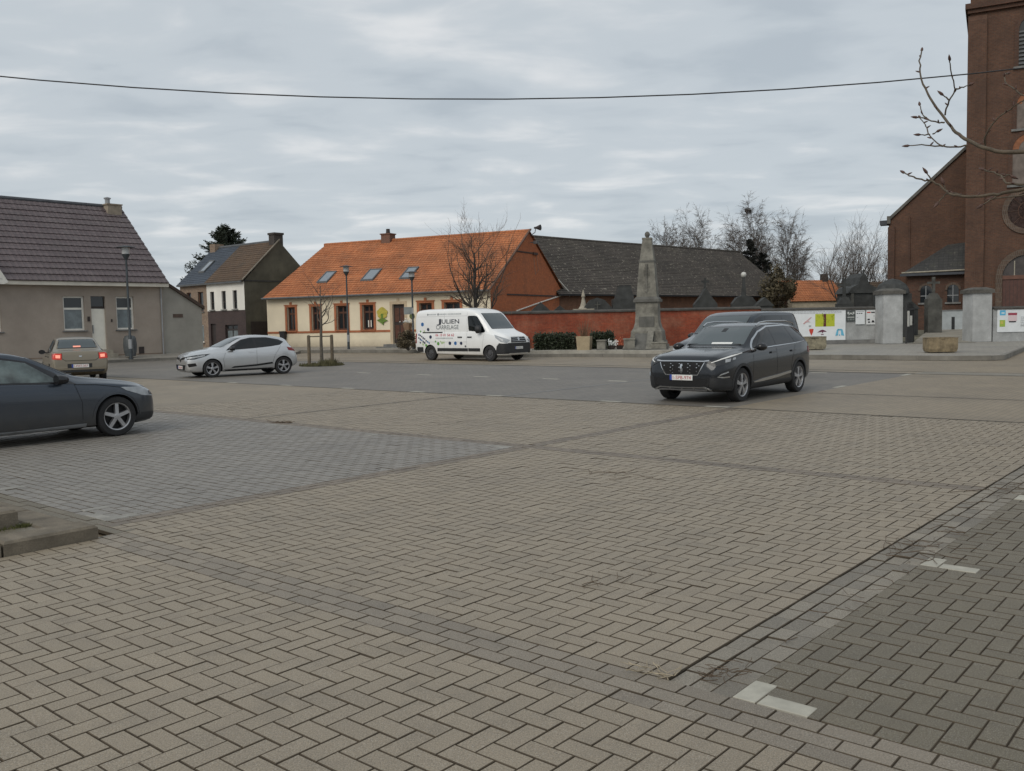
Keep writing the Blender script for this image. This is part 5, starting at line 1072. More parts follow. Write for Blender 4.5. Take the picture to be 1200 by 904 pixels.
# young tree between two stakes, weeds at its foot
yt = bare_tree('young_tree', 'thin young tree tied between two wooden stakes at the edge of the dark bay', -8.2, 39.45, .0, 4.1, 15, dict(SQT, n=[0, 3, 3, 2], thick=.012), bark, mat('twig_brown', (.1,) * 3), None, trunk_r=.085, lev=3, nl=10, first=.48, lr=(.2, .32), la=(.8, 1.35))
wood = mat('stake_wood', (.12, .095, .065), .9, var=.3, vs=6)
for dx, dy in ((-.5, -.15), (.42, .2)):
    MB().lathe([(.075, -.1), (.07, 1.28), (.05, 1.32), (.0, 1.33)], 9, (dx, dy, 0)).build('stake', wood, yt)
MB().tube([(-.5, -.15, 1.26), (.42, .2, 1.26)], .025, 5).build('tie_rail', wood, yt)
pit = tag(MB().lathe([(.01, 0), (.9, 0)], 18, (-8.2, 39.45, .008)).build('tree_pit', soil), kind='structure')
wd = MB(); r_ = random.Random(2)
for i in range(900):
    a, q = r_.uniform(0, 6.28), sqrt(r_.random()); x, y = -8.2 + .95 * q * cos(a), 39.45 + .9 * q * sin(a); h_ = r_.uniform(.04, .16) + (.25 * r_.random() if abs(x + 7.9) < .3 else 0); b_ = r_.uniform(0, 6.28)
    wd.add([(x - .02, y, 0), (x + .02, y, 0), (x + .06 * cos(b_), y + .06 * sin(b_), h_)], [(0, 1, 2)])
tag(wd.build('weeds', mat('weed_green', (.08, .075, .035), .9, var=.5, vs=3), fix=False), kind='stuff')
# roadside tree just out of frame whose branch reaches in at top right
BRANCH =  [[(3.113,4.6,2.644),(2.88,4.7,2.584),(2.676,4.8,2.572),(2.547,4.9,2.606),(2.488,5.0,2.671),(2.471,5.1,2.737),(2.452,5.2,2.833),(2.414,5.3,2.97),(2.409,5.4,3.096),(2.443,5.5,3.21),(2.497,5.6,3.316)],[(2.593,5.5,2.915),(2.593,5.45,2.983),(2.603,5.4,3.039),(2.558,5.35,3.119),(2.524,5.3,3.173)],[(2.603,5.4,3.039),(2.618,5.35,3.036),(2.632,5.3,3.037)],[(2.569,5.4,2.981),(2.537,5.4,3.006)],[(2.593,5.5,2.871),(2.566,5.55,2.887),(2.532,5.6,2.919),(2.523,5.65,2.965),(2.534,5.7,3.017)],[(2.532,5.6,2.919),(2.48,5.6,2.925)],[(2.627,5.3,2.703),(2.595,5.383,2.705),(2.549,5.467,2.736),(2.529,5.55,2.807),(2.542,5.633,2.88),(2.564,5.717,2.923),(2.58,5.8,2.966)],[(2.632,5.6,2.749),(2.551,5.65,2.771),(2.474,5.7,2.777)],[(2.594,5.7,2.841),(2.542,5.7,2.842)],[(2.615,5.7,2.846),(2.636,5.7,2.856)],[(3.118,4.6,2.477),(2.813,4.655,2.399),(2.629,4.709,2.368),(2.572,4.764,2.36),(2.508,4.818,2.355),(2.411,4.873,2.356),(2.365,4.927,2.377),(2.354,4.982,2.412),(2.318,5.036,2.462),(2.278,5.091,2.48),(2.245,5.145,2.508),(2.23,5.2,2.536)],[(2.348,5.1,2.471),(2.314,5.1,2.514)],[(2.367,5.0,2.41),(2.357,5.0,2.438)],[(2.469,5.0,2.372),(2.386,5.0,2.396),(2.331,5.0,2.347)],[(3.051,4.5,2.42),(2.676,4.567,2.372),(2.587,4.633,2.383),(2.537,4.7,2.403),(2.541,4.767,2.447),(2.532,4.833,2.476),(2.522,4.9,2.5)],[(2.568,4.8,2.443),(2.59,4.8,2.456),(2.608,4.8,2.451)],[(2.735,5.3,2.672),(2.704,5.25,2.725),(2.701,5.2,2.767),(2.721,5.15,2.817),(2.755,5.1,2.847),(2.769,5.05,2.867),(2.828,5.0,2.904)],[(2.862,4.9,2.844),(2.76,4.96,2.895),(2.737,5.02,2.946),(2.728,5.08,2.989),(2.75,5.14,3.05),(2.801,5.2,3.074)],[(2.601,4.9,2.369),(2.556,4.9,2.339),(2.52,4.9,2.317)],[(2.842,4.7,2.345),(2.681,4.8,2.349),(2.578,4.9,2.347)]]
NT = thing('roadside_tree', 'bare budding branch reaching in at top right, of a tree beside the square', 'tree', (0, 0, 0))
T = MB(); T.tube([(5.0, 4.2, -.1), (5.0, 4.2, 1.2), (4.95, 4.22, 2.3), (5.02, 4.25, 3.4), (5.0, 4.2, 5.2)], [.15, .12, .105, .09, .05], 10)
rng = random.Random(6); C = MB()
for k in range(10):
    a = rng.uniform(-1.2, 1.4); p = Vector((5.0, 4.22, 2.6 + k * .27)); branch(T, C, p, Vector((cos(a), sin(a) * .8 - .3, .8)), rng.uniform(.9, 1.5), .035, 2, rng, dict(SQT, n=[0, 3, 3], thick=.015, rmin=.004))
T.build('trunk', bark, NT, smooth=True)
B_ = MB(); bud = MB(); rs = random.Random(3)
def smooth_pts(L, n=4):
    L = [Vector(p) for p in L]; o = []
    for i in range(len(L) - 1):
        a, b, c, d = L[max(i - 1, 0)], L[i], L[i + 1], L[min(i + 2, len(L) - 1)]
        for k in range(n):
            t = k / n; o.append(.5 * ((2 * b) + (c - a) * t + (2 * a - 5 * b + 4 * c - d) * t * t + (3 * b - a - 3 * c + d) * t ** 3))
    return o + [L[-1]]
for k, L in enumerate(BRANCH):
    r0, r1 = {0: (.016, .0036), 10: (.012, .0034), 14: (.0095, .0034)}.get(k, (.005, .003))
    if k in (0, 10, 14): L = [(4.98, 4.22, L[0][2] + .12)] + L
    pts = smooth_pts(L); n = len(pts)
    B_.tube([p + Vector((rs.gauss(0, .002), 0, rs.gauss(0, .002))) for p in pts], [r0 + (r1 - r0) * (i / (n - 1)) ** .8 for i in range(n)], 6)
    tips = [(pts[-1], pts[-1] - pts[-3] if n > 2 else pts[-1] - pts[0])] + [(pts[i], Vector((rs.gauss(0, 1), rs.gauss(0, 1), .6))) for i in range(6 if k in (0, 10, 14) else 3, n - 2, 4)]
    for j, (p, d) in enumerate(tips):
        d = d.normalized(); s_ = 1 if j == 0 else .6; bud.tube([p, p + d * .012 * s_, p + d * .028 * s_, p + d * .046 * s_], [.0035, .0085 * s_, .007 * s_, .001], 6)
B_.build('branch', mat('young_bark', (.085, .066, .045), .8, var=.4, vs=25), NT, smooth=True, fix=False); bud.build('buds', mat('buds', (.085, .045, .035), .7, var=.3, vs=40), NT, smooth=True, fix=False)['kind'] = 'stuff'; tag(C.build('twigs', twig_m, NT, fix=False), kind='stuff')
# ================================================================ VEHICLES
def curve(keys):
    """monotone cubic through (s, value) keys"""
    xs = [k[0] for k in keys]; ys = [k[1] for k in keys]; n = len(xs)
    dl = [(ys[i + 1] - ys[i]) / (xs[i + 1] - xs[i]) for i in range(n - 1)]
    m = [dl[0]] + [0 if dl[i - 1] * dl[i] <= 0 else 2 * dl[i - 1] * dl[i] / (dl[i - 1] + dl[i]) for i in range(1, n - 1)] + [dl[-1]]
    def f(x):
        if x <= xs[0]: return ys[0]
        if x >= xs[-1]: return ys[-1]
        i = max(j for j in range(n - 1) if xs[j] <= x); h = xs[i + 1] - xs[i]; t = (x - xs[i]) / h
        return (2 * t**3 - 3 * t**2 + 1) * ys[i] + (t**3 - 2 * t**2 + t) * h * m[i] + (-2 * t**3 + 3 * t**2) * ys[i + 1] + (t**3 - t**2) * h * m[i + 1]
    return f
rubber = mat('tyre_rubber', (.018, .018, .019), .85, var=.25, vs=9, world=False); arch_blk = mat('arch_black', (.008, .008, .009), .9, var=0)
trim_blk = mat('black_trim', (.017, .018, .02), .55, var=.2, vs=5, world=False); gloss_blk = mat('gloss_black', (.012, .012, .014), .15, var=0)
chrome = mat('chrome_trim', (.55, .56, .57), .22, 1., var=0); alloy = mat('alloy_rim', (.42, .42, .43), .35, .8, var=.12, vs=9, world=False); dark_hub = mat('brake_dark', (.02, .02, .021), .7, .3, var=0)
car_glass = mat('car_glass', (.004, .006, .007), .03, var=0, spec=.5); screen_glass = mat('windscreen_glass', (.055, .07, .075), .03, var=0, spec=.9)  # windscreen base colour lifted bluish to stand in for reflected sky
lamp_glass = mat('headlamp_glass', (.36, .38, .40), .06, var=.22, vs=9, world=False); lamp_dark = mat('headlamp_dark', (.035, .038, .042), .16, var=.1, vs=9, world=False, spec=.35)
tail_red = mat('tail_lamp_red', (.22, .012, .01), .12, var=0); plate_w = mat('plate_white', (.7, .7, .68), .4, var=0); eu_blue = mat('plate_blue', (.03, .06, .3), .4, var=0); plate_r = mat('plate_red', (.4, .03, .04), .5, var=0)

class Car:
    def __init__(c, name, label, sp, paint, loc, rz, cat='car', group=None):
        c.sp = sp; c.xc = (sp['sf'] + sp['sr']) / 2; c.root = thing(name, label, cat, loc, rz, group)
        F = {k: curve(sp[k]) for k in ('top', 'belt', 'bot', 'half', 'rail', 'crown')}; c.F = F; L = sp['L']
        st = sorted({round(x, 4) for x in [L * i / 76 for i in range(77)] + [.012, .03, .06, .1, .15, .2, L - .012, L - .03, L - .06, L - .1, L - .15]})
        rings = []
        for s in st:
            w, zt, zb, zl, wr, cr = (F[k](s) for k in ('half', 'top', 'belt', 'bot', 'rail', 'crown')); Hh = zb - zl; zr = max(zb + .004, zt - cr)
            a, b = (.945 * w, zb + .002), (min(wr, .94 * w), zr); lp = lambda t, o=0: (a[0] + (b[0] - a[0]) * t + o, a[1] + (b[1] - a[1]) * t)
            bl = sp.get('bulge', .014) * min(1, (zr - zb) / .3)
            h = [(0, zl), (.6 * w, zl), (.87 * w, zl + .01), (.95 * w, zl + .045), (.982 * w, zl + .11), (.995 * w, zl + .36 * Hh), (w, zl + .58 * Hh), (.995 * w, zl + .76 * Hh), (.982 * w, zl + .9 * Hh), (.965 * w, zb - .012), a, lp(.3, bl * .8), lp(.6, bl), lp(.88, bl * .5), b,
                 (b[0] * .955, zr + .4 * (zt - zr)), (b[0] * .8, zr + .72 * (zt - zr)), (b[0] * .5, zr + .93 * (zt - zr)), (0, zt)]
            rings.append([(c.xc - s, y, z) for y, z in h] + [(c.xc - s, -y, z) for y, z in h[-2:0:-1]])
        n = len(rings[0]); mb = MB(); vs = sum(rings, [])
        mb.add(vs, [(i * n + k, i * n + (k + 1) % n, (i + 1) * n + (k + 1) % n, (i + 1) * n + k) for i in range(len(st) - 1) for k in range(n)])
        for e, off in ((0, 0), (len(st) - 1, 0)):
            o = e * n; hn = (n + 2) // 2
            mb.f += [(o + k, o + k + 1, o + (n - k - 1) % n, o + (n - k) % n) for k in range(1, hn - 2)] + [(o, o + 1, o + n - 1), (o + hn - 2, o + hn - 1, o + hn)]; mb.m += [0] * (hn - 1)
        body = mb.build('body', [paint, arch_blk], c.root)
        bm = bmesh.new(); bm.from_mesh(body.data); c.bvh = BVHTree.FromBMesh(bm); bm.free()
        # wheel housings cut out of the shell
        cut = MB(); Ra = sp['R'] * sp.get('arch', 1.13)
        for s in (sp['sf'], sp['sr']):
            for sg in (-1, 1):
                y0, y1 = sorted((sg * (F['half'](s) - .34), sg * 1.4)); cut.lathe([(Ra, y0), (Ra, y1)], 36, (c.xc - s, 0, sp['R'] * 1.0), 'y', 1)
        co = cut.build('cutter', [paint, arch_blk], c.root); co.data.polygons.foreach_set('material_index', [1] * len(co.data.polygons))
        md = body.modifiers.new('b', 'BOOLEAN'); md.operation = 'DIFFERENCE'; md.object = co; md.solver = 'EXACT'
        bpy.context.view_layer.update(); dg = bpy.context.evaluated_depsgraph_get(); me = bpy.data.meshes.new_from_object(body.evaluated_get(dg))
        body.modifiers.clear(); old = body.data; body.data = me; me.name = 'body'; bpy.data.meshes.remove(old); bpy.data.objects.remove(co)
        me.shade_smooth(); me.set_sharp_from_angle(angle=radians(38)); c.body = body
    def S(c, pts): return [(s - c.xc, z) for s, z in pts]                     # side view points (distance from the nose, height)
    def patch(c, poly, yaw, off=.004, maxe=.075, rim=.012):
        """a piece laid on the shell: outline seen from direction yaw, draped on the body, with its own edge"""
        bm = bmesh.new(); bm.faces.new([bm.verts.new((p[0], p[1], 0)) for p in poly]); bmesh.ops.triangulate(bm, faces=bm.faces[:])
        for _ in range(6):
            E_ = [e for e in bm.edges if e.calc_length() > maxe]
            if not E_: break
            bmesh.ops.subdivide_edges(bm, edges=E_, cuts=1); bmesh.ops.triangulate(bm, faces=[f for f in bm.faces if len(f.verts) > 3])
        ya = radians(yaw); d = Vector((-cos(ya), -sin(ya), 0)); e = Vector((-sin(ya), cos(ya), 0)); last = None
        bd = [(e_.verts[0], e_.verts[1]) for e_ in bm.edges if e_.is_boundary]
        pos = {}
        for v in bm.verts:
            o = e * v.co.x + Vector((0, 0, v.co.y)) - d * 8; h = c.bvh.ray_cast(o, d)
            if h[0] is None: h = c.bvh.find_nearest(o + d * 7.2)
            nn = h[1] if h[1].dot(d) < 0 else -h[1]; pos[v] = (h[0] + nn * off, nn)
        mb = MB(); idx = {v: i for i, v in enumerate(bm.verts)}
        mb.add([pos[v][0] for v in bm.verts], [tuple(idx[v] for v in f.verts) for f in bm.faces])
        if rim:
            for a, b in bd: mb.add([pos[a][0], pos[b][0], pos[b][0] - pos[b][1] * (off + rim), pos[a][0] - pos[a][1] * (off + rim)], [(0, 1, 2, 3)])
        # keep faces turned outwards
        bm.free()
        for i, f in enumerate(mb.f[:]):
            a, b, g = (Vector(mb.v[k]) for k in f[:3])
            if (b - a).cross(g - a).dot(d) > 0 and len(f) == 3: mb.f[i] = f[::-1]
        return mb
    def mirror(c, mb):
        m = MB(); m.add([(x, -y, z) for x, y, z in mb.v], [f[::-1] for f in mb.f]); return m
    def put(c, name, mb, m, smooth=35, parent=None): return mb.build(name, m, parent or c.root, smooth=smooth, fix=False)
    def both(c, name, poly, yaw, m, off=.004, maxe=.075, rim=.012):
        a = c.patch(poly, yaw, off, maxe, rim); return c.put(name, a, m), c.put(name, c.mirror(a), m)
    def strip(c, pts, wd): 
        """outline of a band of width wd along a polyline"""
        P_ = [Vector(p) for p in pts]; L_, R_ = [], []
        for i, p in enumerate(P_):
            t = (P_[min(i + 1, len(P_) - 1)] - P_[max(i - 1, 0)]).normalized(); nn = Vector((-t.y, t.x)); k = wd if not isinstance(wd, list) else wd[i]; L_.append(tuple(p + nn * k / 2)); R_.append(tuple(p - nn * k / 2))
        return L_ + R_[::-1]
    def corner(c, pts, yaw):
        """(distance from nose, y, z) points seen from a slanting direction"""
        ya = radians(yaw); return [(-(c.xc - s) * sin(ya) + y * cos(ya), z) for s, y, z in pts]
    def wheels(c, style, rim_k=.68, mm=alloy, n=5, wid=.2, inset=.0):
        R_ = c.sp['R']; r = R_ * rim_k; hw = wid / 2
        ty = MB().lathe([(r * .97, -hw), (R_ * .94, -hw), (R_ * .995, -hw * .8), (R_, -hw * .3), (R_, hw * .3), (R_ * .995, hw * .75), (R_ * .94, hw * .98), (r * 1.06, hw * 1.02), (r * .985, hw * .9)], 40, axis='y', caps=False).mesh('tyre', rubber, smooth=35)
        back = MB().lathe([(r * .98, -hw * .8), (r * .97, .0), (.001, .01)], 30, axis='y', caps=False).mesh('wheel', dark_hub, smooth=30)
        rm = MB(); rm.lathe([(r * 1.0, hw * .88), (r * .985, hw * .98), (r * .92, hw * .9), (r * .88, hw * .3)], 36, axis='y', caps=False)
        if style == 'steel':
            rm.lathe([(r * .9, hw * .35), (r * .75, hw * .55), (r * .5, hw * .65), (r * .42, hw * .95), (.02, hw)], 30, axis='y')
            for k in range(8): a = k * pi / 4; rm.lathe([(.035, hw * .6), (.03, hw * .68)], 8, (r * .66 * cos(a), 0, r * .66 * sin(a)), 'y')
        else:
            rm.lathe([(r * .24, hw * .3), (r * .24, hw * .82), (r * .18, hw * .92), (.01, hw * .94)], 18, axis='y')
            for k in range(n):
                a0 = 2 * pi * k / n + pi / 2
                for da in ((-.12, .12) if style == 'double' else (0,)):
                    w0, w1 = (.16, .13) if style != 'double' else (.085, .09)
                    if style == 'thin': w0, w1 = .1, .1
                    u = Vector((cos(a0 + da * .4), 0, sin(a0 + da * .4))); u2 = Vector((cos(a0 + da), 0, sin(a0 + da))); t = Vector((-u.z, 0, u.x))
                    A, B2 = u * r * .15, u2 * r * .93; y0, y1 = hw * .45, hw * .86
                    V = []
                    for q, ww, ya, yb in ((A, w0 * r, y0, y1 * 1.05), (B2, w1 * r * 1.15, y0, y1)): V += [q - t * ww + Vector((0, ya, 0)), q + t * ww + Vector((0, ya, 0)), q + t * ww * .8 + Vector((0, yb, 0)), q - t * ww * .8 + Vector((0, yb, 0))]
                    rm.add(V, [(0, 1, 2, 3), (7, 6, 5, 4), (0, 4, 5, 1), (1, 5, 6, 2), (2, 6, 7, 3), (3, 7, 4, 0)])
        rim = rm.mesh('rim', mm, smooth=30)
        for s in (c.sp['sf'], c.sp['sr']):
            for sg in (1, -1):
                o = obj('wheel', back, c.root, (c.xc - s, sg * (c.F['half'](s) - hw - .015 - inset), R_)); o.rotation_euler.z = 0 if sg > 0 else pi
                if s == c.sp['sf'] and c.sp.get('steer'): o.rotation_euler.z += c.sp['steer']
                obj('tyre', ty, o); obj('rim', rim, o)
    def arches(c, m, wd=.05, off=.012, lo=.22):
        for s in (c.sp['sf'], c.sp['sr']):
            R1 = c.sp['R'] * c.sp.get('arch', 1.13) - .004; R2 = R1 + wd; zc = c.sp['R']; a0 = math.asin((lo - zc) / R2) if lo < zc else 0
            A = [a0 + (pi - 2 * a0) * i / 22 for i in range(23)]
            c.both('arch_trim', c.S([(s - R2 * cos(a), zc + R2 * sin(a)) for a in A] + [(s - R1 * cos(a), zc + R1 * sin(a)) for a in A[::-1]]), 90, m, off, .2)
    def plate(c, yaw, z, txt, y=0, w=.52, h=.11, eu=True, tm=plate_r, lean=0.):
        ya = radians(yaw); d = Vector((cos(ya), sin(ya), 0)); e = Vector((-sin(ya), cos(ya), 0)); o = e * y + Vector((0, 0, z)) + d * 8; h_ = c.bvh.ray_cast(o, -d)[0]; 
        o2 = c.bvh.ray_cast(o + Vector((0, 0, h * .5)), -d)[0]; h_ = max(h_, o2, key=lambda p: p.dot(d)); r = MB()
        ob = MB().box(-w / 2, w / 2, -.008, .008, -h / 2, h / 2).build('number_plate', plate_w, c.root)
        ob.location = (h_.x + d.x * .014, h_.y + d.y * .014, z); ob.rotation_euler = (lean, 0, ya + pi / 2)
        if eu: MB().box(-w / 2, -w / 2 + .05, -.0095, -.004, -h / 2, h / 2).build('band', eu_blue, ob)
        t = text_mb(txt, h * .92); xs = [v[0] for v in t.v]; k = (w * .8) / (max(xs) - min(xs))
        t.v = [((v[0] - min(xs)) * k - w * .36, -.0105, v[1] - h * .33) for v in t.v]; t.build('number', tm, ob, fix=False)
    def mirrors(c, s, z, m, size=1., foot=True, y0=None, sz=(.085, .1, .075)):
        y = y0 or c.F['half'](s) * .93
        for sg in (1, -1):
            mb = MB(); n = 10; vs = []
            for i, (f, x) in enumerate(((.3, .12), (.8, .09), (1, .0), (.95, -.05))):
                vs += [(x * size, sg * sz[1] * size * f * cos(2 * pi * k / n) * (1 if True else 1), sz[2] * size * f * sin(2 * pi * k / n)) for k in range(n)]
            mb.add(vs, [(r * n + k, r * n + (k + 1) % n, (r + 1) * n + (k + 1) % n, (r + 1) * n + k) for r in range(3) for k in range(n)] + [tuple(range(n)), tuple(range(3 * n, 4 * n))])
            mb.box(-.02, .03, *sorted((-sg * .2 * size, -sg * .05)), -.045 * size, -.01)
            mb.build('mirror', m, c.root, smooth=50, loc=(c.xc - s, sg * (y + .115 * size), z))
    def screen(c, pts, yaw, m, name='windscreen', off=.004, rubber_w=.03):
        cx = sum(p[0] for p in pts) / len(pts); cz = sum(p[1] for p in pts) / len(pts); 
        big = [(p[0] + (rubber_w if p[0] > cx else -rubber_w), p[1] + (rubber_w * .5 if p[1] > cz else -rubber_w * .5)) for p in pts]
        r_ = c.put(name + '_seal', c.patch(big, yaw, off * .5), gloss_blk); return c.put(name, c.patch(pts, yaw, off * 1.8), m, parent=None)
    def seams(c, lines_, m=arch_blk, wd=.009, yaw=90, name='panel_gap'):
        for L_ in lines_: c.both(name, c.strip(c.S(L_), wd), yaw, m, .0016, .09, .0)

def rect(x0, x1, z0, z1): return [(x0, z0), (x1, z0), (x1, z1), (x0, z1)]
dust = (.14, .125, .10)
def paint(name, col, metal=.5, rough=.28, d=(.15, .75, dust, .5), var=.04): return mat(name, col, rough, metal, var=var, vs=1.5, coat=.5, world=False, dirt=d)

# ---------------------------------------------------------------- dark grey SUV
SUV = dict(L=4.64, sf=.92, sr=3.76, R=.352, arch=1.12,
  top=[(0, .74), (.02, .82), (.07, .90), (.18, .975), (.6, 1.05), (1.0, 1.095), (1.28, 1.125), (1.5, 1.24), (1.9, 1.45), (2.15, 1.55), (2.5, 1.60), (3.1, 1.61), (3.7, 1.585), (4.12, 1.535), (4.27, 1.49), (4.45, 1.22), (4.55, 1.02), (4.61, .92), (4.64, .78)],
  belt=[(0, .66), (.08, .80), (.2, .88), (.6, .965), (1.28, 1.03), (2, 1.06), (3, 1.10), (3.8, 1.14), (4.2, 1.16), (4.45, 1.08), (4.6, .86), (4.64, .70)],
  bot=[(0, .36), (.06, .27), (.5, .22), (4, .24), (4.5, .3), (4.64, .42)],
  half=[(0, .64), (.03, .735), (.1, .80), (.25, .865), (.6, .912), (1.2, .92), (3.8, .92), (4.3, .89), (4.55, .82), (4.64, .70)],
  rail=[(0, .55), (.08, .64), (.3, .70), (.8, .73), (1.28, .72), (1.6, .70), (2.15, .655), (2.6, .645), (3.7, .63), (4.2, .60), (4.4, .66), (4.64, .55)],
  crown=[(0, .03), (.3, .04), (1.2, .05), (1.6, .09), (2.1, .06), (4.0, .05), (4.64, .05)], steer=.0)
RZA = atan2(-.762, -.648)
c = Car('parked_suv', 'dark grey SUV with silver roof line and black-silver wheels, parked facing the camera side', SUV, paint('suv_grey', (.018, .021, .026), .5, .18, (.15, .5, dust, .15)), (4.98, 20.4, 0), RZA, group=None)
c.both('window_surround', c.S([(1.5, 1.06), (1.75, 1.24), (2.05, 1.40), (2.5, 1.505), (3.4, 1.52), (3.9, 1.48), (4.25, 1.2), (4.24, 1.155)]), 90, gloss_blk, .003)
for q in ([(1.70, 1.105), (2.1, 1.375), (2.5, 1.475), (2.53, 1.12)], [(2.60, 1.125), (2.57, 1.48), (3.38, 1.49), (3.52, 1.15)], [(3.59, 1.16), (3.45, 1.485), (3.86, 1.452), (4.14, 1.205), (4.13, 1.18)]): c.both('side_window', c.S(q), 90, car_glass, .006)
c.both('roof_trim', c.strip(c.S([(1.46, 1.06), (1.73, 1.252), (2.04, 1.415), (2.5, 1.523), (3.4, 1.538), (3.92, 1.495), (4.29, 1.19)]), .03), 90, chrome, .01)
c.both('belt_trim', c.strip(c.S([(1.45, 1.055), (2.5, 1.095), (3.5, 1.125), (4.27, 1.165)]), .018), 90, chrome, .008)
for sg in (1, -1): MB().tube([(c.xc - 2.1, sg * .63, 1.545), (c.xc - 2.25, sg * .632, 1.61), (c.xc - 2.6, sg * .632, 1.636), (c.xc - 3.6, sg * .62, 1.632), (c.xc - 4.05, sg * .6, 1.585), (c.xc - 4.15, sg * .59, 1.545)], .018, 7).build('roof_rail', chrome, c.root, smooth=50)
c.screen([(-.67, 1.155), (.67, 1.155), (.585, 1.515), (-.585, 1.515)], 0, screen_glass); c.screen([(-.58, 1.14), (.58, 1.14), (.5, 1.44), (-.5, 1.44)], 180, car_glass, 'rear_window')
c.put('dashboard_paper', c.patch(rect(-.05, .42, 1.165, 1.2), 0, .012), plate_w); c.put('mirror_stem', c.patch(rect(-.05, .05, 1.42, 1.49), 0, .011), trim_blk)
for sg in (1, -1): MB().tube([(c.xc - 1.36, sg * .1, 1.15), (c.xc - 1.4, sg * .4, 1.17), (c.xc - 1.4, sg * .62, 1.165)], .012, 5).build('wiper', trim_blk, c.root)
gr = c.put('grille', c.patch([(-.50, .845), (.50, .845), (.44, .72), (.36, .60), (-.36, .60), (-.44, .72)], 0, .006), arch_blk)
for k in range(6):
    for j in range(9):
        x = -.40 + j * .1 + (k % 2) * .05; z = .63 + k * .036
        if abs(x) < .35 + k * .022: c.put('grille_stud', c.patch(rect(x - .012, x + .012, z - .006, z + .006), 0, .012, .1, .004), chrome, False, gr) if (j + k) % 2 == 0 else None
c.put('grille_trim', c.patch(c.strip([(-.60, .875), (-.48, .862), (0, .866), (.48, .862), (.60, .875)], .022), 0, .012), chrome)
c.both('grille_edge', c.strip([(.51, .84), (.45, .72), (.37, .59), (.2, .585)], .016), 0, chrome, .010)
em = c.put('badge', c.patch([(-.035, .66), (-.01, .68), (-.03, .74), (-.02, .80), (.02, .81), (.03, .77), (.01, .75), (.035, .70), (.03, .65)], 0, .016, .05), chrome)
hl = [(.05, .50, .85), (.10, .64, .765), (.30, .82, .80), (.62, .90, .90), (.92, .92, 1.01), (.55, .88, .965), (.2, .70, .905)]
c.both('headlight', c.corner(hl, 48), 48, lamp_dark, .008)
c.both('daytime_strip', c.strip(c.corner([(.10, .60, .835), (.25, .76, .90), (.5, .87, .95), (.9, .918, 1.0)], 48), [.012, .016, .02, .01]), 48, plate_w, .013)
c.both('lamp_lens', c.corner([(.3, .80, .835), (.42, .86, .85), (.46, .86, .91), (.32, .80, .895)], 48), 48, lamp_glass, .014); c.both('lamp_lens', c.corner([(.5, .88, .875), (.6, .895, .89), (.62, .895, .935), (.52, .88, .92)], 48), 48, lamp_glass, .014)
c.put('lower_intake', c.patch([(-.58, .50), (.58, .50), (.52, .34), (-.52, .34)], 0, .005), arch_blk); c.both('bumper_corner', c.corner([(.04, .62, .53), (.3, .85, .56), (.5, .9, .46), (.5, .9, .30), (.1, .7, .30), (.04, .6, .36)], 40), 40, trim_blk, .004)
c.both('fog_trim', c.strip(c.corner([(.34, .87, .645), (.16, .79, .60), (.10, .74, .555), (.22, .82, .54), (.38, .875, .545)], 45), .024), 45, chrome, .012)
c.put('skid_plate', c.patch(c.strip([(-.66, .285), (-.5, .345), (0, .335), (.5, .345), (.66, .285)], .028), 0, .02), chrome)
for x in (-.28, 0, .28): c.put('skid_rib', c.patch(c.strip([(x, .29), (x * .96, .345)], .03), 0, .018), chrome)
c.put('skid_lower', c.patch(c.strip([(-.55, .29), (0, .285), (.55, .29)], .02), 0, .016), alloy)
c.plate(0, .535, '1-SPB-974')
c.arches(trim_blk, .055, .01, .26); c.both('sill_cladding', c.S([(1.33, .22), (3.35, .22), (3.35, .36), (1.33, .36)]), 90, trim_blk, .008)
c.both('door_trim', c.strip(c.S([(1.42, .375), (1.8, .40), (2.6, .445), (3.28, .50)]), [.02, .06, .06, .05]), 90, chrome, .014)
c.seams([[(1.36, .36), (1.4, .7), (1.42, 1.05)], [(2.55, .36), (2.56, 1.1)], [(3.28, .42), (3.34, .75), (3.56, 1.1)], [(.62, .98), (1.0, 1.01), (1.42, 1.05)]])
for s in (2.35, 3.4): c.both('door_handle', c.S(rect(s - .11, s + .11, .945, .985)), 90, gloss_blk, .03, .2)
c.mirrors(1.62, 1.11, gloss_blk, 1.15); c.wheels('double', .70, alloy, 5, .22)
c.both('tail_lamp', c.corner([(4.5, .84, .98), (4.3, .9, 1.04), (4.32, .9, .9), (4.6, .78, .86)], 140), 140, tail_red, .006)

# ---------------------------------------------------------------- white tradesman's van
VAN = dict(L=5.55, sf=.86, sr=4.54, R=.345, arch=1.14, bulge=.03,
  top=[(0, .86), (.03, .99), (.1, 1.10), (.3, 1.21), (.6, 1.31), (.85, 1.42), (1.2, 1.78), (1.55, 2.12), (1.8, 2.27), (2.1, 2.35), (2.6, 2.40), (5.0, 2.39), (5.4, 2.36), (5.5, 2.31), (5.55, 2.22)],
  belt=[(0, .74), (.1, .93), (.3, 1.04), (.85, 1.2), (1.2, 1.26), (2, 1.3), (5.55, 1.3)], bot=[(0, .34), (.1, .26), (.5, .24), (5.0, .3), (5.55, .42)],
  half=[(0, .74), (.05, .85), (.2, .945), (.6, .995), (1.2, 1.02), (5.4, 1.02), (5.5, 1.0), (5.55, .97)], rail=[(0, .62), (.3, .74), (.85, .80), (1.2, .84), (1.6, .875), (2.0, .905), (2.5, .915), (5.4, .915), (5.55, .88)],
  crown=[(0, .03), (.85, .05), (1.3, .1), (1.8, .10), (2.3, .13), (5.55, .13)])
van_w = paint('van_white', (.80, .81, .81), 0, .3, (.2, 1.0, (.42, .38, .32), .45))
c = Car('white_van', 'white panel van with JULIEN CARRELAGE lettering and coloured dots, parked before the brick wall', VAN, van_w, (-1.72, 42.2, 0), atan2(-.648, .762), 'van')
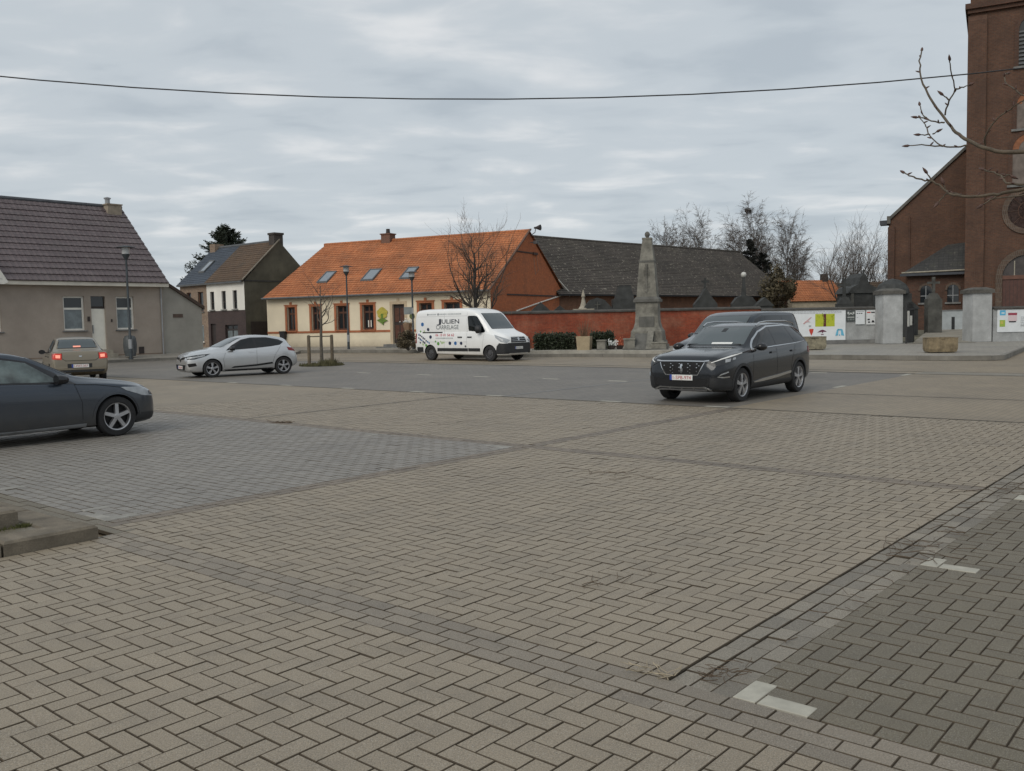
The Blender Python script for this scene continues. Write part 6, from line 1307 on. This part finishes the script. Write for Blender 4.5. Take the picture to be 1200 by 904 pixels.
c.both('side_window', c.S([(1.12, 1.33), (1.32, 1.62), (1.62, 1.98), (1.75, 2.03), (2.12, 2.03), (2.16, 1.98), (2.1, 1.36), (1.75, 1.33), (1.5, 1.27), (1.2, 1.27)]), 90, car_glass, .006)
c.screen([(-.72, 1.44), (.72, 1.44), (.70, 1.9), (.66, 2.12), (-.66, 2.12), (-.70, 1.9)], 0, screen_glass)
c.put('grille', c.patch([(-.46, 1.06), (.46, 1.06), (.52, .82), (-.52, .82)], 0, .006), arch_blk)
for z in (.88, .96, 1.03): c.put('grille_bar', c.patch(rect(-.45, .45, z - .008, z + .008), 0, .012), chrome)
c.put('badge', c.patch([(0, 1.07), (.075, .97), (0, .87), (-.075, .97)], 0, .02), chrome)
c.both('headlight', c.corner([(.04, .56, .92), (.08, .74, .80), (.25, .93, .85), (.5, .98, 1.03), (.55, .98, 1.17), (.3, .90, 1.08), (.1, .68, .98)], 40), 40, lamp_glass, .008)
c.put('bumper', c.patch([(-.70, .80), (.70, .80), (.70, .35), (-.70, .35)], 0, .012), trim_blk)
c.both('bumper_corner', c.corner([(.03, .64, .79), (.12, .88, .78), (.3, .98, .80), (.42, 1.0, .66), (.48, 1.0, .33), (.1, .86, .33), (.03, .64, .34)], 45), 45, trim_blk, .014)
c.plate(0, .58, 'CX-413-LV', tm=arch_blk)
c.both('side_moulding', c.S(rect(1.4, 2.1, .44, .58)), 90, trim_blk, .02); c.both('side_moulding', c.S(rect(2.14, 4.06, .44, .58)), 90, trim_blk, .02); c.both('side_moulding', c.S(rect(5.0, 5.4, .40, .62)), 90, trim_blk, .02)
c.both('slide_rail', c.S(rect(3.75, 5.05, 1.27, 1.32)), 90, arch_blk, .012)
c.seams([[(1.28, .5), (1.22, .9), (1.15, 1.27)], [(2.2, .36), (2.2, 2.2)], [(3.62, .36), (3.62, 2.2)], [(2.2, 2.03), (5.4, 2.03)], [(2.2, .86), (5.4, .86)]], mat('panel_gap_grey', (.3, .31, .32), .7, var=0))
for s in (2.02, 2.62): c.both('door_handle', c.S(rect(s - .13, s + .13, 1.05, 1.1)), 90, arch_blk, .03, .2)
c.mirrors(1.42, 1.42, trim_blk, 1.45, sz=(.09, .09, .13)); c.wheels('steel', .62, mat('hubcap_grey', (.08, .08, .085), .55, .3, var=.2, world=False), 5, .2)
c.both('tail_lamp', c.corner([(5.52, .97, 1.3), (5.42, 1.01, 1.3), (5.42, 1.01, .8), (5.52, .97, .8)], 130), 130, tail_red, .006)
for sg in (1, -1): MB().tube([(c.xc - .95, sg * .1, 1.46), (c.xc - .98, sg * .5, 1.48), (c.xc - 1.0, sg * .68, 1.47)], .014, 5).build('wiper', trim_blk, c.root)
ink = mat('lettering_grey', (.045, .05, .065), .5, var=0); ink2 = mat('lettering_mid_grey', (.22, .24, .25), .5, var=0); ink_r = mat('lettering_red', (.5, .06, .10), .5, var=0)
navy = mat('dot_navy', (.012, .02, .06), .5, var=0); blue_ = mat('dot_blue', (.02, .12, .34), .5, var=0); green_ = mat('dot_green', (.10, .30, .05), .5, var=0); purp = mat('dot_purple', (.22, .08, .22), .5, var=0); pgrn = mat('dot_pale_green', (.40, .52, .28), .5, var=0)
def decal(mb, m, name='lettering'):
    """flat print laid on the right-hand side of the van: x along the van, y up"""
    o = MB(); d = Vector((0, 1, 0))
    for x, z, _ in mb.v:
        h = c.bvh.ray_cast(Vector((x, -8, z)), d); o.v.append((h[0].x, h[0].y - .006, h[0].z))
    o.f = [f for f in mb.f]; o.m = [0] * len(o.f); return o.build(name, m, c.root, fix=False)
def fit(txt, x0, x1, z, h, m, bold=0., shear=0):
    t = text_mb(txt, 1., bold=bold, shear=shear); xs = [v[0] for v in t.v]; zs = [v[1] for v in t.v if True]; kx = (x1 - x0) / (max(xs) - min(xs)); kz = h / (max(zs) - min(min(zs), 0))
    t.v = [(x0 + (v[0] - min(xs)) * kx, z + v[1] * kz, 0) for v in t.v]; decal(t, m)
fit('J', -1.42, -1.12, 1.70, .29, ink, .02); fit('ULIEN', -1.09, .02, 1.70, .2, ink, .015); fit('CARRELAGE', -1.46, -.02, 1.44, .2, ink2, .012)
fit('06 10 01 56 62', -1.48, -.28, 1.12, .12, ink_r, .012)
bars = MB(); r_ = random.Random(4)
for x0, x1, z in ((-1.46, -.34, 1.0), (-2.0, -1.45, 2.1), (-1.25, -.85, 2.1), (-.72, .12, 2.1)):
    x = x0
    while x < x1: l = r_.uniform(.03, .07); bars.add([(x, z, 0), (x + l, z, 0), (x + l, z + .06, 0), (x, z + .06, 0)], [(0, 1, 2, 3)]); x += l + .025
decal(bars, mat('lettering_pale', (.42, .45, .46), .5, var=0), 'small_print')
def dots(L_, m):
    mb = MB()
    for x, z, r in L_: mb.add([(x + r * cos(a), z + r * sin(a), 0) for a in [k * pi / 3 + .5 for k in range(6)]], [tuple(range(6))])
    decal(mb, m, 'coloured_dots')
dots([(-1.99, 1.3 + .2 - .06 + 0.0, .085), (-1.80, 1.0 + .09, .09), (-.55, .80, .09), (.16, .80, .085)], navy)
dots([(-2.36, 1.68, .1), (-.2, .80, .09)], blue_); dots([(-1.3, .78, .085), (-1.47, .88, .05), (-2.1, .7, .07), (-2.5, 1.35, .05)], green_); dots([(-1.05, .82, .07), (-.93, .84, .05), (-2.25, 1.36, .05), (-2.3, .75, .06), (-1.15, .88, .04)], pgrn)
dots([(-2.02, 2.13, .05), (-1.34, 2.13, .06)], ink2); dots([(.42, .66, .05)], ink)
mo = [MB(), MB(), MB()]
for i in range(15):
    for k in range(5):
        if r_.random() < .42: continue
        x, z = -2.58 + i * .098, 1.22 - i * .055 - k * .085 + .06 * (k % 2)
        if z < .62 or (abs(x + 1.84) < .44 and z < .80): continue
        mo[r_.choice((0, 0, 0, 1, 2))].add([(x - .038, z - .03, 0), (x + .038, z - .042, 0), (x + .038, z + .03, 0), (x - .038, z + .042, 0)], [(0, 1, 2, 3)])
for m_, q in zip(mo, (navy, blue_, purp)): decal(m_, q, 'tile_pattern') if m_.v else None

# ---------------------------------------------------------------- silver hatchback
CLI = dict(L=4.06, sf=.85, sr=3.44, R=.312, arch=1.13,
  top=[(0, .64), (.02, .73), (.1, .80), (.3, .87), (.7, .945), (1.0, .99), (1.15, 1.03), (1.5, 1.20), (1.9, 1.365), (2.2, 1.43), (2.5, 1.448), (3.0, 1.425), (3.4, 1.365), (3.6, 1.31), (3.8, 1.08), (3.93, .94), (4.03, .80), (4.06, .66)],
  belt=[(0, .54), (.1, .70), (.3, .78), (1.0, .88), (2, .93), (3, .985), (3.5, 1.03), (3.82, .93), (4.06, .58)], bot=[(0, .28), (.1, .2), (.5, .18), (3.6, .2), (4.06, .36)],
  half=[(0, .52), (.03, .64), (.15, .75), (.4, .835), (.8, .865), (3.4, .865), (3.8, .82), (4.0, .73), (4.06, .62)], rail=[(0, .42), (.2, .58), (.6, .66), (1.1, .67), (1.5, .64), (2.0, .585), (2.5, .565), (3.3, .54), (3.6, .53), (3.85, .6), (4.06, .5)],
  crown=[(0, .03), (1.1, .05), (1.5, .09), (2.0, .06), (3.4, .05), (4.06, .05)])
silver = paint('silver_paint', (.56, .57, .58), .65, .27, (.15, .7, (.3, .28, .25), .35))
c = Car('silver_hatchback', 'silver five-door hatchback driving across the square towards the left', CLI, silver, (-9.86, 33.25, 0), atan2(-.58, -.81))
c.both('window_surround', c.S([(1.36, .925), (1.6, 1.10), (1.95, 1.285), (2.3, 1.355), (2.9, 1.35), (3.35, 1.26), (3.52, 1.17), (3.34, 1.065), (3.0, 1.02), (2.4, .975)]), 90, gloss_blk, .003)
for q in ([(1.62, .965), (1.98, 1.26), (2.38, 1.325), (2.42, .995)], [(2.48, 1.0), (2.45, 1.33), (2.9, 1.325), (3.33, 1.235), (3.46, 1.165), (3.3, 1.08)]): c.both('side_window', c.S(q), 90, car_glass, .006)
c.screen([(-.62, 1.05), (.62, 1.05), (.52, 1.345), (-.52, 1.345)], 0, screen_glass); c.screen([(-.5, 1.04), (.5, 1.04), (.43, 1.28), (-.43, 1.28)], 180, car_glass, 'rear_window')
c.put('upper_grille', c.patch([(-.5, .735), (-.12, .70), (0, .62), (.12, .70), (.5, .735), (.44, .655), (.12, .62), (0, .54), (-.12, .62), (-.44, .655)], 0, .006), arch_blk)
c.put('badge', c.patch([(0, .75), (.07, .655), (0, .56), (-.07, .655)], 0, .02), chrome)
c.put('lower_grille', c.patch([(-.56, .46), (.56, .46), (.48, .28), (-.48, .28)], 0, .006), arch_blk); c.put('lower_trim', c.patch(rect(-.46, .46, .245, .265), 0, .012), chrome)
c.both('fog_lamp', c.corner([(.08, .62, .5), (.3, .79, .52), (.34, .80, .42), (.12, .66, .38)], 45), 45, arch_blk, .005)
c.both('headlight', c.corner([(.05, .46, .735), (.10, .58, .64), (.3, .76, .65), (.6, .84, .74), (.78, .85, .83), (.4, .76, .80)], 45), 45, lamp_dark, .008)
c.both('lamp_lens', c.strip(c.corner([(.1, .54, .685), (.3, .76, .72), (.6, .84, .775)], 45), .05), 45, lamp_glass, .012)
c.plate(0, .37, '1-KLM-206'); c.both('door_insert', c.S([(1.5, .30), (2.4, .335), (3.05, .40), (3.0, .46), (2.4, .40), (1.6, .36)]), 90, gloss_blk, .008); c.both('sill', c.S(rect(1.25, 3.05, .19, .26)), 90, trim_blk, .006)
c.seams([[(1.28, .28), (1.24, .62), (1.34, .9)], [(2.44, .28), (2.45, .98)], [(3.02, .42), (3.12, .7), (3.36, 1.04)]])
c.both('door_handle', c.S(rect(2.16, 2.36, .83, .865)), 90, silver, .025, .2); c.mirrors(1.56, .985, gloss_blk, 1.05); c.wheels('double', .70, alloy, 5, .19)
c.both('tail_lamp', c.corner([(3.92, .76, .92), (3.6, .85, .98), (3.66, .85, .86), (4.0, .72, .80)], 130), 130, tail_red, .008)

# ---------------------------------------------------------------- dusty blue-grey coupe at the left edge
COU = dict(L=4.27, sf=.79, sr=3.46, R=.326, arch=1.12,
  top=[(0, .60), (.02, .68), (.1, .765), (.35, .865), (.8, .945), (1.15, .995), (1.32, 1.03), (1.65, 1.185), (2.05, 1.36), (2.35, 1.425), (2.75, 1.443), (3.3, 1.40), (3.85, 1.29), (4.05, 1.08), (4.18, .9), (4.27, .66)],
  belt=[(0, .52), (.1, .67), (.35, .78), (1.0, .875), (2, .925), (3, .965), (3.7, .99), (4.0, .9), (4.27, .58)], bot=[(0, .26), (.1, .2), (.5, .17), (3.7, .19), (4.27, .34)],
  half=[(0, .5), (.03, .62), (.15, .745), (.4, .845), (.8, .885), (1.2, .89), (3.5, .89), (3.9, .85), (4.15, .76), (4.27, .64)], rail=[(0, .42), (.2, .58), (.6, .68), (1.2, .69), (1.6, .66), (2.1, .595), (2.6, .575), (3.4, .55), (3.85, .52), (4.05, .6), (4.27, .5)],
  crown=[(0, .03), (1.2, .05), (1.6, .09), (2.1, .06), (3.6, .05), (4.27, .05)])
blue_p = paint('coupe_blue_grey', (.036, .047, .064), .5, .26, (.1, .8, (.105, .096, .082), .75))
c = Car('blue_coupe', 'dusty blue-grey coupe with five-spoke alloys cut off by the left edge', COU, blue_p, (-8.0, 14.45, 0), atan2(.762, .648))
c.both('window_surround', c.S([(1.42, .895), (1.72, 1.10), (2.08, 1.28), (2.45, 1.35), (3.0, 1.345), (3.5, 1.26), (3.7, 1.1), (3.5, 1.02), (2.7, .96)]), 90, gloss_blk, .003)
pane_mottle = mat('mottled_pane_glass', (.075, .10, .098), .04, var=.75, vs=3.2, world=False, spec=.8)  # pale mottled colour stands in for reflections and the interior behind the panes
for q in ([(1.66, .94), (2.1, 1.255), (2.45, 1.318), (2.86, 1.318), (2.9, .985)], [(2.97, .99), (2.93, 1.315), (3.4, 1.25), (3.6, 1.1), (3.45, 1.04)]): c.both('side_window', c.S(q), 90, pane_mottle, .006)
c.screen([(-.63, 1.05), (.63, 1.05), (.54, 1.335), (-.54, 1.335)], 0, screen_glass); c.screen([(-.5, 1.0), (.5, 1.0), (.42, 1.26), (-.42, 1.26)], 180, car_glass, 'rear_window')
c.put('grille', c.patch([(-.3, .70), (.3, .70), (.24, .54), (-.24, .54)], 0, .006), arch_blk); c.put('lower_grille', c.patch([(-.5, .42), (.5, .42), (.45, .26), (-.45, .26)], 0, .006), arch_blk)
c.both('headlight', c.corner([(.06, .44, .71), (.10, .58, .60), (.35, .80, .64), (.62, .87, .745), (.7, .875, .80), (.4, .78, .785)], 50), 50, lamp_glass, .008)
c.both('headlight_mask', c.corner([(.14, .62, .63), (.22, .70, .64), (.24, .70, .70), (.16, .62, .70)], 50), 50, lamp_dark, .012)
c.both('bumper_lower', c.corner([(.03, .56, .34), (.4, .85, .36), (.5, .87, .22), (.05, .6, .24)], 45), 45, trim_blk, .005)
c.both('sill_strip', c.strip(c.S([(1.30, .235), (2.4, .215), (3.15, .23)]), .045), 90, mat('sill_pale', (.24, .25, .26), .4, .3, var=.1), .012)
c.both('arch_lip', c.strip(c.S([(.79 - .40 * cos(a), .326 + .40 * sin(a)) for a in [.0 + pi * i / 20 for i in range(21)]]), .02), 90, blue_p, .01)
c.seams([[(1.36, .25), (1.36, .6), (1.46, .89)], [(3.0, .25), (3.02, .7), (2.96, .97)], [(.72, .80), (1.1, .865), (1.46, .89)]])
c.both('door_handle', c.S(rect(2.62, 2.84, .80, .835)), 90, blue_p, .028, .2); c.mirrors(1.72, .985, gloss_blk, 1.1); c.both('mirror_indicator', c.S(rect(1.68, 1.75, .965, .985)), 90, plate_w, .19, .2, .004) if False else None
c.wheels('five', .70, alloy, 5, .21); c.plate(0, .48, '1-VBD-518')
for sg in (1, -1): MB().tube([(c.xc - 1.28, sg * .05, 1.02), (c.xc - 1.34, sg * .5, 1.04)], .014, 5).build('wiper', trim_blk, c.root)
c.both('mirror_indicator', c.S(rect(1.66, 1.74, .955, .975)), 90, plate_w, .25, .1) if False else None

# ---------------------------------------------------------------- beige saloon driving away, brake lights on
LOG = dict(L=4.35, sf=.80, sr=3.43, R=.305, arch=1.13,
  top=[(0, .62), (.05, .76), (.3, .87), (1.0, .96), (1.15, 1.01), (1.6, 1.27), (1.95, 1.455), (2.4, 1.52), (2.9, 1.50), (3.2, 1.43), (3.62, 1.13), (3.8, 1.075), (4.2, 1.06), (4.29, 1.02), (4.33, .85), (4.35, .62)],
  belt=[(0, .52), (.1, .70), (.3, .79), (1.0, .89), (2, .93), (3.6, .98), (4.2, .98), (4.3, .92), (4.35, .56)], bot=[(0, .28), (.1, .22), (.5, .2), (3.7, .22), (4.35, .36)],
  half=[(0, .55), (.05, .68), (.2, .78), (.6, .86), (3.5, .87), (4.1, .86), (4.28, .83), (4.35, .78)], rail=[(0, .5), (.3, .64), (1.1, .68), (1.6, .64), (2.0, .60), (2.9, .59), (3.3, .60), (3.65, .66), (4.0, .72), (4.3, .74), (4.35, .66)],
  crown=[(0, .03), (1.1, .05), (1.6, .08), (2.0, .06), (3.0, .06), (3.6, .04), (4.35, .03)])
beige_p = paint('saloon_beige', (.225, .195, .145), .5, .35, (.15, .8, (.2, .17, .13), .55))
c = Car('beige_saloon', 'beige saloon seen from behind with its brake lights lit, in front of the grey house', LOG, beige_p, (-15.42, 32.14, 0), atan2(.854, -.52))
c.both('window_surround', c.S([(1.4, .94), (1.95, 1.36), (2.4, 1.43), (2.9, 1.41), (3.2, 1.3), (3.4, 1.05), (3.3, 1.0)]), 90, gloss_blk, .003)
for q in ([(1.6, .97), (2.0, 1.33), (2.36, 1.395), (2.38, .985)], [(2.46, .99), (2.44, 1.395), (2.9, 1.375), (3.15, 1.26), (3.26, 1.04)]): c.both('side_window', c.S(q), 90, car_glass, .006)
c.screen([(-.6, 1.15), (.6, 1.15), (.5, 1.42), (-.5, 1.42)], 180, screen_glass, 'rear_window'); c.screen([(-.6, 1.05), (.6, 1.05), (.5, 1.42), (-.5, 1.42)], 0, screen_glass)
lit = mat('brake_lamp_lit', (.5, .03, .02), .3, var=0, emit=((1, .08, .04), .12)); lit2 = mat('tail_lamp_glow', (.6, .2, .12), .3, var=0, emit=((1, .42, .32), .55))
for sg in (1, -1):
    q = [(sg * .56, .98), (sg * .80, .99), (sg * .82, .80), (sg * .57, .78)]; l_ = c.put('tail_light', c.patch(q, 180, .012), lit)
    c.put('bulb_glow', c.patch([(sg * .60, .93), (sg * .74, .94), (sg * .74, .84), (sg * .61, .83)], 180, .018), lit2, parent=l_)
c.both('tail_light_side', c.S([(4.12, .97), (4.3, .98), (4.3, .80), (4.2, .80)]), 90, tail_red, .008)
c.put('third_brake_light', c.patch(rect(-.13, .10, 1.165, 1.195), 180, .03), lit2)
c.put('boot_gap', c.patch(c.strip([(-.55, 1.0), (-.56, .82), (-.45, .74), (.45, .74), (.56, .82), (.55, 1.0)], .016), 180, .003), arch_blk)
c.put('badge', c.patch([(-.05, .90), (.05, .90), (.03, .86), (-.03, .86)], 180, .012), chrome)
c.put('plate_recess', c.patch(rect(-.40, .34, .50, .64), 180, .004), trim_blk); c.plate(180, .565, '1-FHT-337', y=-.02)
c.put('bumper_strip', c.patch(rect(-.76, .76, .44, .47), 180, .02), beige_p); c.put('lower_bumper', c.patch(rect(-.74, .74, .36, .435), 180, .006), trim_blk)
MB().lathe([(.03, -.1), (.03, .1)], 10, (c.xc - 4.33, .45, .3), 'x').build('exhaust_pipe', chrome, c.root)
c.mirrors(1.55, 1.0, gloss_blk, 1.1); c.wheels('steel', .64, alloy, 5, .18); c.both('headlight', c.corner([(.06, .48, .74), (.1, .6, .62), (.4, .8, .68), (.5, .84, .78)], 45), 45, lamp_glass, .008)
for s in (2.2, 3.1): c.both('door_handle', c.S(rect(s - .1, s + .1, .84, .875)), 90, trim_blk, .025, .2)
c.seams([[(1.3, .3), (1.28, .9)], [(2.42, .3), (2.42, .97)], [(3.05, .45), (3.3, .98)]])

# ---------------------------------------------------------------- dark people carrier behind the SUV
MPV = dict(L=4.95, sf=.92, sr=4.1, R=.335, arch=1.12, bulge=.02,
  top=[(0, .84), (.05, .97), (.3, 1.09), (.8, 1.2), (1.05, 1.27), (1.5, 1.57), (1.9, 1.80), (2.3, 1.885), (3.0, 1.90), (4.5, 1.875), (4.7, 1.83), (4.82, 1.55), (4.9, 1.1), (4.95, .75)],
  belt=[(0, .72), (.1, .88), (.3, .98), (1.0, 1.12), (2, 1.16), (4.6, 1.2), (4.85, 1.1), (4.95, .7)], bot=[(0, .32), (.1, .24), (.5, .22), (4.4, .26), (4.95, .4)],
  half=[(0, .68), (.05, .79), (.2, .88), (.6, .945), (1.2, .96), (4.4, .96), (4.75, .93), (4.95, .84)], rail=[(0, .58), (.3, .7), (1.0, .76), (1.5, .77), (1.9, .76), (2.4, .765), (4.3, .75), (4.7, .72), (4.95, .66)],
  crown=[(0, .03), (1.0, .05), (1.5, .09), (2.0, .08), (2.5, .07), (4.95, .07)])
c = Car('dark_people_carrier', 'tall dark blue-grey people carrier standing behind the grey SUV', MPV, paint('carrier_dark', (.022, .03, .04), .4, .28), (6.66, 26.65, 0), RZA)
c.both('window_surround', c.S([(1.3, 1.19), (1.9, 1.67), (2.3, 1.775), (4.4, 1.775), (4.68, 1.70), (4.74, 1.24)]), 90, gloss_blk, .003)
for q in ([(1.5, 1.22), (1.93, 1.64), (2.36, 1.745), (2.4, 1.22)], [(2.47, 1.22), (2.45, 1.75), (3.5, 1.75), (3.52, 1.235)], [(3.6, 1.235), (3.58, 1.75), (4.36, 1.745), (4.62, 1.67), (4.66, 1.25)]): c.both('side_window', c.S(q), 90, car_glass, .006)
c.screen([(-.7, 1.3), (.7, 1.3), (.66, 1.76), (-.66, 1.76)], 0, screen_glass); c.screen([(-.66, 1.25), (.66, 1.25), (.62, 1.72), (-.62, 1.72)], 180, car_glass, 'rear_window')
c.put('grille', c.patch([(-.45, .92), (.45, .92), (.4, .74), (-.4, .74)], 0, .006), arch_blk); c.both('headlight', c.corner([(.06, .56, .93), (.1, .68, .80), (.4, .88, .86), (.6, .93, 1.0)], 45), 45, lamp_glass, .008)
c.both('tail_lamp', c.corner([(4.88, .9, 1.2), (4.74, .95, 1.22), (4.76, .95, .9), (4.9, .9, .88)], 130), 130, tail_red, .006); c.plate(0, .52, '1-RAW-482')
c.mirrors(1.6, 1.22, gloss_blk, 1.2); c.wheels('double', .66, alloy, 5, .2); c.seams([[(1.4, .4), (1.36, 1.15)], [(2.44, .36), (2.44, 1.18)], [(3.56, .36), (3.56, 1.2)]])
for s in (2.25, 2.65): c.both('door_handle', c.S(rect(s - .11, s + .11, 1.02, 1.06)), 90, gloss_blk, .03, .2)
